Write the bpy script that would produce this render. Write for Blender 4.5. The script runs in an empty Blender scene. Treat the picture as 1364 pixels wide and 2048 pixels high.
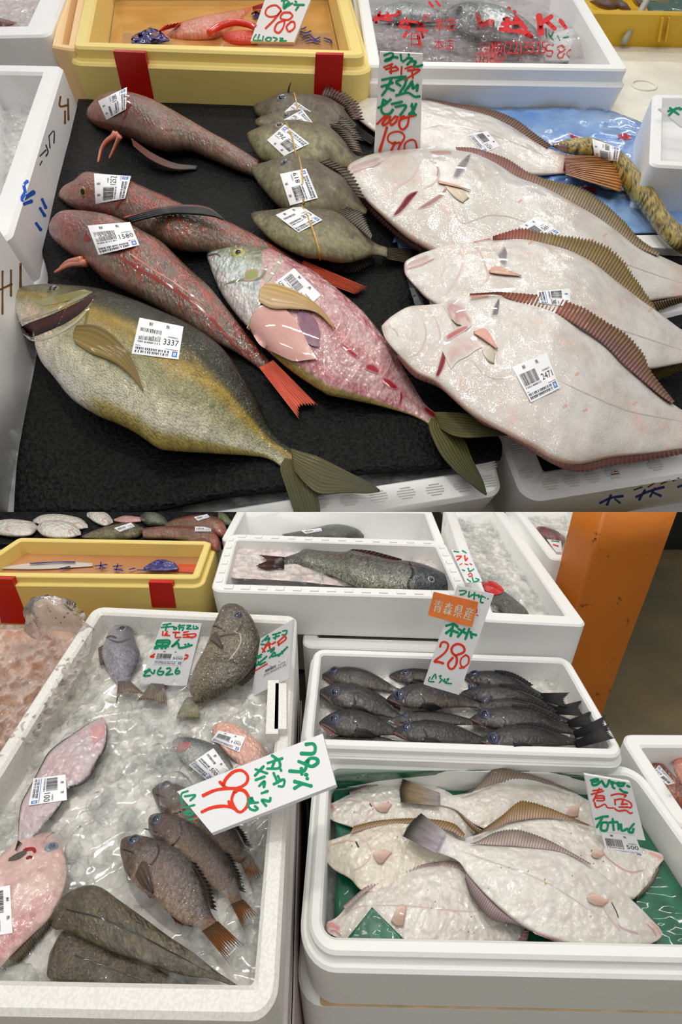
import bpy, bmesh, math, random
import numpy as np
from mathutils import Vector
from mathutils.bvhtree import BVHTree

random.seed(7); RNG = np.random.default_rng(7)
SC = bpy.context.scene
COL = SC.collection

# ------------------------------------------------------------------ camera
F = 900.0                      # focal length in pixels of the 1364 x 2048 frame
PITCH = math.radians(26.5)
FLOOR = 0.0
CAM = np.array([0.0, 0.0, 1.55])
cd = bpy.data.cameras.new('camera'); cam = bpy.data.objects.new('camera', cd); COL.objects.link(cam)
cam.location = CAM; cam.rotation_euler = (math.pi/2 - PITCH, 0, 0)
cd.sensor_fit = 'VERTICAL'; cd.sensor_height = 36.0; cd.sensor_width = 36.0
cd.lens = F*36.0/2048.0; cd.clip_start = 0.02; cd.clip_end = 60
SC.camera = cam

# ------------------------------------------------------------------ light
SC.view_settings.view_transform = 'Standard'; SC.view_settings.look = 'None'
SC.view_settings.gamma = 1.0; SC.view_settings.use_curve_mapping = False
SC.view_settings.exposure = 0.02
W = bpy.data.worlds.new('market_hall'); SC.world = W; W.use_nodes = True
W.node_tree.nodes['Background'].inputs[0].default_value = (0.93, 0.97, 1.0, 1)
W.node_tree.nodes['Background'].inputs[1].default_value = 0.17
def lamp(x, y, z, power, sx, sy, col=(1.0, 0.97, 0.92), aim=None):
    ld = bpy.data.lights.new('ceiling_lamp', 'AREA'); ld.shape = 'RECTANGLE'
    ld.size = sx; ld.size_y = sy; ld.energy = power; ld.color = col
    o = bpy.data.objects.new('ceiling_lamp', ld); COL.objects.link(o); o.location = (x, y, z)
    if aim is not None:
        d = Vector(aim) - Vector((x, y, z)); o.rotation_euler = d.to_track_quat('-Z', 'Y').to_euler()
    return o
# rows of fluorescent fittings under the hall's ceiling, two added far behind the camera
for ly in (-5.2, -3.3, -1.4, -0.4, 0.6, 1.6, 2.6, 3.6, 4.6):
    for lx in (-2.6, -0.9, 0.9, 2.6):
        lamp(lx, ly, 4.9, 5.9 if ly > -2 else 15, 1.2, 0.05)  # the stronger rear pair is there to brighten the box fronts
# two spotlights hung over the stall
lamp(-0.55, 0.95, 3.9, 20, 0.12, 0.22, (1.0, 0.95, 0.88), (0.1, 0.5, 0.95))
lamp(0.6, 2.3, 4.9, 12, 0.14, 0.25, (1.0, 0.96, 0.9), (0.0, 2.2, 1.7))
SC.cycles.use_denoising = True
try: SC.cycles.denoiser = 'OPENIMAGEDENOISE'
except Exception: pass
SC.cycles.max_bounces = 4; SC.cycles.diffuse_bounces = 3; SC.cycles.glossy_bounces = 2; SC.cycles.transmission_bounces = 4; SC.cycles.transparent_max_bounces = 20
SC.cycles.use_adaptive_sampling = True; SC.cycles.adaptive_threshold = 0.12; SC.cycles.adaptive_min_samples = 16
SC.cycles.caustics_refractive = False; SC.cycles.caustics_reflective = False

# ------------------------------------------------------------------ planes of the place
def unit(v): v = np.asarray(v, float); return v/np.linalg.norm(v)
FW = np.array([0, math.cos(PITCH), -math.sin(PITCH)]); UPV = np.array([0, math.sin(PITCH), math.cos(PITCH)])
def rays(xy):
    xy = np.asarray(xy, float)
    return FW + ((xy[..., 0:1]-682)/F)*np.array([1., 0, 0]) + ((1024-xy[..., 1:2])/F)*UPV
class Pl:
    """a plane of the place: o a point on it, n its normal, s its direction away from the viewer"""
    def __init__(s, o, n, sd=None):
        s.o = np.asarray(o, float); s.n = unit(n)
        s.s = unit(sd) if sd is not None else unit(np.cross(s.n, [1, 0, 0]))
        s.r = unit(np.cross(s.s, s.n))
    def at(s, xy, h=0.0):
        d = rays(xy); h = np.asarray(h, float)
        t = ((s.o-CAM)@s.n + h)/(d@s.n)
        return CAM + d*t[..., None]
    def loc(s, P): q = np.asarray(P)-s.o; return np.stack([q@s.r, q@s.s], -1)
    def wld(s, q, h=0.0):
        q = np.asarray(q, float); h = np.broadcast_to(np.asarray(h, float), q.shape[:-1])
        return s.o + q[..., 0:1]*s.r + q[..., 1:2]*s.s + h[..., None]*s.n
def px(P):
    q = np.asarray(P)-CAM; z = q@FW
    return np.stack([682+F*q[..., 0]/z, 1024-F*(q@UPV)/z], -1)
TILT = math.radians(35.0)
U = Pl(CAM+1.3*FW, (0, -math.sin(TILT), math.cos(TILT)), (0, math.cos(TILT), math.sin(TILT)))   # sloping rear display
L = Pl(CAM+np.array([0, 0, -0.6]), (0, 0, 1), (0, 1, 0))                                        # level front stall
def hfor(P, x, y, h, y2):
    """height at which the point straight below (x,y,h) is seen at image row y2"""
    p = P.at(np.array([x, y]), h); lo, hi = -3.0, h
    for _ in range(50):
        m = (lo+hi)/2
        if px(p+P.n*(m-h))[1] > y2: lo = m
        else: hi = m
    return (lo+hi)/2

# ------------------------------------------------------------------ small maths
def lin(c):
    c = np.asarray(c, float)/255.0
    return np.where(c <= 0.04045, c/12.92, ((c+0.055)/1.055)**2.4)
def mix(a, b, t): t = np.asarray(t)[..., None]; return np.asarray(a, float)*(1-t)+np.asarray(b, float)*t
def ss(a, b, x): t = np.clip((np.asarray(x, float)-a)/(b-a), 0, 1); return t*t*(3-2*t)
def gau(x, c, w): return np.exp(-((np.asarray(x)-c)/w)**2)
def _h(i, j, s):
    n = (i*374761393 + j*668265263 + s*974711) & 0x7fffffff
    n = ((n ^ (n >> 13))*1274126177) & 0x7fffffff
    return ((n ^ (n >> 16)) & 0xffff)/65535.0
def vn(x, y, s=0):
    x = np.asarray(x, float); y = np.asarray(y, float)
    i = np.floor(x).astype(np.int64); j = np.floor(y).astype(np.int64); a = x-i; b = y-j
    a = a*a*(3-2*a); b = b*b*(3-2*b)
    return (_h(i, j, s)*(1-a)+_h(i+1, j, s)*a)*(1-b) + (_h(i, j+1, s)*(1-a)+_h(i+1, j+1, s)*a)*b
def fbm(x, y, s=0, o=4):
    r = 0; w = 0.5; t = 0
    for k in range(o): r = r+w*vn(x*2**k, y*2**k, s+k*17); t += w; w *= 0.5
    return r/t
def dense(pts, k=14):
    p = np.asarray(pts, float)
    if len(p) < 3:
        t = np.linspace(0, 1, k)[:, None]; return p[0]*(1-t)+p[-1]*t
    e = np.vstack([2*p[0]-p[1], p, 2*p[-1]-p[-2]]); out = []
    t = np.linspace(0, 1, k, endpoint=False)[:, None]
    for i in range(1, len(e)-2):
        a, b, c, d = e[i-1], e[i], e[i+1], e[i+2]
        out.append(0.5*((2*b)+(-a+c)*t+(2*a-5*b+4*c-d)*t*t+(-a+3*b-3*c+d)*t**3))
    out.append(p[-1:]); return np.vstack(out)
def rs(pts, n, smooth=True):
    d = dense(pts) if smooth else np.asarray(pts, float)
    l = np.concatenate([[0], np.cumsum(np.linalg.norm(np.diff(d, axis=0), axis=1))])
    q = np.linspace(0, l[-1], n)
    return np.stack([np.interp(q, l, d[:, k]) for k in range(d.shape[1])], -1)

# ------------------------------------------------------------------ mesh objects
def wloc(o):
    v = Vector((0, 0, 0))
    while o is not None: v = v+o.location; o = o.parent
    return np.array(v)
def mk(name, V, Fc, mat, parent=None, smooth=True, cols=None, uv=None, mi=None):
    V = np.asarray(V, float)
    if parent is None:
        org = np.array([V[:, 0].mean(), V[:, 1].mean(), V[:, 2].min()])
    else: org = wloc(parent)
    me = bpy.data.meshes.new(name)
    me.from_pydata((V-org).tolist(), [], Fc if isinstance(Fc, list) else Fc.tolist())
    for m in (mat if isinstance(mat, (list, tuple)) else [mat]): me.materials.append(m)
    if mi is not None: me.polygons.foreach_set('material_index', np.asarray(mi, np.int32))
    if smooth: me.polygons.foreach_set('use_smooth', np.ones(len(me.polygons), bool))
    if cols is not None:
        at = me.color_attributes.new('Col', 'FLOAT_COLOR', 'POINT')
        c = np.ones((len(V), 4)); c[:, :3] = lin(np.clip(cols, 0, 255)); at.data.foreach_set('color', c.ravel())
    if uv is not None:
        ul = me.uv_layers.new(name='UVMap'); li = np.zeros(len(me.loops), np.int32)
        me.loops.foreach_get('vertex_index', li); ul.data.foreach_set('uv', np.asarray(uv, float)[li].ravel())
    me.update()
    o = bpy.data.objects.new(name, me); COL.objects.link(o)
    if parent is None: o.location = org
    else: o.parent = parent
    return o
def root(name, loc, label, cat, group=None):
    o = bpy.data.objects.new(name, None); o.empty_display_size = 0.05; COL.objects.link(o); o.location = loc
    return tag(o, label, cat, group)
def tag(o, label, cat, group=None, kind=None):
    o['label'] = label; o['category'] = cat
    if group: o['group'] = group
    if kind: o['kind'] = kind
    return o
def struct(o, label=None):
    o['kind'] = 'structure'
    if label: o['label'] = label
    return o
def grid_faces(n, m, off=0, wrap=False):
    i, j = np.meshgrid(np.arange(n-1), np.arange(m if wrap else m-1), indexing='ij')
    j2 = (j+1) % m
    return np.stack([i*m+j, (i+1)*m+j, (i+1)*m+j2, i*m+j2], -1).reshape(-1, 4)+off

# ------------------------------------------------------------------ materials
MATS = {}
def nm(name):
    m = bpy.data.materials.new(name); m.use_nodes = True; MATS[name] = m
    nt = m.node_tree; return m, nt, nt.nodes['Principled BSDF'], nt.nodes, nt.links
def setp(b, **k):
    for a, v in k.items(): b.inputs[a.replace('_', ' ')].default_value = v
def lc(c): return tuple(lin(c))+(1.0,)
def texc(N, Lk, scale, kind='Object'):
    t = N.new('ShaderNodeTexCoord'); mp = N.new('ShaderNodeMapping'); mp.inputs['Scale'].default_value = (scale,)*3
    Lk.new(t.outputs[kind], mp.inputs[0]); return mp.outputs[0]
def bump(N, Lk, b, src, strength, dist=0.002, chain=None):
    bp = N.new('ShaderNodeBump'); bp.inputs['Strength'].default_value = strength; bp.inputs['Distance'].default_value = dist
    Lk.new(src, bp.inputs['Height'])
    if chain is not None: Lk.new(chain, bp.inputs['Normal'])
    Lk.new(bp.outputs[0], b.inputs['Normal']); return bp.outputs[0]
def mixc(N, Lk, a, b, fac, mode='MIX'):
    mx = N.new('ShaderNodeMix'); mx.data_type = 'RGBA'; mx.blend_type = mode
    for s, v in ((6, a), (7, b)):
        if isinstance(v, tuple): mx.inputs[s].default_value = v
        else: Lk.new(v, mx.inputs[s])
    if isinstance(fac, (int, float)): mx.inputs[0].default_value = fac
    else: Lk.new(fac, mx.inputs[0])
    return mx.outputs[2]
def ramp(N, Lk, src, p0, p1, c0=(0, 0, 0, 1), c1=(1, 1, 1, 1)):
    r = N.new('ShaderNodeValToRGB'); r.color_ramp.elements[0].position = p0; r.color_ramp.elements[1].position = p1
    r.color_ramp.elements[0].color = c0; r.color_ramp.elements[1].color = c1
    Lk.new(src, r.inputs[0]); return r.outputs[0]
def fishmat(name, sc=60, scamt=0.12, bs=0.25, rough=0.36, coat=0.9, nz=9, nzs=0.35, metal=0.0, stretch=1.0, sz=0.2, mott=0.18, crough=0.1, cior=1.5):
    """wet fish skin: painted pigment, blotched and scaled; sz = half width of the fish in metres"""
    m, nt, b, N, Lk = nm(name)
    at = N.new('ShaderNodeAttribute'); at.attribute_name = 'Col'
    uvn = N.new('ShaderNodeTexCoord'); mp = N.new('ShaderNodeMapping'); mp.inputs['Scale'].default_value = (sc, sc*stretch, 1)
    Lk.new(uvn.outputs['UV'], mp.inputs[0])
    v = N.new('ShaderNodeTexVoronoi'); v.voronoi_dimensions = '2D'; v.inputs['Scale'].default_value = 1.0; Lk.new(mp.outputs[0], v.inputs['Vector'])
    dk = ramp(N, Lk, v.outputs[0], 0.15, 0.75, (1+scamt*0.6,)*3+(1,), (1-scamt,)*3+(1,))
    c = mixc(N, Lk, at.outputs[0], dk, 1.0, 'MULTIPLY')
    n3 = N.new('ShaderNodeTexNoise'); n3.noise_dimensions = '2D'; n3.inputs['Scale'].default_value = 7.0; n3.inputs['Detail'].default_value = 4; n3.inputs['Roughness'].default_value = 0.65
    Lk.new(uvn.outputs['UV'], n3.inputs['Vector'])
    mo = ramp(N, Lk, n3.outputs[0], 0.3, 0.68, (1-mott,)*3+(1,), (1+mott*0.7,)*3+(1,))
    Lk.new(mixc(N, Lk, c, mo, 1.0, 'MULTIPLY'), b.inputs['Base Color'])
    n = N.new('ShaderNodeTexNoise'); n.noise_dimensions = '2D'; n.inputs['Scale'].default_value = nz*0.7; n.inputs['Detail'].default_value = 1.5; n.inputs['Roughness'].default_value = 0.45
    Lk.new(uvn.outputs['UV'], n.inputs['Vector'])
    b1 = bump(N, Lk, b, v.outputs[0], bs, sz*0.02)
    b2 = bump(N, Lk, b, n.outputs[0], nzs, sz*0.12, b1)
    setp(b, Roughness=rough, Coat_Weight=coat, Coat_Roughness=crough, Metallic=metal, Coat_IOR=cior)
    b.inputs['Specular IOR Level'].default_value = 0.15
    if coat > 0: Lk.new(b2, b.inputs['Coat Normal'])
    return m
def plainmat(name, c, rough=0.5, coat=0.0, nb=0.0, nsc=40, var=0.0, trans=0.0, metal=0.0, kind='Object', dist=0.002):
    m, nt, b, N, Lk = nm(name); setp(b, Base_Color=lc(c), Roughness=rough, Coat_Weight=coat, Metallic=metal, Transmission_Weight=trans)
    if nb or var:
        n = N.new('ShaderNodeTexNoise'); n.inputs['Detail'].default_value = 3; n.inputs['Scale'].default_value = nsc
        Lk.new(texc(N, Lk, 1.0, kind), n.inputs[0])
        if var:
            r = ramp(N, Lk, n.outputs[0], 0.3, 0.7, tuple(lin(np.array(c)*(1-var)))+(1,), lc(np.minimum(255, np.array(c)*(1+var))))
            Lk.new(r, b.inputs['Base Color'])
        if nb: bump(N, Lk, b, n.outputs[0], nb, dist)
    return m
def attrmat(name, rough=0.5, coat=0.0, nb=0.0, nsc=60):
    m, nt, b, N, Lk = nm(name); at = N.new('ShaderNodeAttribute'); at.attribute_name = 'Col'
    Lk.new(at.outputs[0], b.inputs['Base Color']); setp(b, Roughness=rough, Coat_Weight=coat); b.inputs['Specular IOR Level'].default_value = 0.25
    if nb:
        n = N.new('ShaderNodeTexNoise'); n.inputs['Scale'].default_value = nsc; n.inputs['Detail'].default_value = 4
        Lk.new(texc(N, Lk, 1.0), n.inputs[0]); bump(N, Lk, b, n.outputs[0], nb, 0.002)
    return m
def foammat(name, c, bead=170, bs=0.25, dirt=0.12, dc=(190, 178, 150), rough=0.55):
    """moulded foam: beads pressed together, a little staining"""
    m, nt, b, N, Lk = nm(name); co = texc(N, Lk, 1.0)
    n = N.new('ShaderNodeTexNoise'); n.inputs['Scale'].default_value = 9; n.inputs['Detail'].default_value = 3; Lk.new(co, n.inputs[0])
    f = ramp(N, Lk, n.outputs[0], 0.56, 0.8, (0, 0, 0, 1), (dirt, dirt, dirt, 1))
    c1 = mixc(N, Lk, lc(c), lc(dc), f)
    if bs > 0.2:
        v = N.new('ShaderNodeTexVoronoi'); v.inputs['Scale'].default_value = bead; Lk.new(co, v.inputs[0])
        e = ramp(N, Lk, v.outputs[0], 0.35, 0.75, (1, 1, 1, 1), (0.84, 0.84, 0.83, 1)); c1 = mixc(N, Lk, c1, e, min(1.0, bs*2), 'MULTIPLY')
        bump(N, Lk, b, v.outputs[0], -bs, 0.0012)
    else:
        n2 = N.new('ShaderNodeTexNoise'); n2.inputs['Scale'].default_value = bead; n2.inputs['Detail'].default_value = 0; Lk.new(co, n2.inputs[0]); bump(N, Lk, b, n2.outputs[0], bs, 0.0015)
    Lk.new(c1, b.inputs['Base Color']); setp(b, Roughness=rough)
    return m
M_FOAM = foammat('white_foam', (240, 240, 238), 260, 0.12)
M_FOAMU = foammat('white_foam_fine', (240, 240, 240), 120, 0.1)
M_BEAD = foammat('beaded_white_foam', (238, 236, 230), 400, 0.35, 0.3)
M_YEL = foammat('yellow_foam', (238, 214, 128), 150, 0.05, 0.05, (200, 160, 70))
M_ORG = foammat('orange_lit_foam', (244, 205, 150), 150, 0.05, 0.1, (230, 150, 80))  # orange light from the yellow bin, put into the foam colour
M_RED = plainmat('red_tape', (196, 22, 14), 0.35, 0.3)
M_ATTR = attrmat('painted', 0.45)
M_INK = attrmat('ink', 0.6)
M_WETC = attrmat('wet_flesh', 0.25, 0.9, 0.5, 70)
M_FIN = attrmat('fin_membrane', 0.5, 0.15, 0.1, 90)
M_EYE = attrmat('eye', 0.08, 1.0)
M_PAPER = plainmat('label_paper', (243, 243, 246), 0.35, 0.25)
M_BOARD = plainmat('foam_board', (236, 236, 238), 0.5, 0, 0.12, 250)
M_STEEL = plainmat('galvanised_steel', (150, 150, 150), 0.4, 0, 0, 40, 0, 0, 0.8)
def matmat():
    m, nt, b, N, Lk = nm('black_rubber_mat'); co = texc(N, Lk, 1.0)
    n = N.new('ShaderNodeTexNoise'); n.inputs['Scale'].default_value = 75; n.inputs['Detail'].default_value = 2; Lk.new(co, n.inputs[0])
    Lk.new(ramp(N, Lk, n.outputs[0], 0.35, 0.8, lc((6, 6, 7)), lc((32, 33, 34))), b.inputs['Base Color'])
    setp(b, Roughness=0.6); b.inputs['Specular IOR Level'].default_value = 0.15; bump(N, Lk, b, n.outputs[0], 0.9, 0.012); return m
M_MAT = matmat()
def icemat():
    """melting ice: mostly see-through, glossy skin, a little cloudy"""
    m, nt, b, N, Lk = nm('clear_ice'); out = N['Material Output']; co = texc(N, Lk, 1.0)
    n = N.new('ShaderNodeTexNoise'); n.inputs['Scale'].default_value = 45; n.inputs['Detail'].default_value = 1.5; Lk.new(co, n.inputs[0])
    bp = bump(N, Lk, b, n.outputs[0], 0.6, 0.006)
    setp(b, Base_Color=lc((246, 246, 244)), Roughness=0.12, IOR=1.31)
    tr = N.new('ShaderNodeBsdfTransparent'); tr.inputs[0].default_value = (0.985, 0.99, 0.99, 1)
    gl = N.new('ShaderNodeBsdfGlossy'); gl.inputs['Roughness'].default_value = 0.06; Lk.new(bp, gl.inputs['Normal'])
    fr = N.new('ShaderNodeFresnel'); fr.inputs[0].default_value = 1.45; Lk.new(bp, fr.inputs['Normal'])
    m1 = N.new('ShaderNodeMixShader'); f2 = ramp(N, Lk, n.outputs[0], 0.35, 0.75, (0.02,)*3+(1,), (0.2,)*3+(1,)); Lk.new(f2, m1.inputs[0])
    tl = N.new('ShaderNodeBsdfTranslucent'); tl.inputs[0].default_value = (0.95, 0.96, 0.96, 1); m3 = N.new('ShaderNodeMixShader'); m3.inputs[0].default_value = 0.55; Lk.new(b.outputs[0], m3.inputs[1]); Lk.new(tl.outputs[0], m3.inputs[2])
    Lk.new(tr.outputs[0], m1.inputs[1]); Lk.new(m3.outputs[0], m1.inputs[2])
    geo = N.new('ShaderNodeNewGeometry'); k1 = N.new('ShaderNodeMath'); k1.operation = 'MULTIPLY_ADD'; k1.inputs[1].default_value = -0.95; k1.inputs[2].default_value = 0.95; Lk.new(geo.outputs['Backfacing'], k1.inputs[0])
    k2 = N.new('ShaderNodeMath'); k2.operation = 'MULTIPLY'; Lk.new(k1.outputs[0], k2.inputs[0]); Lk.new(fr.outputs[0], k2.inputs[1])
    m2 = N.new('ShaderNodeMixShader'); Lk.new(k2.outputs[0], m2.inputs[0]); Lk.new(m1.outputs[0], m2.inputs[1]); Lk.new(gl.outputs[0], m2.inputs[2])
    Lk.new(m2.outputs[0], out.inputs[0]); return m
M_ICE = icemat()
def bedmat(name, c0, c1, sc=55):
    m, nt, b, N, Lk = nm(name); co = texc(N, Lk, 1.0)
    v = N.new('ShaderNodeTexVoronoi'); v.inputs['Scale'].default_value = sc; Lk.new(co, v.inputs[0])
    n = N.new('ShaderNodeTexNoise'); n.inputs['Scale'].default_value = sc*0.7; n.inputs['Detail'].default_value = 2.5; Lk.new(co, n.inputs[0])
    Lk.new(ramp(N, Lk, n.outputs[0], 0.3, 0.7, lc(c0), lc(c1)), b.inputs['Base Color'])
    bb = bump(N, Lk, b, v.outputs[0], 0.7, 0.012); bump(N, Lk, b, n.outputs[0], 0.6, 0.008, bb)
    setp(b, Roughness=0.3, Coat_Weight=1.0, Coat_Roughness=0.04, Coat_IOR=1.6); return m
M_BED = bedmat('crushed_ice', (196, 192, 184), (240, 237, 230))
M_BEDU = bedmat('crushed_ice_rear', (196, 190, 190), (238, 234, 234), 26)
def filmmat(name, tint=(1, 1, 1), op=0.12, rough=0.12, bsc=12.0):
    """clear plastic film"""
    m, nt, b, N, Lk = nm(name); out = N['Material Output']
    tr = N.new('ShaderNodeBsdfTransparent'); tr.inputs[0].default_value = tuple(lin(np.array(tint)*255))+(1,) if max(tint) <= 1 else lc(tint)
    setp(b, Base_Color=(0.9, 0.9, 0.9, 1), Roughness=rough, Coat_Weight=0.0)
    nz = N.new('ShaderNodeTexNoise'); nz.inputs['Scale'].default_value = bsc; nz.inputs['Detail'].default_value = 3; Lk.new(texc(N, Lk, 1.0), nz.inputs[0]); bb = bump(N, Lk, b, nz.outputs[0], 0.5, 0.35/bsc); Lk.new(bb, b.inputs['Coat Normal'])
    mx = N.new('ShaderNodeMixShader'); lw = N.new('ShaderNodeFresnel'); lw.inputs[0].default_value = 1.45; m0 = N.new('ShaderNodeMixShader'); m0.inputs[0].default_value = op
    gl = N.new('ShaderNodeBsdfGlossy'); gl.inputs['Roughness'].default_value = rough; Lk.new(bb, gl.inputs['Normal']); Lk.new(bb, lw.inputs['Normal'])
    ma = N.new('ShaderNodeMath'); ma.operation = 'MULTIPLY_ADD'; ma.inputs[1].default_value = 0.75; ma.inputs[2].default_value = 0.02
    Lk.new(lw.outputs[0], ma.inputs[0]); Lk.new(ma.outputs[0], mx.inputs[0])
    Lk.new(tr.outputs[0], m0.inputs[1]); Lk.new(b.outputs[0], m0.inputs[2]); Lk.new(m0.outputs[0], mx.inputs[1]); Lk.new(gl.outputs[0], mx.inputs[2]); Lk.new(mx.outputs[0], out.inputs[0]); return m
M_FILM = filmmat('clear_film', (1, 1, 1), 0.05, 0.08)
M_FILMG = filmmat('grey_film', (0.86, 0.88, 0.9), 0.2)
M_FILMP = filmmat('pink_stained_film', (0.99, 0.94, 0.9), 0.3, 0.1, 60.0)

# ------------------------------------------------------------------ builders
def rounded(Q, d, r, K=5):
    """corner points of the quad Q (n,2 anticlockwise), moved inwards by d, corners rounded"""
    Q = np.asarray(Q, float); out = []
    n = len(Q); lines = []
    for i in range(n):
        a, b = Q[i], Q[(i+1) % n]; t = unit(b-a); nn = np.array([-t[1], t[0]]); lines.append((a+nn*d, t))
    P = []
    for i in range(n):
        (a, t), (b, u) = lines[i-1], lines[i]
        s = np.linalg.solve(np.array([t, -u]).T, b-a); P.append(a+t*s[0])
    for i in range(n):
        p, t, u = P[i], lines[i-1][1], lines[i][1]
        ang = math.acos(np.clip(t@u, -1, 1)); tl = r*math.tan(ang/2)
        a, b = p-t*tl, p+u*tl
        c = a+np.array([-t[1], t[0]])*r
        a0 = math.atan2(*(a-c)[::-1])
        for k in range(K+1):
            th = a0+ang*k/K; out.append(c+r*np.array([math.cos(th), math.sin(th)]))
    return np.array(out)
def openbox(name, P, quad, h, height, t, depth, mat, label=None, cat='foam box', group=None, r=0.03, ledge=None, taper=0.012, K=5, bev=0.003, parent=None, zcut=None):
    """foam box: quad = outer rim corners in the photograph (front left, front right, back right, back left), h rim height"""
    Q = P.loc(P.at(np.array(quad, float), h))
    b = bev
    if ledge:
        lo, ld = ledge          # the lower outer step: how far out, how far down
        prof = [(taper-lo, -height), (-lo, -ld-b), (-lo+b, -ld), (-b, -ld), (0, -ld+b), (0, -b), (b, 0)]
    else:
        prof = [(taper, -height), (0, -b), (b, 0)]
    prof += [(t-b, 0), (t, -b), (t+taper, -depth+b), (t+taper+b, -depth)]
    V = []; n = 4*(K+1)
    for d, z in prof: V.append(P.wld(rounded(Q, d, max(r-d, 0.004), K), h+z))
    V = np.vstack(V); Fc = grid_faces(len(prof), n, 0, True).tolist()
    Fc.append(list(range(n))[::1]); Fc.append(list(range((len(prof)-1)*n, len(prof)*n))[::-1])
    o = mk(name, V, Fc, mat, parent, smooth=False)
    sharp(o, 35)
    if label: tag(o, label, cat, group)
    fl, fr = P.wld(Q[0], h), P.wld(Q[1], h)
    fp = Pl(fl, np.cross(fr-fl, P.n))
    o_front[o.name] = fp
    return o
o_front = {}
def sharp(o, ang=35):
    me = o.data; me.polygons.foreach_set('use_smooth', np.ones(len(me.polygons), bool))
    bm = bmesh.new(); bm.from_mesh(me); a = math.radians(ang)
    for e in bm.edges:
        if len(e.link_faces) == 2 and e.calc_face_angle(0) > a: e.smooth = False
    bmesh.ops.recalc_face_normals(bm, faces=bm.faces); bm.to_mesh(me); bm.free(); me.update()
def slab(name, P, Q2, h0, h1, mat, parent=None, r=0.01, K=3, bev=0.002):
    """solid slab with rounded corners; Q2 corners already in the plane's own metres"""
    Q2 = np.asarray(Q2, float); n = 4*(K+1)
    prof = [(bev, h0), (0, h0+bev), (0, h1-bev), (bev, h1)]
    V = np.vstack([P.wld(rounded(Q2, d, max(r-d, 0.002), K), z) for d, z in prof])
    Fc = grid_faces(4, n, 0, True).tolist()+[list(range(n)), list(range(3*n, 4*n))[::-1]]
    o = mk(name, V, Fc, mat, parent, smooth=False); sharp(o); return o
def coons(top, right, bottom, left, n, m):
    """px grid (n rows x m columns) spanned by four border lines (top and bottom left->right, sides top->bottom)"""
    T, B = rs(top, m), rs(bottom, m); Lf, R = rs(left, n), rs(right, n)
    s = np.linspace(0, 1, m)[None, :, None]; t = np.linspace(0, 1, n)[:, None, None]
    bl = (1-s)*(1-t)*T[0]+s*(1-t)*T[-1]+(1-s)*t*B[0]+s*t*B[-1]
    return (1-t)*T[None]+t*B[None]+(1-s)*Lf[:, None]+s*R[:, None]-bl
def sheet(name, P, G, h, mat, parent=None, thick=0.0, cols=None, uv=None):
    """cloth, film or mat: px grid G laid on plane P at height h (array n x m)"""
    n, m = G.shape[:2]; h = np.broadcast_to(np.asarray(h, float), (n, m))
    A = P.at(G, h).reshape(-1, 3); Fc = grid_faces(n, m)
    if thick:
        V = np.vstack([A, A-P.n*thick]); Fb = Fc[:, ::-1]+n*m
        bd = list(range(m))+[i*m+m-1 for i in range(1, n)]+[(n-1)*m+j for j in range(m-2, -1, -1)]+[i*m for i in range(n-2, 0, -1)]
        side = [[bd[i], bd[(i+1) % len(bd)], bd[(i+1) % len(bd)]+n*m, bd[i]+n*m] for i in range(len(bd))]
        Fc = np.vstack([Fc, Fb, np.array(side)])
        if cols is not None: cols = np.vstack([cols, cols])
    else: V = A
    return mk(name, V, Fc, mat, parent, cols=cols)
class Fish: pass
def fish(name, label, P, top, bot, colf, mat, k=0.5, base=0.0, N=110, M=20, rest=1.0, tf=None, cat='fish', group=None, disp=None):
    Tp, Bt = rs(top, N), rs(bot, N); u = np.linspace(0, 1, N)
    base = np.interp(u, np.linspace(0, 1, len(base)), base) if isinstance(base, (list, tuple)) else np.full(N, float(base))
    kk = k*(tf(u) if tf else np.ones(N)); hc = base.copy()
    for _ in range(4):
        A, B = P.at(Tp, hc), P.at(Bt, hc); D = np.linalg.norm(A-B, axis=1)+1e-6
        a = (A-B)/D[:, None]; C = (A+B)/2; ry = C-CAM; ry /= np.linalg.norm(ry, axis=1)[:, None]
        ra, rn = (ry*a).sum(1), ry@P.n
        w = D/2/np.sqrt(1+kk**2*(ra/rn)**2); T = kk*w; hc = base+T*rest
    ph = np.pi*np.arange(2*M)/M; cs, sn = np.cos(ph), np.sin(ph); sb = np.where(sn < 0, sn*rest, sn)
    v = (1-cs)/2
    Tm = T[:, None]*sb[None]
    uu, vv = np.meshgrid(u, v, indexing='ij')
    ln = np.concatenate([[0], np.cumsum(np.linalg.norm(np.diff(C, axis=0), axis=1))]); W0 = w.max()
    xs = np.broadcast_to((ln/W0)[:, None], uu.shape); ys = (vv-0.5)*2*(w/W0)[:, None]
    if disp is not None: Tm = Tm+np.where(sn[None] > 0, disp(uu, vv, xs, ys)*W0*np.abs(sn)[None], 0)
    V = C[:, None]+a[:, None]*(w[:, None]*cs[None])[..., None]+P.n*Tm[..., None]
    V = V.reshape(-1, 3); Fc = grid_faces(N, 2*M, 0, True).tolist()
    Fc += [list(range(2*M)), list(range((N-1)*2*M, N*2*M))[::-1]]
    cols = colf(uu, vv, xs, ys).reshape(-1, 3)
    f = Fish(); f.P = P; f.len = ln[-1]; f.W0 = W0
    c0 = C[N//2]-P.n*(hc[N//2]-base[N//2])
    f.o = root(name, c0, label, cat, group)
    f.body = mk('body', V, Fc, mat, f.o, cols=cols, uv=np.stack([xs.ravel(), ys.ravel()], -1))
    f.bvh = BVHTree.FromPolygons(V.tolist(), Fc); f.hc = hc; f.base = base
    f.hm = float(hc[N//2]); f.ht = float(hc[-1])
    return f
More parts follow.
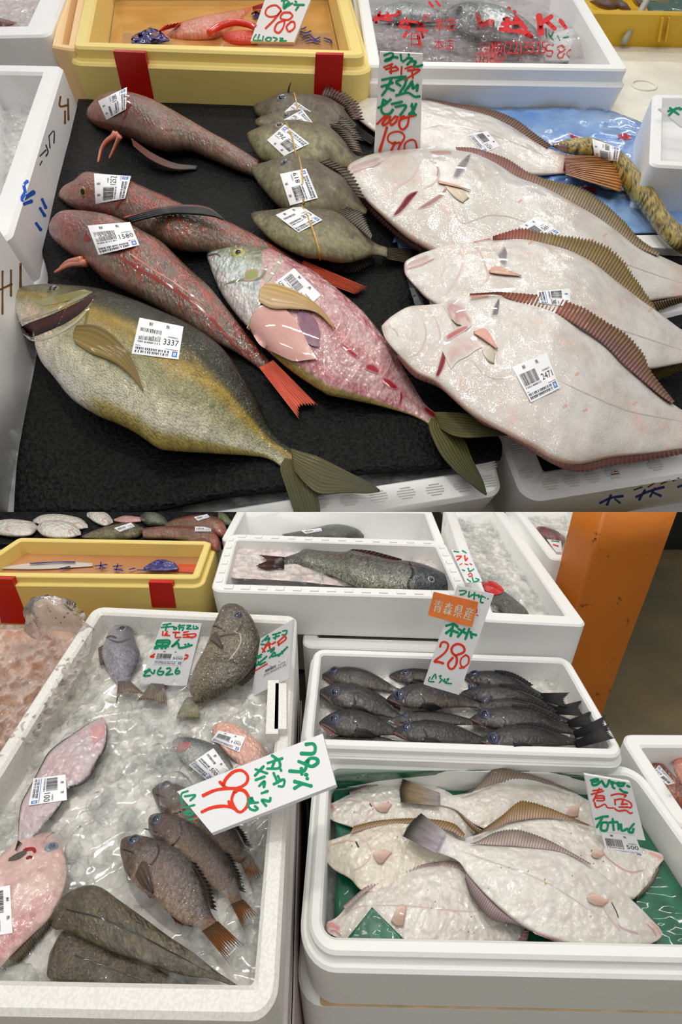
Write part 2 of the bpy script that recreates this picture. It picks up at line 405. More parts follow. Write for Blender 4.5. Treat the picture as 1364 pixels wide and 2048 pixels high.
def hup(P, x, y, h, y1):
    """height straight above (x,y,h) that is seen at image row y1"""
    p = P.at(np.array([x, y], float), h); lo, hi = 0.0, 3.0
    for _ in range(50):
        m = (lo+hi)/2
        if px(p+P.n*m)[1] > y1: lo = m
        else: hi = m
    return h+(lo+hi)/2
def raised(P, pts, h): return [tuple(q) for q in px(P.at(np.array(pts, float), 0.0)+P.n*h)]
def hits(bvh, xy):
    d = rays(xy).reshape(-1, 3); t = np.full(len(d), np.nan)
    for i, q in enumerate(d):
        l = np.linalg.norm(q); r = bvh.ray_cast(Vector(CAM), Vector(q/l))
        if r[0] is not None: t[i] = r[3]/l
    return t, d
def basis(xy): x = (xy[..., 0]-xy[..., 0].mean())/100; y = (xy[..., 1]-xy[..., 1].mean())/100; return np.stack([np.ones_like(x), x, y, x*y, x*x, y*y], -1)
def fitsurf(bvh, G, fallback, order=6):
    """smooth depth over the px grid G from what lies there"""
    xy = G.reshape(-1, 2); t, d = hits(bvh, xy) if bvh is not None else (np.full(len(xy), np.nan), rays(xy))
    ok = ~np.isnan(t); mu = xy.mean(0)
    def bs(p): x = (p[..., 0]-mu[0])/100; y = (p[..., 1]-mu[1])/100; return np.stack([np.ones_like(x), x, y, x*y, x*x, y*y], -1)[..., :order]
    if ok.sum() < 8:
        P, h = fallback; q = P.at(xy, h); t = ((q-CAM)@FW); ok[:] = True
    c, *_ = np.linalg.lstsq(bs(xy[ok]), t[ok], rcond=None)
    gap = (bs(xy[ok])@c-t[ok]); c[0] -= np.clip(np.percentile(gap, 96), 0, 0.05)
    return lambda p, off=0.0: CAM+rays(p)*((bs(np.asarray(p, float))@c)*(1-off/F))[..., None]
def strip(f, name, A, B, col, n=24, m=6, off=0.7, mat=None, smooth=False, parent=None, soft=None, bvh=None):
    """a patch lying on a fish between two px lines A and B"""
    a, b = rs(A, n), rs(B, n); s = np.linspace(0, 1, m)[None, :, None]; G = a[:, None]*(1-s)+b[:, None]*s
    xy = G.reshape(-1, 2); t, d = hits(bvh or f.bvh, xy); ok = ~np.isnan(t)
    if ok.sum() == 0: t[:] = (f.P.at(xy, f.hm)-CAM)@FW; ok[:] = True
    if not ok.all():
        mu = xy.mean(0); q = np.c_[np.ones(len(xy)), (xy-mu)/100]; c, *_ = np.linalg.lstsq(q[ok], t[ok], rcond=None); t[~ok] = (q@c)[~ok]
    V = CAM+d*(t*(1-off/F))[:, None]
    cols = col(np.linspace(0, 1, n)[:, None]*np.ones((1, m)), np.ones((n, 1))*np.linspace(0, 1, m)[None]).reshape(-1, 3) if callable(col) else np.tile(np.array(col, float), (n*m, 1))
    sk = getattr(f, 'skin', None)
    if sk is not None and name not in getattr(f, 'crisp', ()):      # marks fade into the skin round their edges
        S, T_ = np.meshgrid(np.linspace(0, 1, n), np.linspace(0, 1, m), indexing='ij'); e = ss(0, .3, np.minimum(T_, 1-T_))*ss(0, .12, np.minimum(S, 1-S)); cols = mix(np.array(sk), cols, e.ravel())
    return mk(name, V, grid_faces(n, m), mat or M_WETC, parent or f.o, cols=cols)
def line(f, name, pts, w, col, off=0.5, mat=None, n=None, bvh=None):
    """thin line on a fish (lateral line, gill edge): px points, width px"""
    p = dense(pts, 8); t = np.gradient(p, axis=0); t /= np.linalg.norm(t, axis=1)[:, None]+1e-9
    nn = np.stack([-t[:, 1], t[:, 0]], -1); k = np.linspace(0, 1, len(p)); ww = (w*np.clip(np.minimum(k, 1-k)*8, 0.25, 1))[:, None]/2
    return strip(f, name, p+nn*ww*1.25, p-nn*ww*1.25, col, len(p), 5, off, mat, bvh=bvh)
def fin(f, name, base, edge, h0, h1, colf, rays_n=14, n2=10, ridge=0.35, jag=0.0, mat=None, parent=None, thick=None, P=None, seed=3):
    """fin with raised rays: base line and outer edge in px, heights above the plane at base and edge"""
    P = P or f.P; n = rays_n*6+1; a, b = rs(base, n), rs(edge, n); s = np.linspace(0, 1, n); t = np.linspace(0, 1, n2)
    jg = 1+jag*(np.abs(((s*rays_n) % 1)-0.5)*2-0.5)*2+jag*0.6*(vn(s*rays_n, 0*s, seed)-0.5)
    tt = t[None, :]*jg[:, None]
    G = a[:, None]*(1-tt[..., None])+b[:, None]*tt[..., None]
    H0 = np.interp(s, np.linspace(0, 1, len(h0)), h0) if isinstance(h0, (list, tuple)) else h0
    H1 = np.interp(s, np.linspace(0, 1, len(h1)), h1) if isinstance(h1, (list, tuple)) else h1
    sc = np.linalg.norm(P.at(a[n//2], 0.)-CAM)/F       # metres per px here
    rd = np.cos(s*rays_n*2*np.pi)[:, None]*ridge*sc*2.2
    h = (np.asarray(H0)*np.ones(n))[:, None]*(1-t)[None]+(np.asarray(H1)*np.ones(n))[:, None]*t[None]+rd
    th = thick or 1.2*sc
    S, T_ = np.meshgrid(s, t, indexing='ij')
    cols = colf(S, T_, rd/(ridge*sc*2.2+1e-9)*np.ones_like(S)).reshape(-1, 3)
    A = P.at(G, h).reshape(-1, 3); k = n*n2; Fc = grid_faces(n, n2)
    bd = list(range(n2))+[i*n2+n2-1 for i in range(1, n)]+[(n-1)*n2+j for j in range(n2-2, -1, -1)]+[i*n2 for i in range(n-2, 0, -1)]
    side = np.array([[bd[i], bd[(i+1) % len(bd)], bd[(i+1) % len(bd)]+k, bd[i]+k] for i in range(len(bd))])
    return mk(name, np.vstack([A, A-P.n*th]), np.vstack([Fc, Fc[:, ::-1]+k, side]), mat or M_FIN, parent or f.o, cols=np.vstack([cols, cols]))
def lobe(f, name, A, B, h0, h1, colf, rays_n=9, ridge=.3):
    """one lobe of a forked tail between its two edges A and B, both drawn from the root to the tip"""
    n, m = 40, rays_n*4+1; a, b = rs(A, n), rs(B, n); s = np.linspace(0, 1, m); G = a[:, None]*(1-s[None, :, None])+b[:, None]*s[None, :, None]; t = np.linspace(0, 1, n)
    sc = np.linalg.norm(f.P.at(a[n//2], 0.)-CAM)/F; rd = np.cos(s*rays_n*2*np.pi)[None]*np.ones((n, 1)); h = (h0*(1-t)+h1*t)[:, None]+rd*ridge*sc*2*(1-t)[:, None]
    A3 = f.P.at(G, h).reshape(-1, 3); k = n*m; Fc = grid_faces(n, m); S, T_ = np.meshgrid(t, s, indexing='ij'); c = colf(T_, S, rd).reshape(-1, 3)
    bd = list(range(m))+[i*m+m-1 for i in range(1, n)]+[(n-1)*m+j for j in range(m-2, -1, -1)]+[i*m for i in range(n-2, 0, -1)]
    side = np.array([[bd[i], bd[(i+1) % len(bd)], bd[(i+1) % len(bd)]+k, bd[i]+k] for i in range(len(bd))])
    return mk(name, np.vstack([A3, A3-f.P.n*2.0*sc]), np.vstack([Fc, Fc[:, ::-1]+k, side]), M_FIN, f.o, cols=np.vstack([c, c]))
def fincol(c0, c1, cr, rs_=0.5):
    return lambda s, t, r: mix(mix(np.array(c0), np.array(c1), t)*(0.9+0.2*vn(s*9, t*3, 5))[..., None], np.array(cr), np.clip(r, 0, 1)*rs_)
def eye(f, x, y, r, iris=(150, 140, 90), pupil=(12, 12, 16), rim=(60, 55, 50), flat=0.45, pr=0.55, bvh=None):
    t, d = hits(bvh or f.bvh, np.array([[x, y]], float))
    if np.isnan(t[0]): p = f.P.at(np.array([x, y], float), f.hm); n = f.P.n
    else:
        p = CAM+d[0]*t[0]; q = (bvh or f.bvh).find_nearest(Vector(p)); n = np.array(q[1])
        if n@d[0] > 0: n = -n
    n = unit(n+0.4*unit(CAM-p)); R = r*np.linalg.norm(p-CAM)/F*0.95
    e1 = unit(np.cross(n, [0.3, 0.9, 0.2])); e2 = np.cross(n, e1); K, J = 20, 9
    V = []; c = []
    for j in range(J):
        q = j/(J-1); z = flat*math.sqrt(max(0, 1-(q*0.98)**2))
        for i in range(K):
            a = 2*np.pi*i/K; V.append(p+R*(q*math.cos(a)*e1+q*math.sin(a)*e2)+n*R*(z-0.12))
            c.append(pupil if q < pr else (iris if q < 0.88 else rim))
    return mk('eye', np.array(V), grid_faces(J, K, 0, True), M_EYE, f.o, cols=np.array(c, float))
_T = {}
def glyphs(s):
    """outline text as triangles, scaled to the unit square (x right, y down)"""
    if s not in _T:
        cu = bpy.data.curves.new('t', 'FONT'); cu.body = s; cu.resolution_u = 2; o = bpy.data.objects.new('t', cu); COL.objects.link(o)
        bpy.context.view_layer.update(); me = o.evaluated_get(bpy.context.evaluated_depsgraph_get()).to_mesh()
        V = np.array([v.co[:2] for v in me.vertices]) if len(me.vertices) else np.zeros((3, 2)); Fc = [list(p.vertices) for p in me.polygons]
        bpy.data.objects.remove(o); bpy.data.curves.remove(cu)
        mn, mx = V.min(0), V.max(0); V = (V-mn)/np.maximum(mx-mn, 1e-6); V[:, 1] = 1-V[:, 1]; _T[s] = (V, Fc)
    return _T[s]
class Print:
    """collects flat print (bars, words, strokes) in unit or px coordinates"""
    def __init__(s): s.V = []; s.F = []; s.C = []; s.n = 0
    def add(s, V, Fc, c):
        s.V.append(np.asarray(V, float)); s.F += [[i+s.n for i in q] for q in Fc]; s.C.append(np.tile(np.array(c, float), (len(V), 1))); s.n += len(V)
    def rect(s, x0, y0, x1, y1, c): s.add([(x0, y0), (x1, y0), (x1, y1), (x0, y1)], [[0, 1, 2, 3]], c)
    def text(s, t, x0, y0, x1, y1, c): V, Fc = glyphs(t); s.add(V*[x1-x0, y1-y0]+[x0, y0], Fc, c)
    def stroke(s, pts, w, c, taper=0.0):
        p = dense(pts, 7); d = np.gradient(p, axis=0); d /= np.linalg.norm(d, axis=1)[:, None]+1e-9; nn = np.stack([-d[:, 1], d[:, 0]], -1)
        k = np.linspace(0, 1, len(p)); ww = w/2*(1-taper*k)*(0.85+0.3*vn(k*5, k*0+s.n, 2)); n = len(p)
        p = np.vstack([p[:1]-d[:1]*w*0.3, p, p[-1:]+d[-1:]*w*0.3]); nn = np.vstack([nn[:1], nn, nn[-1:]]); ww = np.concatenate([[w*0.22], ww, [w*0.22]])
        V = np.vstack([p+nn*ww[:, None], p-nn*ww[:, None]]); n = len(p)
        s.add(V, [[i, i+1, n+i+1, n+i] for i in range(n-1)], c)
    def arr(s): return np.vstack(s.V), s.F, np.vstack(s.C)
def bil(q, st):
    q = np.asarray(q, float); s, t = st[..., 0:1], st[..., 1:2]
    return q[0]*(1-s)*(1-t)+q[1]*s*(1-t)+q[2]*s*t+q[3]*(1-s)*t
def labelprint(price, seed, clear=False):
    p = Print(); K = (22, 22, 26); rr = random.Random(seed)
    p.text('鮮', .24, .06, .33, .17, K); p.text('魚', .62, .06, .71, .17, K)
    x = .07
    while x < .54:
        w = rr.choice((.006, .008, .014, .018)); p.rect(x, .25, x+w, .58, K); x += w+rr.choice((.008, .010, .014))
    x = .07
    while x < .55: p.rect(x, .61, x+.018, .655, (70, 70, 75)); x += rr.choice((.028, .036, .05))
    p.text('本体価格(円)', .70, .36, .93, .42, K); p.text(str(price), .62, .45, .95, .62, K)
    p.rect(.04, .735, .80, .752, (70, 130, 200)); p.rect(.80, .735, .96, .752, (205, 70, 70))
    for y in (.79, .88):                                   # two lines of print too fine to read
        x = .05
        while x < .76:
            w = rr.choice((.02, .028, .036)); p.rect(x, y, x+w, y+.03, (60, 66, 84)); p.rect(x+.004, y+.036, x+w-.004, y+.065, (50, 56, 74)); x += w+rr.choice((.008, .012, .03))
    B = (40, 120, 205); p.rect(.845, .78, .955, .81, B); p.rect(.845, .91, .955, .94, B); p.rect(.845, .78, .87, .94, B); p.rect(.93, .78, .955, .94, B); p.text('C', .885, .82, .92, .90, B)
    return p
_ls = [0]
def sticker(f, quad, price=500, bvh=None, plane=None, mat=None, parent=None, order=6, off=1.0, curl=0.0):
    """price label stuck on a fish: quad px corners in reading order (top left, top right, bottom right, bottom left)"""
    _ls[0] += 1; n = 9; s, t = np.meshgrid(np.linspace(0, 1, n), np.linspace(0, 1, n), indexing='ij'); st = np.stack([s, t], -1)
    G = bil(quad, st); fn = fitsurf(bvh or (f.bvh if f else None), G, plane or (f.P, f.hm), order)
    par = parent or f.o
    o = mk('price_sticker', fn(G.reshape(-1, 2), off), grid_faces(n, n), mat or M_PAPER, par)
    V, Fc, C = labelprint(price, _ls[0]).arr()
    mk('sticker_print', fn(bil(quad, V), off+0.5), Fc, M_INK, o, smooth=False, cols=C)
    return o
GRN = (18, 150, 105); RDK = (232, 62, 36); NAVY = (30, 40, 150)
def board(name, label, plane, quad, th, zoom, strokes, cat='price sign', extra=None, colour=None, group=None):
    """price sign: quad px corners, plane its own plane, strokes [(colour, width, pts...)] in zoomed px; zoom=(x0,y0,scale)"""
    q = plane.at(np.array(quad, float), 0.0); c = q.mean(0); o = root(name, q[np.argmin(q[:, 2])], label, cat, group)
    n = plane.n if plane.n@(CAM-c) > 0 else -plane.n
    V = np.vstack([q, q-n*th]); Fc = [[0, 1, 2, 3], [7, 6, 5, 4]]+[[i, (i+1) % 4+0, (i+1) % 4+4, i+4] for i in range(4)]
    bo = mk('board', V, Fc, colour or M_BOARD, o, smooth=False)
    x0, y0, sc = zoom; i = 0
    for st in strokes:
        pr_ = Print(); offs = []
        for pts in st[2:]:
            a = pr_.n; pr_.stroke(np.array(pts, float)/sc+[x0, y0], st[1]/sc, st[0]); i += 1; offs.append((pr_.n-a, i))
        V, Fc, C = pr_.arr(); W3 = plane.at(V, 0.0); k = np.concatenate([np.full(m, .35+.012*j) for m, j in offs])
        mk('lettering', W3+n*(k*np.linalg.norm(W3-CAM, axis=1)/F)[:, None], Fc, M_INK, o, smooth=False, cols=C)
    f = Fish(); f.o = o; f.P = plane; f.hm = 0.0; f.n = n; f.bvh = BVHTree.FromPolygons(q.tolist(), [[0, 1, 2, 3]]); return f
def onplane(plane, quad, name, parent, pr, off=0.4, smooth=False):
    """print given in unit coordinates onto a px quad of a flat plane"""
    V, Fc, C = pr.arr(); W3 = plane.at(bil(quad, V), 0.0); n = plane.n if plane.n@(CAM-W3[0]) > 0 else -plane.n
    return mk(name, W3+n*(off*np.linalg.norm(W3-CAM, axis=1)/F)[:, None], Fc, M_INK, parent, smooth=False, cols=C)
def signplane(P, base, h, lean, yaw=0.0):
    """plane of a sign whose foot is seen at px base, height h over P, leaning back by lean degrees from upright"""
    p = P.at(np.array(base, float), h); a = math.radians(lean); y = math.radians(yaw)
    out = -P.s*math.cos(y)+P.r*math.sin(y)
    return Pl(p, out*math.cos(a)+P.n*math.sin(a))
def tube(name, pts, r, mat, parent=None, K=8, cols=None, taper=0.0, r1=None):
    p = dense(pts, 6) if len(pts) > 2 else np.linspace(pts[0], pts[1], 3); t = np.gradient(p, axis=0); t /= np.linalg.norm(t, axis=1)[:, None]+1e-12
    up = np.array([0.31, 0.17, 0.93]); V = []
    rr = np.linspace(r, r*(1-taper) if r1 is None else r1, len(p))
    for i in range(len(p)):
        a = unit(np.cross(t[i], up)); b = np.cross(t[i], a)
        for k in range(K): th = 2*np.pi*k/K; V.append(p[i]+rr[i]*(math.cos(th)*a+math.sin(th)*b))
    Fc = grid_faces(len(p), K, 0, True).tolist()+[list(range(K)), list(range((len(p)-1)*K, len(p)*K))[::-1]]
    c = None if cols is None else np.tile(np.array(cols, float), (len(V), 1))
    return mk(name, np.array(V), Fc, mat, parent, cols=c)
def _ico():
    bm = bmesh.new(); bmesh.ops.create_icosphere(bm, subdivisions=2, radius=1.0); V = np.array([v.co[:] for v in bm.verts]); Fc = np.array([[v.index for v in f.verts] for f in bm.faces]); bm.free(); return V, Fc
ICV, ICF = _ico()
ICVAR = []
for i in range(8):
    q = RNG.normal(size=(9, 3)); q /= np.linalg.norm(q, axis=1)[:, None]; d = 0.62+0.3*RNG.random(9)
    s = np.min(np.where(ICV@q.T > 0.05, d/np.maximum(ICV@q.T, 0.05), 9), axis=1); s = np.minimum(s, 1.1)
    ICVAR.append(ICV*(s*(0.95+0.1*RNG.random(len(ICV))))[:, None])
def ice(name, label, P, quad, h, n, size, bed=None, bedh=None, seed=1, avoid=None, lift=0.7, noise=0.25, bedmat_=None, hf=None, group=None, big=0.0):
    """bed of crushed ice with loose lumps: quad px corners at height h"""
    R = np.random.default_rng(seed); Q = np.array(quad, float); g = 40
    s, t = np.meshgrid(np.linspace(0, 1, g), np.linspace(0, 1, g), indexing='ij'); Gp = P.at(bil(Q, np.stack([s, t], -1)), h); q2 = P.loc(Gp)
    amp = size*noise; hh = (fbm(q2[..., 0]/size/2.2, q2[..., 1]/size/2.2, seed)-0.5)*2*amp
    if hf is not None: hh = hh+hf(s, t)
    V0 = P.wld(q2, h+hh).reshape(-1, 3); F0 = grid_faces(g, g); Vs = [V0]; Fs = [[list(x) for x in F0]]; mi = [0]*len(F0); off = len(V0)
    st = R.random((n, 2)); C = P.loc(P.at(bil(Q, st), h)); hz = (fbm(C[:, 0]/size/2.2, C[:, 1]/size/2.2, seed)-0.5)*2*amp
    if hf is not None: hz = hz+hf(st[:, 0], st[:, 1])
    sz = size*(0.35+0.65*R.random(n)**1.5)*(1+big*(R.random(n) > 0.9)); keep = np.ones(n, bool)
    cp = P.wld(C, h+hz+sz*0.5*lift*R.random(n))
    if avoid is not None:
        pp = px(cp)
        for (ax, ay, ar) in avoid: keep &= ((pp[:, 0]-ax)**2+(pp[:, 1]-ay)**2 > ar*ar) | (R.random(n) < 0.15)
    A = []; B = []
    for i in np.where(keep)[0]:
        M = R.normal(size=(3, 3)); Qm, _ = np.linalg.qr(M); v = ICVAR[i % 8]*(sz[i]*0.5*(0.7+0.6*R.random(3)))
        A.append(v@Qm.T+cp[i]); B.append(ICF+off); off += len(ICV)
    V = np.vstack(Vs+A); Fc = np.vstack([F0]+B) if False else [list(x) for x in F0]+np.vstack(B).tolist()
    mi = np.concatenate([np.zeros(len(F0), int), np.ones(len(Fc)-len(F0), int)])
    o = mk(name, V, Fc, [bedmat_ or M_BED, M_ICE], None, True, mi=mi)
    return tag(o, label, 'ice', group, 'stuff')
def cut(o, keep_above):
    """trim a mesh at the edge between the rear display and the front stall"""
    me = o.data; org = wloc(o); bm = bmesh.new(); bm.from_mesh(me)
    r = bmesh.ops.bisect_plane(bm, geom=bm.verts[:]+bm.edges[:]+bm.faces[:], dist=1e-6, plane_co=Vector(CAM-org), plane_no=Vector(UPV), clear_inner=keep_above, clear_outer=not keep_above)
    ed = [e for e in r['geom_cut'] if isinstance(e, bmesh.types.BMEdge)]
    try: bmesh.ops.holes_fill(bm, edges=ed, sides=0)
    except Exception: pass
    bm.to_mesh(me); bm.free(); me.update()

# --- pigment of each kind of fish
def c_jack(u, v, x, y):
    n = fbm(x*2.5, y*2.5, 3); m = fbm(x*14, y*14, 8)
    vv = v+0.06*(n-0.5)+0.16*ss(.75, 1, u)*(0.5-v)
    c = mix((26, 28, 18), (50, 50, 30), ss(.08, .3, vv)); c = mix(c, (158, 132, 54), ss(.29, .4, vv)); c = mix(c, (146, 142, 104), ss(.44, .56, vv))
    c = mix(c, (196, 192, 168), ss(.6, .85, vv)); c = mix(c, (214, 212, 204), ss(.86, .97, vv))
    hd = 1-ss(.2, .3, u); c = mix(c, (216, 204, 190), hd*ss(.52, .7, v)*.8); c = mix(c, (205, 150, 120), hd*gau(u, .17, .06)*gau(v, .72, .12)*.5)
    c = mix(c, (122, 116, 62), hd*gau(v, .25, .16)*.7); c = mix(c, (190, 150, 90), gau(u, .58, .06)*gau(v, .52, .05)*.5)
    c = mix(c, (150, 132, 50), ss(.9, .97, v)*ss(.35, .45, u)*(1-ss(.9, 1, u))*.8)
    ll = gau(v, .44-.10*ss(.4, .8, u)+.08*ss(.8, 1, u), .014)*ss(.3, .6, u); c = mix(c, (74, 66, 30), ll*.7)
    return c*(0.86+.22*m+.1*n)[..., None]
def c_gurn(seed=0, red=.5):
    def g(u, v, x, y):
        n = fbm(x*5, y*5, seed+3); m = fbm(x*12, y*12, seed+9); q = fbm(x*1.6, y*1.6, seed+31)
        c = mix((98, 66, 50), (118, 94, 78), ss(.25, .8, v)); c = mix(c, (150, 52, 30), ss(.46, .6, n)*red*1.2); c = mix(c, (104, 92, 84), ss(.52, .7, m)*.5*(1-.5*red))
        c = mix(c, (176, 150, 132), ss(.82, 1, v)*.6*ss(.2, .4, u)); c = mix(c, (168, 84, 66), (1-ss(.1, .26, u))*.75); c = mix(c, (150, 112, 104), (1-ss(.05, .3, u))*ss(.5, .7, q)*.5)
        c = mix(c, (186, 66, 50), gau(v, .33, .045)*ss(.24, .3, u)*.75); c = mix(c, (92, 60, 48), gau(v, .40, .02)*ss(.24, .3, u)*.5); c = mix(c, (150, 96, 78), gau(v, .62, .015)*ss(.3, .35, u)*.6)
        return c*(.85+.3*q)[..., None]
    return g
def c_file(seed=0, dark=0.0):
    def g(u, v, x, y):
        n = fbm(x*3.2, y*3.2, seed+3); m = fbm(x*10, y*10, seed+5); q = fbm(x*1.3+9, y*4, seed+6)
        c = mix((112, 102, 80), (140, 134, 100), ss(.3, .75, v)); c = mix(c, (78, 68, 56), ss(.5, .66, n)*.6); c = mix(c, (96, 84, 70), ss(.5, .7, q)*.45)
        sp = ss(.62, .72, m)*(1-ss(.28, .45, u))*ss(.4, .6, v); c = mix(c, (76, 64, 44), sp*.8); c = mix(c, (150, 150, 110), (1-ss(.3, .55, u))*ss(.45, .8, v)*.5)
        c = mix(c, (96, 76, 70), (1-ss(0, .06, u))*.8)
        return mix(c, (84, 74, 70), np.full(u.shape, dark))*(.85+.28*m)[..., None]
    return g
def c_flat(seed=0, tone=(226, 221, 214), edge=(176, 128, 104), pink=.35, tail=.5):
    def g(u, v, x, y):
        n = fbm(x*2.2, y*2.2, seed+3); m = fbm(x*9, y*9, seed+5)
        c = mix(np.array(tone), np.array(tone)*[.965, .95, .94], ss(.4, .7, n)); c = mix(c, (236, 188, 172), ss(.62, .74, m)*ss(.5, .65, n)*pink)
        c = mix(c, np.array(edge), np.clip((1-ss(.0, .018, v))+ss(.982, 1, v), 0, 1)*.7); c = mix(c, (232, 196, 184), ss(.88, 1, u)*tail)
        c = mix(c, (228, 196, 186), (1-ss(.0, .05, u))*.6); c = mix(c, (228, 220, 210), gau(v, .5, .015)*.35)
        return c
    return g
M_JACK = fishmat('amberjack_skin', 30, .24, .5, .4, .65, 8, .25, 0.0, 1.6, .2, .22, .06, 1.45)
M_GURN = fishmat('gurnard_skin', 40, .2, .4, .36, .9, 14, .42, 0, 1, .12, .3, .05, 1.7)
M_FILE = fishmat('filefish_skin', 60, .12, .25, .55, .3, 8, .3, 0, 1, .1, .3, .15)
M_FLAT = fishmat('pale_flatfish_skin', 45, .05, .12, .3, .9, 5, .3, 0, 1, .25, .05, .05, 1.72)
def layfin(f, name, G, col, lift=3.0, bvh=None):
    fn = fitsurf(bvh or f.bvh, G, (f.P, f.hm)); n, m = G.shape[:2]; s = np.linspace(0, 1, m)[None]*np.ones((n, 1)); t = np.linspace(0, 1, n)[:, None]*np.ones((1, m))
    off = lift+.8*np.cos(t*6*2*np.pi); xy = G.reshape(-1, 2); B = fn(xy, 0.0); ray = (B-CAM)
    A = CAM+ray*(1-off.reshape(-1, 1)/F); A2 = CAM+ray*(1-(lift-1.6)/F); k = n*m; Fc = grid_faces(n, m)
    bd = list(range(m))+[i*m+m-1 for i in range(1, n)]+[(n-1)*m+j for j in range(m-2, -1, -1)]+[i*m for i in range(n-2, 0, -1)]
    side = np.array([[bd[i], bd[(i+1) % len(bd)], bd[(i+1) % len(bd)]+k, bd[i]+k] for i in range(len(bd))])
    c = col(s, t).reshape(-1, 3); return mk(name, np.vstack([A, A2]), np.vstack([Fc, Fc[:, ::-1]+k, side]), M_FIN, f.o, cols=np.vstack([c, c]))
def fishlines(f, lines):
    for nm_, w, c, pts in lines: line(f, nm_, pts, w, c)

# ================================================================== HALL AND FRONT STALL (level)
def boxmesh(name, lo, hi, mat, parent=None):
    x0, y0, z0 = lo; x1, y1, z1 = hi
    V = [(x0, y0, z0), (x1, y0, z0), (x1, y1, z0), (x0, y1, z0), (x0, y0, z1), (x1, y0, z1), (x1, y1, z1), (x0, y1, z1)]
    return mk(name, np.array(V), [[0, 3, 2, 1], [4, 5, 6, 7], [0, 1, 5, 4], [1, 2, 6, 5], [2, 3, 7, 6], [3, 0, 4, 7]], mat, parent, False)
m, nt, b, N, Lk = nm('wet_concrete'); co = texc(N, Lk, 1.0)
n = N.new('ShaderNodeTexNoise'); n.inputs['Scale'].default_value = 4; n.inputs['Detail'].default_value = 8; Lk.new(co, n.inputs[0])
n2 = N.new('ShaderNodeTexNoise'); n2.inputs['Scale'].default_value = 160; Lk.new(co, n2.inputs[0])
c1 = ramp(N, Lk, n.outputs[0], .3, .7, lc((112, 105, 84)), lc((140, 122, 86))); sp_ = ramp(N, Lk, n2.outputs[0], .68, .76)
Lk.new(mixc(N, Lk, c1, lc((150, 140, 118)), sp_), b.inputs['Base Color']); setp(b, Roughness=.5); bump(N, Lk, b, n2.outputs[0], .2, .003)
fl = struct(boxmesh('floor', (-6, -5, -.1), (6, 9, 0), m), 'dark wet concrete floor of the hall')
wb = struct(boxmesh('wall_back', (-6, 9, 0), (6, 9.1, 5.5), plainmat('painted_wall', (206, 208, 204), .7)), 'pale back wall of the hall')
CLEAR = None
# orange pillar
m, nt, b, N, Lk = nm('chipped_orange_paint'); co = texc(N, Lk, 1.0)
n = N.new('ShaderNodeTexNoise'); n.inputs['Scale'].default_value = 26; n.inputs['Detail'].default_value = 8; n.inputs['Roughness'].default_value = .7; Lk.new(co, n.inputs[0])
n2 = N.new('ShaderNodeTexNoise'); n2.inputs['Scale'].default_value = 3; Lk.new(co, n2.inputs[0])
c1 = ramp(N, Lk, n2.outputs[0], .3, .7, lc((196, 104, 20)), lc((212, 122, 34))); ch_ = ramp(N, Lk, n.outputs[0], .63, .69)
Lk.new(mixc(N, Lk, c1, lc((58, 38, 24)), ch_), b.inputs['Base Color']); setp(b, Roughness=.45); bump(N, Lk, b, n.outputs[0], .25, .004)
a10 = math.radians(12.5); e1 = np.array([math.cos(a10), math.sin(a10)]); e2 = np.array([-math.sin(a10), math.cos(a10)]); c0 = np.array([.468, .716])
pq = np.array([c0, c0+e1*.167, c0+e1*.167+e2*.075, c0+e2*.075]); ZP = Pl((0, 0, 0), (0, 0, 1), (0, 1, 0))
prr = rounded(pq, 0, .006, 3); n_ = len(prr); zs = np.linspace(0, 1.6, 14); V = np.vstack([np.c_[prr+0.0015*(RNG.random((n_, 2))-.5), np.full(n_, z)] for z in zs])
pil = mk('trim_2', V, grid_faces(14, n_, 0, True).tolist()+[list(range(n_)), list(range(13*n_, 14*n_))[::-1]], m, None, False); sharp(pil, 40); struct(pil, 'orange painted square pillar with chipped edges')
# dark machine base far right
dk = root('machine_base', (2.4, 3.0, 0), 'dark low cabinet with a pale top edge beyond the orange pillar', 'cabinet')
boxmesh('body', (2.02, 2.55, 0), (3.3, 3.6, .52), plainmat('dark_steel', (34, 38, 36), .5), dk); boxmesh('top_edge', (2.0, 2.52, .52), (3.32, 3.62, .58), plainmat('pale_edge', (150, 156, 152), .4), dk)
for k in range(4): boxmesh('door', (2.05+k*.31, 2.535, .05), (2.33+k*.31, 2.56, .48), MATS['dark_steel'], dk)
# trestle table under the stall
TZ = CAM[2]-.6-.36
tb = root('stall_table', (0, .6, TZ), 'low steel table carrying the front foam boxes', 'table')
boxmesh('table_top', (-1.3, .08, TZ-.03), (.40, 1.12, TZ), M_STEEL, tb); boxmesh('side_top', (.40, .08, TZ-.03), (1.0, .43, TZ), M_STEEL, tb)
for x, y in ((-1.25, .12), (.34, .12), (-1.25, 1.06), (.34, 1.06), (.94, .12), (.94, .38)): boxmesh('leg', (x, y, 0), (x+.04, y+.04, TZ-.03), M_STEEL, tb)

LOW0 = set(bpy.data.objects)
def stackbox(quad, h, height, label, out=.006, t=.03, mat=None, group=None, r=.03, ledge=None):
    return openbox('foam_box', L, quad, h, height, t, height*.8, mat or M_FOAM, label, 'foam box', group, r=r, taper=.008, ledge=ledge)
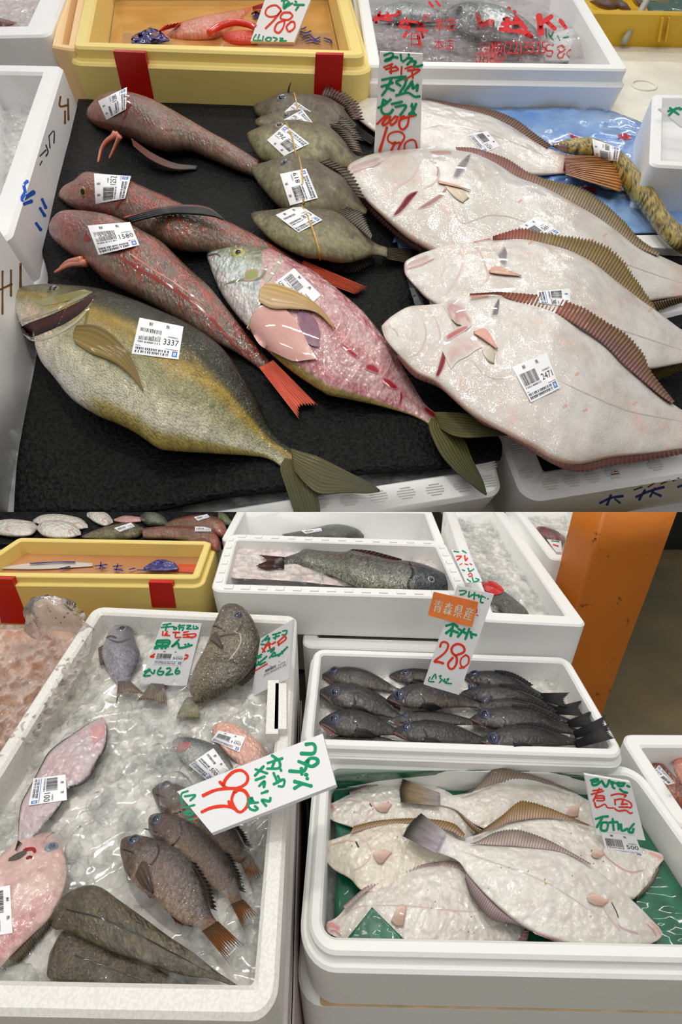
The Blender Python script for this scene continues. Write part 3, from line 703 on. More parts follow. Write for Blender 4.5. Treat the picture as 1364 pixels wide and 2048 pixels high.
# ---- yellow bin with tape
yq = [(-78, 1152), (397, 1157), (424, 1082), (38, 1075)]; yr = .06
yb = openbox('yellow_bin', L, yq, yr, yr+.36, .016, .09, M_YEL, 'pale yellow foam bin with red tape behind the long ice box', 'foam bin', r=.012, ledge=(.009, .016), taper=.004, bev=.002)
fp = o_front[yb.name]; tp = Pl(fp.o+fp.n*.0105, fp.n)
for q in ([(-12, 1158), (24, 1159), (58, 1248), (2, 1246)], [(297, 1165), (344, 1166), (352, 1216), (304, 1215)]):
    w = tp.at(np.array(q, float)); mk('red_tape', np.vstack([w, w-tp.n*.012]), [[0, 1, 2, 3], [0, 4, 5, 1], [1, 5, 6, 2], [2, 6, 7, 3], [3, 7, 4, 0]], M_RED, yb, False)
def watermat(name, c, c2):
    m, nt, b, N, Lk = nm(name); n = N.new('ShaderNodeTexNoise'); n.inputs['Scale'].default_value = 3; n.inputs['Detail'].default_value = 5
    Lk.new(texc(N, Lk, 1.0), n.inputs[0]); Lk.new(ramp(N, Lk, n.outputs[0], .35, .7, lc(c), lc(c2)), b.inputs['Base Color'])
    n2 = N.new('ShaderNodeTexNoise'); n2.inputs['Scale'].default_value = 14; Lk.new(texc(N, Lk, 1.0), n2.inputs[0]); bump(N, Lk, b, n2.outputs[0], .15, .01)
    setp(b, Roughness=.06, Coat_Weight=.5); return m
M_WATL = watermat('brown_tinted_water', (176, 120, 78), (206, 150, 104))
wl = rounded(L.loc(L.at(np.array(yq, float), yr)), .018, .01); wh = yr-.035
tag(mk('bin_water', L.wld(wl, wh), [list(range(len(wl)))], M_WATL, None, False), 'brownish water in the yellow bin behind the long ice box', 'water', None, 'stuff')
G = coons([(60, 1126), (120, 1122), (186, 1126)], [(186, 1126), (186, 1132)], [(-10, 1137), (80, 1138), (186, 1132)], [(60, 1126), (20, 1131), (-10, 1137)], 6, 20)
tag(sheet('floating_label', L, G, wh+.004, plainmat('wet_label', (206, 196, 186), .3, .4), None, .001), 'pale printed packet floating at the left of the brown water', 'packet')
G = coons([(288, 1134), (312, 1120), (330, 1119)], [(330, 1119), (350, 1126), (358, 1138)], [(288, 1138), (320, 1141), (358, 1138)], [(288, 1134), (287, 1136), (288, 1138)], 8, 14)
tag(sheet('navy_packet', L, G, wh+.004+.012*fbm(G[..., 0]/9, G[..., 1]/5, 3), plainmat('navy_film', (44, 40, 116), .15, .8), None, .002), 'navy blue plastic packet floating in the brown water', 'packet')
tag(mk('red_floating_film', L.at(np.array([(330, 1142), (392, 1146), (404, 1130), (360, 1128)], float), wh+.002), [[0, 1, 2, 3]], plainmat('red_film', (206, 74, 40), .2, .5), None, False), 'red film in the right corner of the brown water', 'film')
pr = Print()
for pts in ([(190, 1132), (214, 1129)], [(202, 1124), (200, 1138)], [(201, 1131), (210, 1137)], [(226, 1133), (244, 1131)], [(236, 1128), (232, 1141)], [(228, 1138), (246, 1141)], [(258, 1139), (270, 1136)], [(274, 1140), (292, 1140)], [(60, 1127), (110, 1124), (150, 1124)], [(120, 1137), (140, 1133)]): pr.stroke(pts, 2.4, (50, 44, 116))
V, Fc, C = pr.arr(); tag(mk('floating_print', L.at(V, wh+.008), Fc, M_INK, None, False, C), 'navy brush lettering on film floating in the brown water', 'film')
# ---- back shelf of fish beyond the yellow bin
SH = .035
sh = boxmesh('rubber_mat', (-1.0, .955, CAM[2]-.6+SH-.015), (-.265, 1.2, CAM[2]-.6+SH), M_MAT); tag(sh, 'black mat under the small fish behind the lower yellow bin', 'mat')
stand = boxmesh('back_crate', (-1.0, .955, TZ), (-.27, 1.18, CAM[2]-.6+SH-.015), M_FOAM); tag(stand, 'white foam block holding up the fish behind the lower yellow bin', 'foam block')
M_FLATL = fishmat("pale_flatfish_skin_front", 45, .05, .12, .35, 1.0, 6, .45, 0, 1, .08, .05, .06, 1.8)
M_GURNL = fishmat('gurnard_skin_small', 40, .2, .4, .36, .9, 9, .4, 0, 1, .03, .3, .05, 1.65)
def cf(seed, tone=(222, 217, 208), pink=.3, edge=(150, 128, 104), spots=0.0):
    def g(u, v, x, y):
        n = fbm(x*2.2, y*2.2, seed+3); m = fbm(x*9, y*9, seed+5)
        c = mix(np.array(tone), np.array(tone)*[.96, .945, .94], ss(.4, .7, n)); c = mix(c, (226, 190, 180), ss(.62, .74, m)*ss(.5, .65, n)*pink)
        c = mix(c, np.array(edge), np.clip((1-ss(0, .02, v))+ss(.98, 1, v), 0, 1)*.6); c = mix(c, (224, 186, 178), (1-ss(0, .06, u))*.8); c = mix(c, (196, 190, 196), ss(.9, 1, u)*.6); return c
    return g
for lab, top, bot, bs in (('white flatfish at the far left behind the lower yellow bin', [(-30, 1044), (20, 1038), (60, 1042), (76, 1052)], [(-30, 1066), (20, 1074), (60, 1072), (76, 1058)], 0), ('white flatfish head second from left behind the lower yellow bin', [(162, 1064), (150, 1048), (120, 1040), (90, 1042), (72, 1054)], [(162, 1070), (140, 1076), (110, 1077), (85, 1072), (74, 1060)], .01), ('white flatfish behind the others, its belly showing, at the lower back', [(176, 1050), (160, 1036), (120, 1028), (84, 1030), (66, 1040)], [(176, 1056), (150, 1060), (110, 1052), (84, 1050), (66, 1046)], 0), ('small white flatfish beside the grey filefish at the lower back', [(226, 1040), (214, 1026), (190, 1020), (174, 1026)], [(226, 1046), (210, 1053), (190, 1046), (174, 1034)], .0)):
    f = fish('pale_flatfish', lab, L, top, bot, cf(len(top)+int(top[0][0])), M_FLATL, .22, SH+bs, 50, 12, group='white flatfish behind the lower yellow bin'); line(f, 'gill_edge', [(np.array(top[1])+2)*.7+np.array(bot[1])*.3, (np.array(top[1])+np.array(bot[1]))/2+[-8, 0], np.array(top[1])*.3+np.array(bot[1])*.7], 2, (200, 160, 150))
G = coons([(228, 1032), (280, 1034)], [(280, 1034), (278, 1046)], [(232, 1044), (278, 1046)], [(228, 1032), (232, 1044)], 6, 10)
f = fish('pink_fish_tail', 'pink fish end between white flatfish and green fish at the lower back', L, [(228, 1038), (250, 1031), (282, 1034)], [(228, 1042), (250, 1047), (282, 1044)], lambda u, v, x, y: mix((190, 140, 138), (206, 160, 156), v), M_FLATL, .3, SH, 24, 8)
f = fish('filefish', 'grey filefish with a white label behind the lower yellow bin', L, [(163, 1072), (190, 1060), (225, 1050), (262, 1045), (288, 1056)], [(163, 1076), (200, 1080), (240, 1080), (272, 1076), (288, 1066)], c_file(8, .3), M_FILE, .4, SH, 50, 12); sticker(f, [(228, 1056), (262, 1045), (270, 1053), (240, 1064)], 766)
f = fish('green_fish', 'dark green round-headed fish at the lower back beside the red gurnards', L, [(338, 1046), (326, 1030), (300, 1022), (282, 1030)], [(338, 1052), (310, 1054), (292, 1052), (281, 1042)], lambda u, v, x, y: mix((60, 66, 50), (110, 116, 96), fbm(x*6, y*6, 3)), M_GURNL, .5, SH, 40, 12)
for lab, top, bot, e, st in (('red gurnard at the lower back with a label, its eye near the white box', [(455, 1062), (450, 1046), (430, 1032), (390, 1030), (350, 1038), (330, 1048)], [(455, 1070), (440, 1076), (400, 1066), (360, 1058), (330, 1056)], (433, 1045), [(388, 1034), (414, 1028), (420, 1034), (396, 1042)]), ('red gurnard directly behind the right corner of the lower yellow bin', [(442, 1090), (438, 1072), (420, 1058), (380, 1052), (330, 1052), (286, 1056)], [(442, 1100), (430, 1104), (400, 1092), (350, 1080), (286, 1078)], (419, 1073), [(390, 1053), (423, 1054), (422, 1063), (390, 1063)])):
    f = fish('red_gurnard', lab, L, top, bot, c_gurn(int(top[0][1]), .4), M_GURNL, .55, SH, 60, 14, group='red gurnards at the lower back'); eye(f, e[0], e[1], 5, (150, 110, 50)); sticker(f, st, 1500)
f = fish('green_fish', 'green fish tucked against the rear white box at the lower back', L, [(462, 1040), (452, 1028), (438, 1024)], [(464, 1050), (450, 1052), (436, 1044)], lambda u, v, x, y: mix((80, 90, 56), (130, 136, 100), fbm(x*6, y*6, 3)), M_GURNL, .5, SH, 24, 8)
# ---- rear white box (WB0), bream box, long ice boxes
openbox('foam_box', L, [(440, 1082), (892, 1092), (862, 1018), (478, 1014)], .06, .41, .022, .1, M_FOAM, 'rear white foam box behind the dark bream', 'foam box', r=.02, taper=.004)
f = fish('dark_fish', 'dark fish with a label in the rear white foam box', L, [(728, 1070), (716, 1058), (690, 1050), (660, 1049), (620, 1058), (565, 1068)], [(728, 1076), (690, 1084), (640, 1084), (600, 1080), (565, 1072)], lambda u, v, x, y: mix((40, 42, 40), (92, 96, 86), fbm(x*7, y*7, 3)*ss(.1, .5, v)), M_GURNL, .5, -.005, 60, 12)
sticker(f, [(602, 1061), (642, 1056), (644, 1062), (612, 1068)], 900)
bq = [(420, 1182), (946, 1197), (888, 1081), (455, 1067)]; bh = .075
hbb = hfor(L, 680, 1190, bh, 1276)
bb = openbox('foam_box', L, bq, bh, bh-hbb, .026, .07, M_FOAM, 'white foam box holding one large dark bream on ice', 'foam box', r=.025, taper=.006)
for (a, b_, k) in ((bq[0], bq[1], 15), (bq[1], bq[2], 7), (bq[2], bq[3], 13), (bq[3], bq[0], 7)):
    A3, B3 = L.at(np.array(a, float), bh), L.at(np.array(b_, float), bh); d = unit(B3-A3); inn = np.cross([0, 0, 1], d)
    for i in range(1, k):
        c = A3+(B3-A3)*i/k+inn*.013; w = .0085 if k > 8 else .006
        V = [c-d*w-inn*.006, c+d*w-inn*.006, c+d*w+inn*.006, c-d*w+inn*.006]; mk('rim_stud', np.vstack([np.array(V)+[0, 0, .0025], np.array(V)*1.0-[0, 0, .001]]), [[0, 1, 2, 3], [0, 4, 5, 1], [1, 5, 6, 2], [2, 6, 7, 3], [3, 7, 4, 0]], M_FOAM, bb, False)
M_PINKBED = bedmat('pinkish_white_ice', (214, 196, 190), (242, 232, 228))
ice('ice_bed', 'crushed ice around the large dark bream', L, [(452, 1166), (902, 1180), (872, 1092), (470, 1080)], bh-.035, 420, .018, seed=31, bedmat_=M_PINKBED, hf=lambda s, t: .012*(1-ss(.2, .6, s)))
def c_bream(u, v, x, y):
    n = fbm(x*4, y*4, 3); m = fbm(x*13, y*13, 8); c = mix((56, 54, 53), (98, 100, 92), ss(.15, .5, v)); c = mix(c, (150, 150, 130), ss(.6, .95, v)*.6); c = mix(c, (96, 70, 66), ss(.5, .65, n)*.5*(1-ss(.4, .7, v)))
    c = mix(c, (44, 52, 58), (1-ss(.2, .27, u))*.85); c = mix(c, (56, 50, 50), ss(.85, 1, u)); return c*(.65+.7*m)[..., None]
M_BREAM = fishmat('scaled_skin', 20, .6, .6, .36, .9, 8, .35, .1, 1, .05, .35, .05, 1.65)
f = fish('dark_bream', 'large dark scaled bream lying on ice in the white box', L, [(906, 1172), (902, 1158), (886, 1145), (855, 1131), (818, 1122), (787, 1120), (740, 1109), (706, 1102), (686, 1104), (639, 1101), (612, 1098), (595, 1106), (566, 1115)], [(904, 1178), (888, 1184), (855, 1187), (770, 1185), (720, 1178), (679, 1159), (642, 1144), (609, 1134), (588, 1131), (565, 1136)], c_bream, M_BREAM, .42, bh-.035, 120, 20)
DKF = fincol((70, 48, 46), (96, 60, 54), (40, 30, 30), .6)
fin(f, 'tail_fin', [(570, 1114), (568, 1136)], [(522, 1110), (534, 1120), (516, 1131), (530, 1138)], bh-.02, bh-.018, DKF, 10, 10, jag=.06)
fin(f, 'dorsal_fin', [(690, 1104), (740, 1109), (800, 1122)], [(706, 1098), (745, 1102), (804, 1118)], bh-.01, bh-.004, fincol((74, 48, 50), (96, 56, 56), (44, 32, 34)), 12, 5)
line(f, 'gill_edge', [(818, 1124), (826, 1145), (816, 1168), (822, 1186)], 4, (30, 34, 36)); line(f, 'mouth', [(905, 1173), (892, 1170), (884, 1176)], 2.5, (24, 24, 28)); eye(f, 862, 1159, 8, (150, 150, 140), (30, 30, 34), (40, 44, 48))
lq = [(410, 1284), (960, 1296), (920, 1240), (440, 1230)]
openbox('foam_box', L, [(604, 1294), (985, 1306), (930, 1165), (620, 1150)], hbb-.002, .358+hbb, .03, .05, M_FOAM, 'white foam box under the bream box', 'foam box', r=.02, taper=.004)
openbox('foam_box', L, [(962, 1241), (1177, 1252), (1000, 1010), (886, 1010)], .09, .45, .026, .09, M_FOAM, 'long white foam box of ice running back to the orange pillar', 'foam box', r=.014, taper=.006)
ice('ice_bed', 'crushed ice in the long box beside the orange pillar', L, [(950, 1236), (1150, 1240), (984, 1010), (876, 1010)], .045, 560, .024, seed=33, hf=lambda s, t: .018*(1-s), bedmat_=M_BED)
f = fish('dark_fish', 'dark fish with red tape on it in the ice beside the orange pillar', L, [(950, 1160), (985, 1168), (1020, 1190), (1050, 1215), (1062, 1236)], [(940, 1176), (965, 1200), (1000, 1226), (1040, 1240), (1060, 1242)], lambda u, v, x, y: mix((46, 46, 44), (110, 110, 104), fbm(x*7, y*7, 3)), M_BREAM, .4, .05, 50, 12)
strip(f, 'red_tape', [(962, 1166), (985, 1162), (1002, 1172)], [(985, 1190), (1000, 1188), (1008, 1180)], (196, 34, 30), 10, 6, 2, M_WETC); strip(f, 'red_tape', [(962, 1174), (976, 1176)], [(972, 1182), (982, 1186)], (206, 50, 44), 6, 4, 2.4, M_WETC)
sp = signplane(L, (945, 1168), .115, 60)
board('price_sign', 'small white sign lying on ice in the long box, green and red writing', sp, [(902, 1100), (936, 1102), (965, 1163), (932, 1166)], .003, (904, 1020, 2.965), [(GRN, 8, [(10, 245), (40, 250)], [(60, 240), (85, 255)]), (RDK, 9, [(25, 275), (55, 275), (30, 298)], [(75, 270), (80, 300), (92, 285)]), (RDK, 6, [(45, 325), (60, 318)], [(75, 320), (95, 325)], [(105, 318), (118, 325)]), (GRN, 8, [(60, 355), (75, 360)], [(95, 345), (105, 365), (130, 350)]), (RDK, 7, [(95, 385), (110, 375), (120, 390), (100, 395)]), (GRN, 8, [(90, 410), (110, 425)], [(120, 400), (130, 425), (160, 415), (140, 405)])])
openbox('foam_box', L, [(1102, 1118), (1255, 1126), (1150, 1000), (1012, 1000)], .10, .46, .022, .08, M_FOAM, 'white foam box of ice half hidden behind the orange pillar', 'foam box', r=.012, taper=.006)
ice('ice_bed', 'crushed ice in the box half hidden by the orange pillar', L, [(1108, 1114), (1235, 1118), (1136, 1005), (1020, 1005)], .06, 260, .022, seed=35, bedmat_=M_BED)
f = fish('red_fish', 'red and dark fish on ice against the orange pillar', L, [(1064, 1062), (1080, 1052), (1110, 1060), (1130, 1074)], [(1066, 1070), (1090, 1082), (1112, 1090), (1130, 1086)], lambda u, v, x, y: mix((150, 50, 56), (90, 84, 84), ss(.4, .6, fbm(x*4, y*4, 3))), M_GURNL, .4, .065, 30, 10)
sp = signplane(L, (1112, 1100), .08, 55)
board('price_sign', 'tiny white sign beside the orange pillar', sp, [(1094, 1078), (1122, 1082), (1124, 1104), (1112, 1104)], .003, (904, 1020, 2.965), [(GRN, 7, [(590, 183), (635, 188)]), (RDK, 8, [(600, 205), (630, 215)])])
# ---- orange bin with the plastic bag, left
openbox('orange_bin', L, [(-200, 1560), (60, 1560), (150, 1262), (-130, 1252)], -.01, .33, .012, .12, plainmat('orange_plastic', (236, 160, 70), .35, .3), 'orange bin at the left edge filled by a plastic bag', 'bin', r=.02, taper=.004)
G = coons([(-120, 1262), (60, 1262), (180, 1272)], [(180, 1272), (150, 1330), (60, 1480)], [(-220, 1520), (-60, 1520), (60, 1480)], [(-120, 1262), (-170, 1380), (-220, 1520)], 30, 40)
tag(sheet('bag_contents', L, G, .008+.03*fbm(G[..., 0]/60, G[..., 1]/50, 3), plainmat('pink_flesh', (226, 184, 158), .35, .4, .3, 30, .1), None, .02), 'pale pink fish offal inside the bag at the left edge', 'fish offal', None, 'stuff')
def crump(G, sd, a): return a*(1-np.abs(fbm(G[..., 0]/38, G[..., 1]/30, sd)-.5)*4)+a*.6*(1-np.abs(fbm(G[..., 0]/13, G[..., 1]/12, sd+7)-.5)*4)
G = coons([(-130, 1250), (40, 1250), (186, 1256)], [(186, 1256), (168, 1330), (70, 1484)], [(-220, 1530), (-60, 1530), (70, 1484)], [(-130, 1250), (-170, 1380), (-220, 1530)], 60, 70)
bag = sheet('plastic_bag', L, G, .046+crump(G, 5, .018), M_FILMP); tag(bag, 'crumpled clear plastic bag bulging from the orange bin at the left', 'plastic bag')
n, m_ = 26, 22; s, t = np.meshgrid(np.linspace(0, 1, n), np.linspace(0, 2*np.pi, m_, endpoint=False), indexing='ij')
p0 = L.at(np.array([124, 1262.]), .06); hgt = .075; rad = (.046*np.sqrt(np.clip(1-s**2.4, 0, 1))+.0005)*(1+.16*np.cos(t*5+s*4)+.1*np.cos(t*9-s*7))
V = np.stack([p0[0]+rad*np.cos(t)*1.0-.012*s, p0[1]+rad*np.sin(t)*.6, p0[2]+hgt*s], -1).reshape(-1, 3); mk('bag_peak', V, grid_faces(n, m_, 0, True), M_FILMP, bag)
for (x, y, r) in ((101, 1222, 4), (97, 1216, 3), (129, 1234, 3), (122, 1245, 2), (136, 1226, 2), (112, 1236, 2)):
    q = L.at(np.array([x, y], float), .11); k = np.array([[math.cos(a), 0, math.sin(a)] for a in np.linspace(0, 2*np.pi, 9)[:-1]])*r*np.linalg.norm(q-CAM)/F*.5; mk('blood_spot', np.vstack([q+k, q+k-[0, .001, 0]]), [list(range(8)), list(range(8, 16))[::-1]], plainmat('dried_blood', (130, 24, 24), .4) if 'dried_blood' not in MATS else MATS['dried_blood'], bag, False)
# ---- long ice box A
aq = [(-345, 2022), (553, 2040), (594, 1230), (188, 1211)]
ba = openbox('foam_box', L, aq, .07, .43, .021, .09, M_BEAD, 'long worn white foam box of ice with mixed fish at the front left', 'foam box', r=.02, taper=.006, bev=.004, K=6)
q = L.loc(L.at(np.array([(566, 1420), (578, 1420), (580, 1360), (570, 1360)], float), .03))
for (a, b_) in (((548, 1372), (545, 1480)), ((563, 1378), (562, 1470))):
    A3, B3 = L.at(np.array(a, float), .07), L.at(np.array(b_, float), .07); w = .008; c = [A3-[w, 0, 0], A3+[w, 0, 0], B3+[w, 0, 0], B3-[w, 0, 0]]
    mk('broken_rim', np.vstack([np.array(c)+[0, 0, .012], np.array(c)-[0, 0, .006]]), [[3, 2, 1, 0], [0, 1, 5, 4], [1, 2, 6, 5], [2, 3, 7, 6], [3, 0, 4, 7]], M_BEAD, ba, False)
AH = .028
AV = [(235, 1300, 36), (240, 1345, 30), (460, 1290, 62), (430, 1350, 45), (330, 1320, 45), (150, 1520, 55), (110, 1560, 50), (70, 1640, 40), (60, 1760, 75), (40, 1850, 70), (230, 1850, 90), (320, 1910, 70), (150, 1900, 60), (330, 1750, 62), (390, 1800, 55), (290, 1700, 40), (430, 1740, 45), (400, 1660, 60), (340, 1600, 40), (450, 1860, 35), (480, 1810, 35), (420, 1520, 45), (480, 1500, 40), (405, 1940, 60), (460, 1970, 20), (200, 1935, 70), (125, 1930, 50), (300, 1970, 50), (230, 1880, 70)]
ice('ice_bed', 'clear melting ice lumps in the long front left box', L, [(-330, 1985), (520, 2000), (566, 1248), (204, 1228)], AH, 1150, .028, seed=41, avoid=AV, lift=1.0, noise=.35, big=.5)
def cgrey(seed, a=(84, 84, 88), b_=(160, 156, 158), belly=(186, 182, 182)):
    def g(u, v, x, y):
        m = fbm(x*12, y*12, seed); n = fbm(x*3, y*3, seed+5); c = mix(np.array(a), np.array(b_), ss(.1, .6, v)); c = mix(c, np.array(belly), ss(.7, 1, v)*.6); return c*(.75+.35*m+.15*n)[..., None]
    return g
M_SCL = fishmat('small_scaled_skin', 26, .4, .5, .36, .9, 7, .4, .05, 1, .03, .3, .05, 1.65)
TAILF = fincol((110, 100, 98), (130, 112, 92), (70, 62, 58), .6)
f = fish('grey_fish', 'small silvery purple fish left of the sign in the long ice box', L, [(247, 1246), (260, 1252), (269, 1270), (276, 1290), (282, 1307), (277, 1330), (266, 1350), (258, 1368)], [(246, 1246), (230, 1251), (216, 1266), (207, 1288), (202, 1307), (209, 1330), (220, 1350), (236, 1368)], cgrey(3, (92, 90, 98), (142, 138, 148)), M_SCL, .42, AH+.004, 80, 18)
fin(f, 'tail_fin', [(236, 1362), (260, 1362)], [(232, 1406), (246, 1384), (290, 1388)], AH+.014, AH+.018, TAILF, 9, 8, jag=.06); eye(f, 244, 1258, 9, (110, 110, 116), (14, 14, 22), (60, 58, 60)); line(f, 'mouth', [(212, 1276), (222, 1272), (234, 1276)], 3, (50, 46, 50)); line(f, 'gill_edge', [(216, 1278), (238, 1284), (262, 1276)], 2.5, (70, 68, 74))
fin(f, 'pelvic_fin', [(206, 1290), (206, 1325)], [(196, 1296), (200, 1330)], AH+.012, AH+.006, TAILF, 6, 5)
f = fish('grey_fish', 'grey fish hidden behind the 626 sign with its tail showing below', L, [(392, 1250), (398, 1268), (390, 1296), (365, 1330), (340, 1356), (326, 1374)], [(372, 1252), (350, 1275), (325, 1310), (305, 1345), (298, 1362), (304, 1374)], cgrey(7), M_SCL, .42, AH, 60, 14)
fin(f, 'tail_fin', [(302, 1366), (328, 1368)], [(276, 1400), (300, 1398), (334, 1408)], AH+.014, AH+.02, TAILF, 10, 8, jag=.06)
def c_sea(u, v, x, y):
    n = fbm(x*3, y*3, 3); c = mix((74, 68, 54), (108, 98, 80), ss(.1, .5, v)); c = mix(c, (150, 138, 118), ss(.55, .95, v)*.7); c = mix(c, (98, 90, 80), (1-ss(.24, .3, u))*.8); return c*(.8+.4*n)[..., None]
f = fish('black_bream', 'big brown-grey bream standing head up at the back of the long ice box', L, [(447, 1211), (462, 1207), (480, 1211), (493, 1221), (505, 1238), (515, 1258), (521, 1285), (514, 1319), (496, 1346), (472, 1370), (448, 1388), (424, 1400)], [(444, 1214), (434, 1234), (425, 1254), (419, 1276), (406, 1305), (391, 1332), (380, 1362), (380, 1384), (388, 1402)], c_sea, fishmat('big_scaled_skin', 24, .5, .6, .36, .9, 8, .4, .05, 1, .04, .3, .05, 1.65), .38, [.10, .07, .045, .036], 110, 22)
eye(f, 477, 1231, 8, (60, 66, 96), (12, 14, 34), (64, 60, 52)); line(f, 'mouth', [(424, 1252), (436, 1254), (452, 1264)], 3, (60, 52, 46)); line(f, 'gill_edge', [(428, 1276), (452, 1270), (474, 1266), (486, 1244)], 3, (66, 60, 52)); line(f, 'lateral_line', [(478, 1262), (482, 1280), (474, 1300), (456, 1322)], 2.4, (176, 168, 146))
layfin(f, 'pectoral_fin', coons([(424, 1268), (434, 1264), (446, 1292)], [(446, 1292), (444, 1296)], [(420, 1280), (430, 1286), (444, 1296)], [(424, 1268), (421, 1274), (420, 1280)], 8, 14), lambda s, t: mix((96, 88, 76), (70, 64, 56), s), 4)
fin(f, 'dorsal_fin', [(514, 1318), (496, 1346), (474, 1368)], [(520, 1326), (506, 1352), (484, 1372)], .055, .05, fincol((80, 74, 66), (64, 58, 54), (40, 36, 34)), 10, 5, jag=.1)
f = fish('fish_tail', 'olive fish tail poking out of the ice below the 626 sign', L, [(384, 1394), (398, 1410), (400, 1436)], [(372, 1396), (360, 1416), (352, 1436)], lambda u, v, x, y: mix((112, 106, 76), (140, 132, 96), fbm(x*4, y*4, 3)), M_SCL, .2, AH+.004, 24, 8)
def Sq(*a): return a
Z = (260, 1230, 4.012)
sp = signplane(L, (326, 1369), AH+.012, 30)
sg = board('price_sign', 'white sign reading 626 in green with a 500 label, in the long ice box', sp, [(324, 1245), (403, 1248), (373, 1372), (279, 1368)], .005, Z,
 [(GRN, 13, [(265, 80), (330, 68)], [(250, 100), (345, 92)], [(300, 72), (285, 125)], [(350, 95), (375, 105), (355, 118), (350, 95)], [(400, 75), (395, 120)], [(385, 90), (440, 82)], [(390, 105), (430, 100), (420, 125)], [(455, 85), (490, 85), (455, 110), (495, 112)], [(510, 85), (512, 110), (545, 108)], [(530, 90), (548, 105)]),
  (RDK, 13, [(265, 130), (262, 165)], [(300, 130), (285, 160), (320, 165)], [(300, 150), (275, 165)], [(345, 140), (400, 140)], [(370, 135), (365, 178), (410, 178)], [(430, 140), (470, 132)], [(425, 160), (520, 150), (515, 175), (425, 178)], [(460, 165), (500, 185)]),
  (GRN, 16, [(220, 205), (215, 240), (305, 240), (315, 205), (220, 205)], [(215, 222), (310, 222)], [(265, 205), (258, 260)], [(200, 255), (310, 250)], [(195, 268), (225, 268)], [(250, 268), (262, 268)], [(280, 266), (290, 266)], [(395, 195), (335, 255), (385, 225), (395, 262), (440, 258), (500, 240)], [(440, 235), (450, 240)], [(465, 230), (475, 236)]),
  (RDK, 14, [(200, 312), (165, 335), (205, 335)], [(440, 320), (465, 325), (455, 345), (430, 355)]),
  (GRN, 14, [(115, 455), (165, 435), (110, 485), (165, 485)], [(150, 430), (185, 470), (200, 440)], [(250, 420), (225, 450), (225, 475), (255, 478), (270, 455), (235, 452)], [(295, 430), (320, 425), (325, 445), (290, 478), (345, 472)], [(385, 420), (365, 448), (370, 470), (395, 465), (395, 448), (370, 450)])])
sticker(sg, [(313, 1299), (372, 1302), (364, 1331), (305, 1328)], 500, order=3, off=.8)
sp = signplane(L, (540, 1375), AH+.03, 25, -52)
sg = board('price_sign', 'tilted white sign leaning on the right wall of the long ice box', sp, [(521, 1277), (585, 1239), (577, 1357), (502, 1394)], .004, Z,
 [(GRN, 13, [(1060, 215), (1110, 165)], [(1085, 205), (1120, 185), (1100, 235)], [(1050, 235), (1115, 240)], [(1145, 160), (1210, 140)], [(1175, 150), (1165, 195)], [(1150, 185), (1200, 165)], [(1225, 130), (1260, 125), (1250, 155), (1220, 160)]),
  (RDK, 14, [(1060, 265), (1085, 295)], [(1100, 230), (1065, 300)], [(1090, 250), (1130, 230)], [(1120, 220), (1125, 270), (1160, 260)], [(1140, 235), (1170, 215)], [(1185, 220), (1245, 165)], [(1190, 240), (1250, 195), (1245, 165)], [(1190, 215), (1195, 245)]),
  (GRN, 14, [(1105, 290), (1160, 270), (1130, 300)], [(1020, 335), (1060, 315)], [(1015, 350), (1055, 335)], [(1010, 410), (1100, 330)], [(1030, 370), (1040, 400), (1090, 375)], [(1120, 345), (1160, 300), (1170, 330)], [(1140, 335), (1210, 310)], [(1190, 330), (1265, 255)], [(1220, 290), (1225, 310)]), (RDK, 10, [(1000, 450), (1105, 390)])])
sticker(sg, [(528, 1337), (574, 1314), (573, 1330), (525, 1354)], 500, order=3, off=.8)
# flatfish with dark fringe
def c_pinkflat(seed, tone=(196, 182, 186), edge=(34, 31, 33), ew=.08):
    def g(u, v, x, y):
        n = fbm(x*3, y*3, seed); m = fbm(x*10, y*3, seed+4); c = mix(np.array(tone), np.array(tone)*[1.02, .95, .95], ss(.35, .7, n)); c = mix(c, (196, 130, 130), (1-ss(.05, .14, u))*.5*ss(.4, .6, n)); c = mix(c, (216, 196, 198), ss(.5, .7, m)*.35)
        return mix(c, np.array(edge), np.clip((1-ss(ew*.3, ew, v))+ss(1-ew, 1-ew*.3, v), 0, 1))
    return g
f = fish('pale_flatfish', 'pink bellied flatfish with a black fringe, curved on the ice at the left', L, [(204, 1434), (176, 1447), (145, 1468), (115, 1488), (94, 1508), (81, 1532), (67, 1559), (54, 1583), (41, 1610), (37, 1647), (36, 1684)], [(210, 1440), (215, 1458), (213, 1492), (200, 1518), (183, 1552), (163, 1570), (138, 1580), (119, 1616), (92, 1647), (78, 1664), (48, 1692)], c_pinkflat(3), M_FLATL, .13, AH+.012, 100, 18)
sticker(f, [(131, 1549), (134, 1600), (57, 1611), (67, 1557)], 100)
strip(f, 'gill_patch', [(178, 1460), (196, 1446), (208, 1450)], [(188, 1488), (200, 1478), (210, 1474)], lambda s, t: mix((190, 120, 124), (222, 190, 188), fbm(s*4, t*4, 3)), 14, 6)
fin(f, 'tail_fin', [(36, 1680), (48, 1690)], [(30, 1700), (38, 1706)], AH+.02, AH+.022, fincol((60, 54, 52), (40, 36, 36), (30, 28, 28)), 5)
f = fish('skinned_fish', 'large raw pink flatfish with a blue eye, cut off by the left edge', L, [(104, 1664), (124, 1694), (134, 1733), (128, 1780), (104, 1831), (68, 1867), (31, 1903), (0, 1936), (-30, 1960)], [(92, 1664), (60, 1674), (31, 1684), (0, 1712), (-60, 1760), (-100, 1830), (-110, 1890), (-90, 1940), (-50, 1966)], lambda u, v, x, y: mix(mix((206, 166, 160), (220, 190, 180), ss(.3, .7, fbm(x*2.5, y*2.5, 3))), (186, 110, 120), gau(v, .14, .07)*.6*ss(.3, .6, u)), M_FLATL, .2, AH+.008, 100, 18)
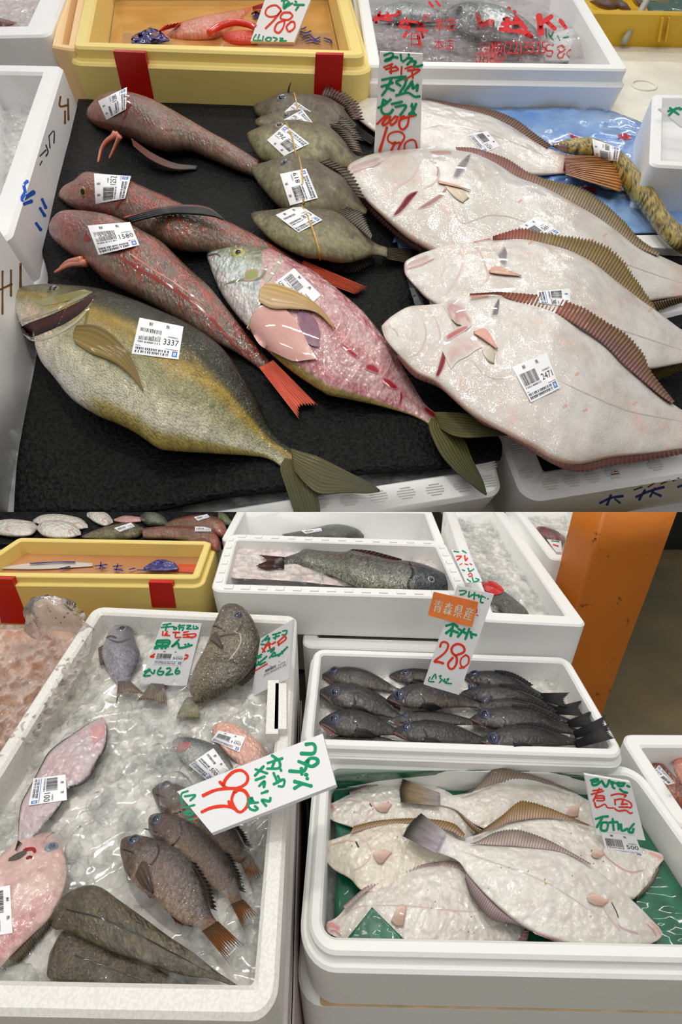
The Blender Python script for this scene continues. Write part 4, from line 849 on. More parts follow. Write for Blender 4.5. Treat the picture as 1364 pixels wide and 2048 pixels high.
eye(f, 103, 1695, 9, (110, 130, 150), (20, 40, 70), (130, 110, 104)); line(f, 'mouth', [(46, 1700), (66, 1698), (70, 1706)], 6, (150, 30, 36)); line(f, 'gill_cut', [(52, 1718), (60, 1714), (68, 1717)], 5, (120, 40, 44))
strip(f, 'dark_gill', [(18, 1716), (34, 1706), (50, 1700)], [(16, 1722), (36, 1718), (54, 1706)], (90, 84, 76), 12, 4, 1.5)
fin(f, 'fringe_fin', [(104, 1830), (68, 1866), (31, 1902), (2, 1930)], [(106, 1846), (76, 1882), (40, 1920), (6, 1942)], AH+.012, AH+.008, fincol((206, 190, 170), (92, 82, 58), (60, 52, 38), .8), 24, 6, jag=.18)
sticker(f, [(20, 1770), (25, 1866), (-40, 1876), (-36, 1782)], 380)
# the two sole halves
def c_sole(u, v, x, y): n = fbm(x*4, y*4, 3); m = fbm(x*16, y*16, 9); c = mix((64, 56, 40), (92, 82, 60), ss(.3, .7, n)); c = mix(c, (44, 40, 32), gau(v, .45, .02)*.7); return c*(.75+.5*m)[..., None]
M_SOLE = fishmat('brown_sole_skin', 46, .3, .35, .4, .9, 10, .45, 0, 1, .03, .25, .05, 1.7)
for lab, top, bot, bs in (('longer brown wedge-shaped fish half at the front of the ice box', [(104, 1840), (106, 1820), (112, 1808), (132, 1788), (169, 1771), (202, 1774), (236, 1798), (287, 1835), (337, 1872), (388, 1906), (430, 1940), (484, 1976)], [(102, 1848), (106, 1857), (114, 1860), (132, 1861), (185, 1886), (236, 1908), (304, 1931), (371, 1952), (422, 1958), (483, 1979)], .016), ('shorter brown wedge-shaped fish half nearest the front rim', [(112, 1884), (118, 1872), (132, 1861), (169, 1872), (236, 1899), (287, 1919), (337, 1950), (408, 1990)], [(98, 1910), (94, 1940), (96, 1955), (120, 1964), (202, 1975), (270, 1986), (337, 1993), (407, 1994)], .010)):
    f = fish('sole_half', lab, L, top, bot, c_sole, M_SOLE, .26, AH+bs, 110, 20, group='brown wedge-shaped fish halves', disp=lambda u, v, x, y: -.05*gau(v, .45, .03)*(1-ss(.8, 1, u)))
    strip(f, 'dark_seam', [(np.array(top[3])*.6+np.array(bot[3])*.4), (np.array(top[6])*.55+np.array(bot[5])*.45), (np.array(top[-2])*.55+np.array(bot[-2])*.45)], [(np.array(top[3])*.57+np.array(bot[3])*.43), (np.array(top[6])*.51+np.array(bot[5])*.49), (np.array(top[-2])*.52+np.array(bot[-2])*.48)], (40, 38, 34), 40, 3, .5)
# perch-like fish
def c_perch(seed):
    def g(u, v, x, y):
        n = fbm(x*3, y*3, seed); m = fbm(x*12, y*12, seed+3); c = mix((70, 60, 56), (112, 96, 88), ss(.12, .5, v)); c = mix(c, (150, 126, 106), ss(.55, .95, v)*.8); c = mix(c, (110, 104, 116), ss(.5, .7, n)*.35*(1-ss(.5, .8, v))); c = mix(c, (84, 66, 56), (1-ss(.22, .28, u))*.85); c = mix(c, (120, 74, 36), ss(.9, 1, u)*.7); return c*(.75+.5*m)[..., None]
    return g
PT = fincol((84, 58, 34), (168, 104, 44), (44, 32, 22), .8); PD = fincol((60, 50, 44), (46, 38, 34), (30, 26, 24))
for lab, top, bot, tb_, te, e, bs, sd, df in (('dark perch-like fish under the 980 sign, its head at the sign edge', [(304, 1578), (324, 1565), (355, 1568), (400, 1590), (440, 1625), (470, 1655), (486, 1685), (500, 1712)], [(305, 1590), (318, 1618), (340, 1634), (370, 1652), (410, 1684), (440, 1708), (478, 1726)], [(480, 1724), (500, 1706)], [(504, 1778), (522, 1744)], (332, 1570), 0, 1, [(450, 1632), (474, 1660), (490, 1690)]), ('brown perch-like fish in the middle of the three under the 980 sign', [(296, 1640), (302, 1630), (318, 1626), (340, 1628), (375, 1641), (411, 1667), (446, 1703), (467, 1744), (480, 1786), (488, 1806)], [(297, 1650), (300, 1668), (330, 1690), (370, 1716), (400, 1750), (425, 1775), (452, 1793), (464, 1812)], [(462, 1808), (486, 1798)], [(486, 1856), (512, 1826)], (313, 1639), .008, 2, [(448, 1704), (466, 1742), (478, 1780)]), ('brown perch-like fish in front, its whole side and orange tail showing', [(241, 1692), (245, 1677), (272, 1670), (308, 1677), (349, 1695), (390, 1733), (411, 1775), (421, 1821), (436, 1846)], [(240, 1704), (244, 1722), (251, 1746), (277, 1777), (308, 1800), (339, 1828), (369, 1848), (390, 1851), (407, 1864)], [(404, 1862), (436, 1842)], [(448, 1914), (478, 1882)], (267, 1680), .016, 3, [(380, 1722), (408, 1770), (420, 1816)])):
    f = fish('brown_perch', lab, L, top, bot, c_perch(sd), M_SCL, .42, AH+bs, 100, 20, group='brown perch-like fish under the 980 sign')
    fin(f, 'tail_fin', tb_, [te[0], (np.array(te[0])+np.array(te[1]))/2+[-8, -10], te[1]], AH+bs+.014, AH+bs+.012, PT, 9, 12, jag=.25)
    fin(f, 'dorsal_fin', df, [np.array(q)+[12, 4] for q in df], AH+bs+.016, AH+bs+.012, PD, 12, 5, jag=.3)
    eye(f, e[0], e[1], 9, (70, 76, 92), (14, 16, 30), (60, 50, 44)); a = np.array(e, float)
    line(f, 'mouth', [a+[-26, 18], a+[-10, 22], a+[0, 26]], 2.5, (50, 40, 36)); line(f, 'gill_edge', [a+[46, 0], a+[50, 26], a+[34, 50], a+[14, 58]], 3, (56, 46, 42))
    if sd == 3:
        layfin(f, 'pectoral_fin', coons([(284, 1722), (296, 1730), (308, 1786)], [(308, 1786), (304, 1788)], [(270, 1750), (284, 1772), (304, 1788)], [(284, 1722), (276, 1736), (270, 1750)], 10, 16), lambda s, t: mix((84, 66, 54), (56, 46, 42), s), 3)
        fin(f, 'pelvic_fin', [(256, 1750), (276, 1772)], [(300, 1796), (304, 1794)], AH+.01, AH+.006, fincol((200, 190, 184), (56, 50, 46), (40, 36, 34)), 6); fin(f, 'anal_fin', [(339, 1826), (372, 1848)], [(352, 1846), (392, 1854)], AH+.01, AH+.008, PT, 8, 5, jag=.2)
f = fish('silver_fish', 'silver-grey fish with a bloody gill and a label, sunk in the ice', L, [(344, 1486), (350, 1477), (366, 1473), (400, 1478), (430, 1490), (452, 1510), (466, 1532)], [(346, 1496), (352, 1506), (366, 1524), (386, 1538), (420, 1552), (464, 1552)], cgrey(9, (86, 92, 90), (170, 172, 168)), M_SCL, .42, AH, 60, 14)
strip(f, 'open_gill', [(350, 1494), (362, 1484), (382, 1484)], [(354, 1506), (366, 1504), (382, 1490)], lambda s, t: mix((150, 70, 74), (186, 130, 128), fbm(s*5, t*5, 3)), 14, 6); sticker(f, [(427, 1496), (458, 1540), (415, 1561), (377, 1530)], 500)
f = fish('pink_fish', 'salmon pink fish with a 100 label, sunk in the ice', L, [(424, 1454), (440, 1444), (470, 1448), (505, 1472), (530, 1496), (542, 1516)], [(426, 1466), (446, 1500), (480, 1530), (510, 1545), (540, 1534)], lambda u, v, x, y: mix((222, 164, 146), (234, 190, 174), fbm(x*3, y*3, 3)), M_FLATL, .3, AH-.002, 60, 14)
sticker(f, [(437, 1461), (491, 1474), (478, 1504), (422, 1480)], 100)
# 980 sign, lying crosswise on the fish
c980 = [(354, 1583), (645, 1467), (672, 1569), (423, 1666)]
p3 = [L.at(np.array(c980[0], float), .075), L.at(np.array(c980[1], float), .13), L.at(np.array(c980[3], float), .09)]
sp = Pl(p3[0], np.cross(p3[1]-p3[0], p3[2]-p3[0]))
q4 = px(p3[1]+p3[2]-p3[0])
board('price_sign', 'long white sign with a red 980 lying sideways across the front left box', sp, c980, .005, (350, 1460, 4.133),
 [(GRN, 30, [(1080, 120), (1140, 115), (1160, 150), (1140, 195), (1040, 195)], [(1080, 270), (1120, 235), (1170, 240), (1180, 270), (1140, 300), (1100, 290), (1100, 250)], [(1020, 260), (1080, 285), (1080, 320), (1050, 345), (945, 340)], [(1045, 315), (1050, 370)], [(1075, 370), (1095, 372)], [(1088, 400), (1100, 405)], [(985, 425), (1130, 465)], [(1050, 445), (985, 485)]),
  (GRN, 22, [(765, 275), (890, 235)], [(800, 210), (860, 255), (860, 315), (760, 320)], [(830, 240), (800, 320)], [(870, 320), (880, 340)], [(815, 355), (850, 440)], [(815, 450), (900, 410), (895, 465), (855, 465)], [(850, 380), (870, 420)], [(665, 325), (765, 360)], [(735, 300), (660, 380)], [(665, 415), (745, 385)], [(695, 465), (740, 425), (735, 475)], [(715, 525), (770, 505)], [(790, 560), (780, 590), (720, 580), (755, 630)]),
  (RDK, 26, [(370, 430), (430, 480), (520, 480), (590, 440), (600, 380), (550, 335), (480, 350), (420, 410), (400, 460)], [(230, 545), (330, 500), (430, 485), (520, 485)], [(490, 510), (470, 580), (500, 650), (540, 680), (590, 640), (610, 570), (580, 510), (530, 495), (490, 520)], [(220, 680), (300, 645), (400, 630), (480, 645), (520, 675)], [(445, 590), (460, 625), (500, 650)]),
  (GRN, 20, [(620, 560), (650, 590), (615, 600), (640, 560)], [(690, 600), (610, 610), (620, 650), (660, 665), (685, 650), (660, 630)], [(600, 575), (625, 580)]),
  (GRN, 16, [(110, 505), (55, 530), (60, 610)], [(80, 550), (170, 540), (125, 585)], [(75, 645), (165, 620)], [(90, 680), (125, 675), (150, 690), (130, 705), (90, 695), (90, 680)], [(110, 745), (190, 730)]), (RDK, 10, [(160, 745), (185, 720)])])
# narrow foam pieces between the boxes
for lab, q, h0, h1 in (('narrow grey foam strip standing right of the long ice box', [(556, 2060), (574, 2060), (594, 1560), (585, 1560)], -.33, -.02), ('pinkish foam edge beside the long ice box', [(578, 2060), (588, 2060), (603, 1400), (598, 1400)], -.33, -.06)):
    o = slab('foam_strip', L, L.loc(L.at(np.array(q, float), h1)), h0, h1, plainmat('foam_strip_'+lab[:6].strip(), (196, 190, 188) if 'grey' in lab else (190, 174, 170), .6, 0, .1, 60), None, .003, 2, .001); tag(o, lab, 'foam piece')
# ---- rockfish box B
bq = [(604, 1492), (1254, 1514), (1136, 1313), (628, 1296)]
B0 = openbox('foam_box', L, bq, .03, .12, .014, .075, M_FOAM, 'white foam box packed with black rockfish', 'foam box', r=.02, ledge=(.005, .014), taper=.004)
openbox('foam_box', L, [(604, 1506), (1256, 1529), (1140, 1326), (626, 1309)], -.075, .285, .03, .05, M_FOAM, 'white foam box under the rockfish box', 'foam box', r=.02, taper=.004)
RB = -.018
ice('ice_bed', 'fine crushed ice at the back of the rockfish box', L, [(630, 1478), (1215, 1496), (1122, 1330), (645, 1314)], RB+.008, 650, .014, seed=51, bedmat_=M_BED)
def c_rock(seed, dk):
    def g(u, v, x, y):
        n = fbm(x*3, y*3, seed); m = fbm(x*11, y*11, seed+3); c = mix((18, 17, 18), (40, 36, 35), ss(.15, .5, v)); c = mix(c, (92, 80, 66), ss(.45, .9, v)*(1-dk)); c = mix(c, (50, 56, 66), ss(.5, .7, n)*.4*dk); c = mix(c, (44, 40, 40), (1-ss(.24, .3, u))*.6); return c*(.6+.75*m)[..., None]
    return g
M_ROCK = fishmat('black_rockfish_skin', 30, .3, .4, .55, 1.0, 6, .5, 0, 1, .02, .35, .08, 1.6)
def prof(sn, tl, w, bend=0.0, pw=.2, mx=.36):
    sn = np.array(sn, float); tl = np.array(tl, float); d = tl-sn; ln = np.linalg.norm(d); d = d/ln; n = np.array([d[1], -d[0]]) if d[0] > 0 else np.array([-d[1], d[0]])
    u = np.array([0, .03, .08, .16, .26, .36, .5, .65, .8, .92, 1.0]); sh = np.array([.06, .26, .48, .74, .93, 1, .96, .78, .5, .3, .24])
    c = sn+d*(u*ln)[:, None]+n*(bend*w*np.sin(np.pi*u))[:, None]; n2 = n*(w/2*sh)[:, None]; return c+n2*1.05, c-n2*.95
PDK = fincol((40, 38, 40), (24, 24, 26), (16, 16, 18), .6)
RK = [((642, 1352), (800, 1384), 44, .18, (668, 1340), .0, 'at the back left corner', .3, None), ((778, 1352), (920, 1364), 36, .1, (812, 1346), .0, 'just left of the 280 sign, mouth open', .2, None), ((650, 1385), (800, 1420), 40, .2, None, .004, 'second row on the left, mostly back', .5, None), ((636, 1384), (800, 1436), 56, .15, (671, 1385), .010, 'head tipped up in the left corner', .6, None),
      ((774, 1398), (960, 1412), 54, .2, (799, 1389), .012, 'below the foot of the 280 sign', .2, None), ((638, 1446), (800, 1466), 56, .12, (669, 1438), .018, 'big-eyed, nearest the front left corner', .5, None), ((780, 1440), (970, 1448), 30, .2, (812, 1431), .016, 'slim one in the middle of the box', .3, None), ((784, 1464), (985, 1488), 50, .15, (813, 1454), .022, 'in the middle of the front rim', .7, None), ((655, 1482), (800, 1486), 26, .2, None, .016, 'lowest at the left front rim', .8, None), ((828, 1486), (980, 1494), 26, .15, None, .024, 'lowest at the middle of the front rim', .4, None),
      ((924, 1352), (1090, 1394), 40, .14, (948, 1346), .0, 'highest of the right hand stack', .8, (1134, 1400)), ((922, 1386), (1120, 1420), 44, .15, (946, 1374), .006, 'second of the right hand stack', .9, (1164, 1416)), ((950, 1412), (1146, 1446), 42, .15, (973, 1401), .012, 'third of the right hand stack', .9, (1186, 1436)), ((940, 1438), (1158, 1466), 52, .2, (970, 1429), .018, 'open-mouthed, fourth of the right hand stack', .7, (1214, 1446)), ((960, 1482), (1160, 1486), 52, .16, (987, 1476), .026, 'front of the right hand stack, tail raised', .9, (1222, 1462))]
for i, (sn, tl, w, bd, e, bs, lab, dk, te) in enumerate(RK):
    tp_, bt_ = prof(sn, tl, w, bd)
    f = fish('black_rockfish', 'black rockfish '+lab, L, tp_, bt_, c_rock(i*7, dk), M_ROCK, .46, RB+.008+bs, 90, 18, group='black rockfish in the foam box')
    a = np.array(sn, float); d = unit(np.array(tl, float)-a); nn = np.array([-d[1], d[0]]); k = w/50
    if e: eye(f, e[0], e[1], 9.5*k+1, (56, 62, 92), (14, 16, 40), (40, 36, 36), .5, .6)
    line(f, 'mouth', [a+d*2, a+d*20*k+nn*6*k, a+d*34*k+nn*14*k], 3, (110, 84, 84)); line(f, 'gill_edge', [a+d*62*k-nn*14*k, a+d*70*k+nn*2, a+d*58*k+nn*18*k], 2.6, (22, 20, 22))
    layfin(f, 'pectoral_fin', coons([a+d*66*k+nn*2, a+d*86*k+nn*1, a+d*104*k+nn*10*k], [a+d*104*k+nn*10*k, a+d*103*k+nn*11*k], [a+d*66*k+nn*12*k, a+d*84*k+nn*16*k, a+d*103*k+nn*11*k], [a+d*66*k+nn*2, a+d*65*k+nn*7*k, a+d*66*k+nn*12*k], 6, 12), lambda s, t: mix((44, 40, 40), (26, 24, 26), s), 2)
    if te:
        te = np.array(te, float); q = unit(te-np.array(tl)); m2 = np.array([-q[1], q[0]]); b0 = np.array(tl, float)-q*10
        hh = RB+.02+bs; fin(f, 'tail_fin', [b0-m2*7, b0+m2*7], [te-m2*15, te-q*8, te+m2*15], hh, hh+.014, PDK, 10, 12, jag=.06)
        fin(f, 'dorsal_fin', [tp_[5], tp_[6], tp_[7], tp_[8]], [tp_[5]-[0, 2], tp_[6]+[4, -5], tp_[7]+[5, -5], tp_[8]+[6, -3]], hh+.008, hh+.008, PDK, 12, 5, jag=.1)
    if i in (1, 5, 13): strip(f, 'open_mouth', [a+d*4+nn*3, a+d*18*k+nn*9*k, a+d*30*k+nn*15*k], [a+d*4+nn*7, a+d*18*k+nn*16*k, a+d*28*k+nn*20*k], (170, 120, 120), 10, 4, 1.2)
# 280 sign with the orange name card
c280 = [(916, 1171), (988, 1189), (918, 1390), (848, 1369)]
sp = signplane(L, (880, 1382), RB+.05, 22)
Z = (840, 1160, 8.525)
sg = board('price_sign', 'tall white sign with a red 280 standing in the rockfish box', sp, c280, .004, Z,
 [(GRN, 28, [(670, 185), (750, 180), (790, 200), (740, 240), (680, 250)], [(840, 195), (830, 285), (880, 260)], [(880, 250), (970, 260), (1010, 260), (1000, 300)], [(930, 210), (920, 330)], [(1010, 280), (1090, 285)], [(1050, 260), (1030, 370), (1080, 385)], [(1105, 300), (1115, 302)], [(1155, 318), (1165, 322)]),
  (GRN, 44, [(440, 780), (570, 750), (640, 800)], [(570, 740), (520, 960)], [(440, 910), (560, 810)], [(550, 860), (650, 900)], [(650, 830), (800, 920)], [(760, 830), (640, 970)], [(840, 830), (770, 1010)], [(860, 880), (880, 990)], [(890, 920), (920, 930)], [(940, 930), (960, 940)]),
  (RDK, 40, [(340, 1140), (370, 1065), (440, 1060), (480, 1120), (420, 1240), (250, 1380), (320, 1395), (400, 1420)], [(590, 1290), (740, 1230), (750, 1150), (680, 1095), (600, 1100), (540, 1160), (550, 1240), (620, 1310), (620, 1420), (560, 1510), (500, 1500), (480, 1420), (560, 1320)]), (RDK, 30, [(780, 1275), (700, 1340), (690, 1440), (740, 1480), (820, 1420), (830, 1320), (780, 1275)], [(670, 1500), (760, 1490)]),
  (GRN, 22, [(170, 1650), (145, 1720), (240, 1735)], [(195, 1690), (260, 1600), (270, 1680)], [(320, 1640), (360, 1630), (340, 1670), (370, 1700), (325, 1750)], [(395, 1700), (400, 1730)], [(420, 1680), (425, 1755)], [(455, 1690), (490, 1680), (445, 1750), (540, 1765)]),
  (RDK, 16, [(975, 500), (960, 560)], [(960, 590), (990, 610)])])
co_ = [(868, 1184), (957, 1204), (944, 1254), (856, 1231)]; sp2 = Pl(sp.o+sg.n*.004, sp.n); w = sp2.at(np.array(co_, float)); card = mk('name_card', np.vstack([w, w-sg.n*.0025]), [[0, 1, 2, 3], [0, 4, 5, 1], [1, 5, 6, 2], [2, 6, 7, 3], [3, 7, 4, 0], [7, 6, 5, 4]], plainmat('orange_card', (238, 128, 56), .45, .2, .1, 40, .05), sg.o, False); card['label'] = 'orange card with white lettering'
pr = Print()
for i, c in enumerate('青森県産'):
    pr.text(c, .07+.23*i, .28, .25+.23*i, .78, (248, 236, 214)); V_, F_ = glyphs(c); pr.add(V_*[.18, .5]+[.078+.23*i, .285], F_, (248, 236, 214))
V, Fc, C = pr.arr(); W3 = sp2.at(bil(co_, V)); mk('card_lettering', W3+sg.n*(.0004+.0001*(np.arange(len(V)) % 2*0)[:, None]), Fc, M_INK, card, False, C)
# ---- flatfish box C
cq = [(612, 1907), (1565, 1927), (1274, 1530), (641, 1514)]
C0 = openbox('foam_box', L, cq, .0, -hfor(L, 950, 1918, 0, 2004), .014, .07, M_FOAM, 'wide white foam box of pale flatfish on a green sheet at the front right', 'foam box', r=.03, ledge=(.009, .012), taper=.004, K=8)
hb_ = hfor(L, 950, 1918, 0, 2004)-.002
openbox('foam_box', L, [(590, 2010), (1640, 2030), (1300, 1580), (626, 1560)], hb_, .36+hb_, .03, .05, M_FOAM, 'white foam box with a brown stained rim under the flatfish box', 'foam box', r=.03, taper=.004)
o = slab('stain_strip', L, L.loc(L.at(np.array([(640, 2012), (1620, 2032), (1600, 2000), (640, 1980)], float), hb_)), hb_-.001, hb_+.0012, plainmat('brown_stain', (196, 168, 128), .6, 0, 0, 30, .1), None, .004, 2, .0008); tag(o, 'brown stained paper strip between the stacked boxes at the front', 'paper strip')
w0 = C0.data; fp = o_front[C0.name]
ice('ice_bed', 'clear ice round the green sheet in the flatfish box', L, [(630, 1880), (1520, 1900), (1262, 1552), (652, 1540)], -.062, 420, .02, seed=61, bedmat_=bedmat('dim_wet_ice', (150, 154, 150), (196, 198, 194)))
G = coons([(662, 1556), (800, 1545), (960, 1540), (1120, 1546), (1230, 1566)], [(1230, 1566), (1290, 1660), (1360, 1770), (1440, 1890)], [(664, 1884), (900, 1895), (1200, 1905), (1440, 1890)], [(662, 1556), (672, 1650), (672, 1760), (664, 1884)], 50, 60)
gz = np.linspace(0, 1, 50)[:, None]
M_GREEN = plainmat('green_film', (16, 92, 66), .25, .6, .15, 60, .15)
gs = sheet('green_sheet', L, G, -.045+.042*(1-ss(0, .07, gz))+.004*fbm(G[..., 0]/40, G[..., 1]/30, 3), M_GREEN, None, .001); tag(gs, 'dark green plastic sheet lining the flatfish box', 'plastic sheet')
gb = -.042
PF = fincol((196, 176, 168), (120, 108, 92), (92, 84, 74), .6); GF = fincol((196, 170, 160), (124, 96, 44), (92, 76, 50), .6)
def cflat(lab, top, bot, base, seed, k=.16, tone=(221, 216, 206)):
    return fish('pale_flatfish', lab, L, top, bot, cf(seed, tone), M_FLATL, k, base, 120, 20, group='pale flatfish on the green sheet')
c1_ = cflat('pale flatfish at the back left of the green sheet, nose to the left wall', [(643, 1612), (652, 1608), (668, 1604), (700, 1588), (743, 1572), (787, 1564), (830, 1564), (890, 1580), (940, 1620), (960, 1645)], [(643, 1620), (648, 1628), (666, 1642), (703, 1655), (760, 1675), (830, 1690), (900, 1690), (945, 1672), (960, 1655)], [gb, gb, gb-.002], 1)
c2_ = cflat('pale flatfish at the back right with a high grey fin, tail to the left', [(1222, 1630), (1205, 1616), (1172, 1598), (1141, 1582), (1100, 1569), (1054, 1562), (992, 1566), (951, 1580), (910, 1590), (872, 1586)], [(1222, 1640), (1200, 1656), (1150, 1672), (1100, 1680), (1020, 1674), (951, 1651), (915, 1622), (890, 1613), (872, 1610)], [gb, gb+.006, gb+.012], 2)
c3_ = cflat('pale flatfish at the middle left, mouth against the left wall', [(636, 1694), (642, 1688), (652, 1683), (680, 1674), (715, 1662), (767, 1649), (818, 1646), (880, 1655), (940, 1684)], [(637, 1702), (641, 1709), (666, 1738), (700, 1758), (727, 1783), (780, 1785), (860, 1755), (940, 1716)], [gb+.006, gb+.01, gb+.004], 3, .17, (224, 216, 198))
c4_ = cflat('pale flatfish at the front left with ribbed belly and a green flap over it', [(652, 1848), (660, 1842), (676, 1832), (705, 1800), (741, 1775), (797, 1749), (859, 1732), (915, 1734), (962, 1768), (1012, 1818), (1050, 1852)], [(652, 1858), (660, 1868), (692, 1882), (750, 1898), (830, 1906), (900, 1904), (980, 1902), (1050, 1882)], [gb+.006, gb+.012, gb+.002], 4, .17, (222, 217, 208))
c6_ = cflat('pale flatfish on the right with a golden fin, head under the price label', [(1327, 1714), (1320, 1706), (1280, 1694), (1230, 1672), (1177, 1651), (1126, 1639), (1075, 1636), (1023, 1644), (972, 1662), (930, 1676)], [(1327, 1720), (1317, 1733), (1302, 1760), (1277, 1790), (1258, 1800), (1200, 1790), (1120, 1760), (1040, 1720), (930, 1690)], [gb+.004, gb+.014, gb+.02], 6)
c5_ = cflat('largest pale flatfish lying on top, tail to the left wall and head at front right', [(1324, 1866), (1318, 1856), (1300, 1835), (1264, 1800), (1228, 1769), (1177, 1728), (1126, 1704), (1064, 1695), (998, 1690), (951, 1687), (910, 1677), (886, 1662)], [(1323, 1873), (1312, 1883), (1280, 1896), (1239, 1904), (1177, 1902), (1126, 1886), (1075, 1868), (1023, 1837), (972, 1791), (936, 1750), (915, 1722), (872, 1704)], [gb+.006, gb+.022, gb+.03], 5, .18, (222, 218, 211))
for f in (c1_, c2_, c3_, c4_, c5_, c6_): f.skin = (219, 213, 204)
fin(c1_, 'dorsal_fin', [(700, 1588), (743, 1572), (787, 1564), (830, 1564)], [(698, 1583), (741, 1567), (786, 1560), (832, 1559)], gb+.008, gb+.006, PF, 30, 4)
fin(c2_, 'dorsal_fin', [(920, 1590), (951, 1580), (992, 1566), (1054, 1562), (1100, 1569), (1146, 1584)], [(944, 1584), (970, 1556), (994, 1537), (1050, 1546), (1102, 1563), (1150, 1583)], gb+.02, [gb+.022, gb+.04, gb+.05, gb+.044, gb+.03, gb+.022], PF, 40, 8, jag=.05)
fin(c2_, 'anal_fin', [(912, 1620), (951, 1652), (975, 1664)], [(914, 1624), (942, 1656), (970, 1676)], gb+.018, gb+.014, GF, 16, 5, jag=.06)
fin(c2_, 'tail_fin', [(880, 1586), (880, 1611)], [(806, 1558), (800, 1580), (802, 1604)], gb+.02, gb+.022, lambda s, t, r: mix(fincol((206, 196, 206), (128, 104, 60), (110, 96, 70), .4)(s, t, r), (56, 52, 46), ss(.75, 1, t)), 14, 14, jag=.02)
fin(c3_, 'dorsal_fin', [(700, 1667), (740, 1655), (790, 1647), (840, 1648), (900, 1662), (925, 1676)], [(708, 1652), (750, 1642), (800, 1637), (850, 1637), (905, 1646), (930, 1668)], gb+.018, gb+.018, GF, 40, 6, jag=.05)
fin(c4_, 'dorsal_fin', [(690, 1818), (741, 1776), (797, 1750), (859, 1733), (915, 1735), (936, 1752)], [(686, 1812), (738, 1769), (795, 1743), (859, 1726), (918, 1724), (940, 1748)], gb+.02, gb+.018, fincol((196, 176, 176), (150, 130, 126), (120, 104, 100), .4), 40, 5)
fin(c4_, 'anal_fin', [(985, 1898), (1030, 1884), (1048, 1862)], [(990, 1908), (1044, 1896), (1060, 1860)], gb+.006, gb+.006, fincol((200, 160, 166), (170, 130, 134), (150, 110, 116)), 12, 5)
fin(c6_, 'dorsal_fin', [(945, 1672), (985, 1658), (1023, 1644), (1075, 1636), (1126, 1639), (1177, 1651)], [(958, 1664), (1000, 1634), (1034, 1606), (1056, 1603), (1104, 1618), (1180, 1650)], gb+.026, gb+.03, lambda s, t, r: mix(GF(s, t, r), (190, 160, 156), ss(.5, .9, s)*.6*(1-t)), 44, 8, jag=.05)
fin(c6_, 'anal_fin', [(1317, 1734), (1300, 1762), (1276, 1790)], [(1318, 1742), (1302, 1772), (1272, 1802)], gb+.01, gb+.004, PF, 16, 4, jag=.1)
fin(c5_, 'dorsal_fin', [(940, 1686), (998, 1690), (1064, 1695), (1126, 1704), (1180, 1730)], [(950, 1686), (992, 1664), (1035, 1660), (1080, 1673), (1120, 1692), (1182, 1727)], gb+.036, gb+.036, fincol((206, 186, 186), (130, 118, 104), (100, 92, 84), .6), 44, 7, jag=.05)
fin(c5_, 'anal_fin', [(932, 1745), (972, 1790), (1023, 1836), (1075, 1867), (1126, 1885)], [(930, 1758), (946, 1798), (984, 1838), (1036, 1851), (1128, 1892)], gb+.03, gb+.028, fincol((196, 172, 178), (116, 104, 100), (90, 82, 82), .6), 50, 7, jag=.05)
fin(c5_, 'tail_fin', [(892, 1664), (872, 1706)], [(842, 1626), (818, 1650), (806, 1672)], gb+.04, gb+.04, lambda s, t, r: mix(fincol((206, 196, 206), (96, 90, 84), (80, 76, 74), .4)(s, t, r), (48, 48, 46), ss(.7, 1, t)), 16, 14, jag=.02)
for f, ls in ((c1_, [('gill_edge', 3, (208, 176, 170), [(722, 1592), (745, 1606), (748, 1624), (728, 1640), (706, 1652)]), ('lips', 8, (206, 150, 146), [(645, 1616), (658, 1610), (670, 1622)]), ('cheek_line', 2, (206, 166, 160), [(676, 1604), (700, 1600), (724, 1606)]), ('gill_mark', 3, (60, 50, 54), [(739, 1606), (744, 1614)])]),
              (c3_, [('gill_edge', 3, (206, 170, 166), [(712, 1672), (736, 1688), (742, 1708), (728, 1730), (700, 1744)]), ('lips', 8, (206, 156, 140), [(638, 1700), (650, 1694), (656, 1706)]), ('gill_mark', 4, (60, 44, 50), [(711, 1682), (718, 1696)]), ('cheek_line', 2, (206, 160, 156), [(660, 1690), (690, 1682), (712, 1682)])]),
              (c4_, [('lips', 12, (214, 150, 150), [(655, 1852), (664, 1850), (680, 1860)]), ('lips', 5, (196, 140, 140), [(658, 1862), (670, 1862), (684, 1874)]), ('cheek_line', 2, (214, 176, 168), [(676, 1836), (710, 1816), (740, 1810)]), ('lateral_line', 2, (206, 170, 160), [(740, 1810), (820, 1812), (900, 1820), (960, 1824)])]),
              (c5_, [('gill_edge', 3, (196, 172, 160), [(1234, 1790), (1214, 1802), (1208, 1816), (1228, 1846), (1246, 1866)]), ('gill_mark', 2.4, (60, 54, 56), [(1222, 1802), (1232, 1822), (1238, 1838)]), ('gill_edge', 4, (186, 160, 170), [(1232, 1846), (1248, 1858), (1280, 1868)]), ('lips', 6, (206, 164, 152), [(1300, 1842), (1316, 1858), (1322, 1870)]), ('lips', 3, (190, 140, 130), [(1292, 1846), (1308, 1862), (1314, 1876)]), ('lateral_line', 2.2, (196, 182, 168), [(912, 1698), (980, 1722), (1060, 1750), (1120, 1780), (1180, 1820), (1216, 1836)]), ('spot', 5, (176, 150, 60), [(1090, 1766), (1093, 1768)])]),
              (c6_, [('gill_edge', 3, (190, 150, 150), [(1212, 1688), (1206, 1704), (1230, 1728), (1262, 1744), (1296, 1738)]), ('lips', 7, (206, 156, 140), [(1296, 1704), (1314, 1712), (1324, 1718)]), ('spot', 4, (150, 110, 60), [(1182, 1700), (1185, 1703)])]),
              (c2_, [('gill_edge', 3, (206, 176, 170), [(1172, 1600), (1158, 1614), (1156, 1632), (1170, 1650)])])): fishlines(f, ls)
rr = random.Random(4)
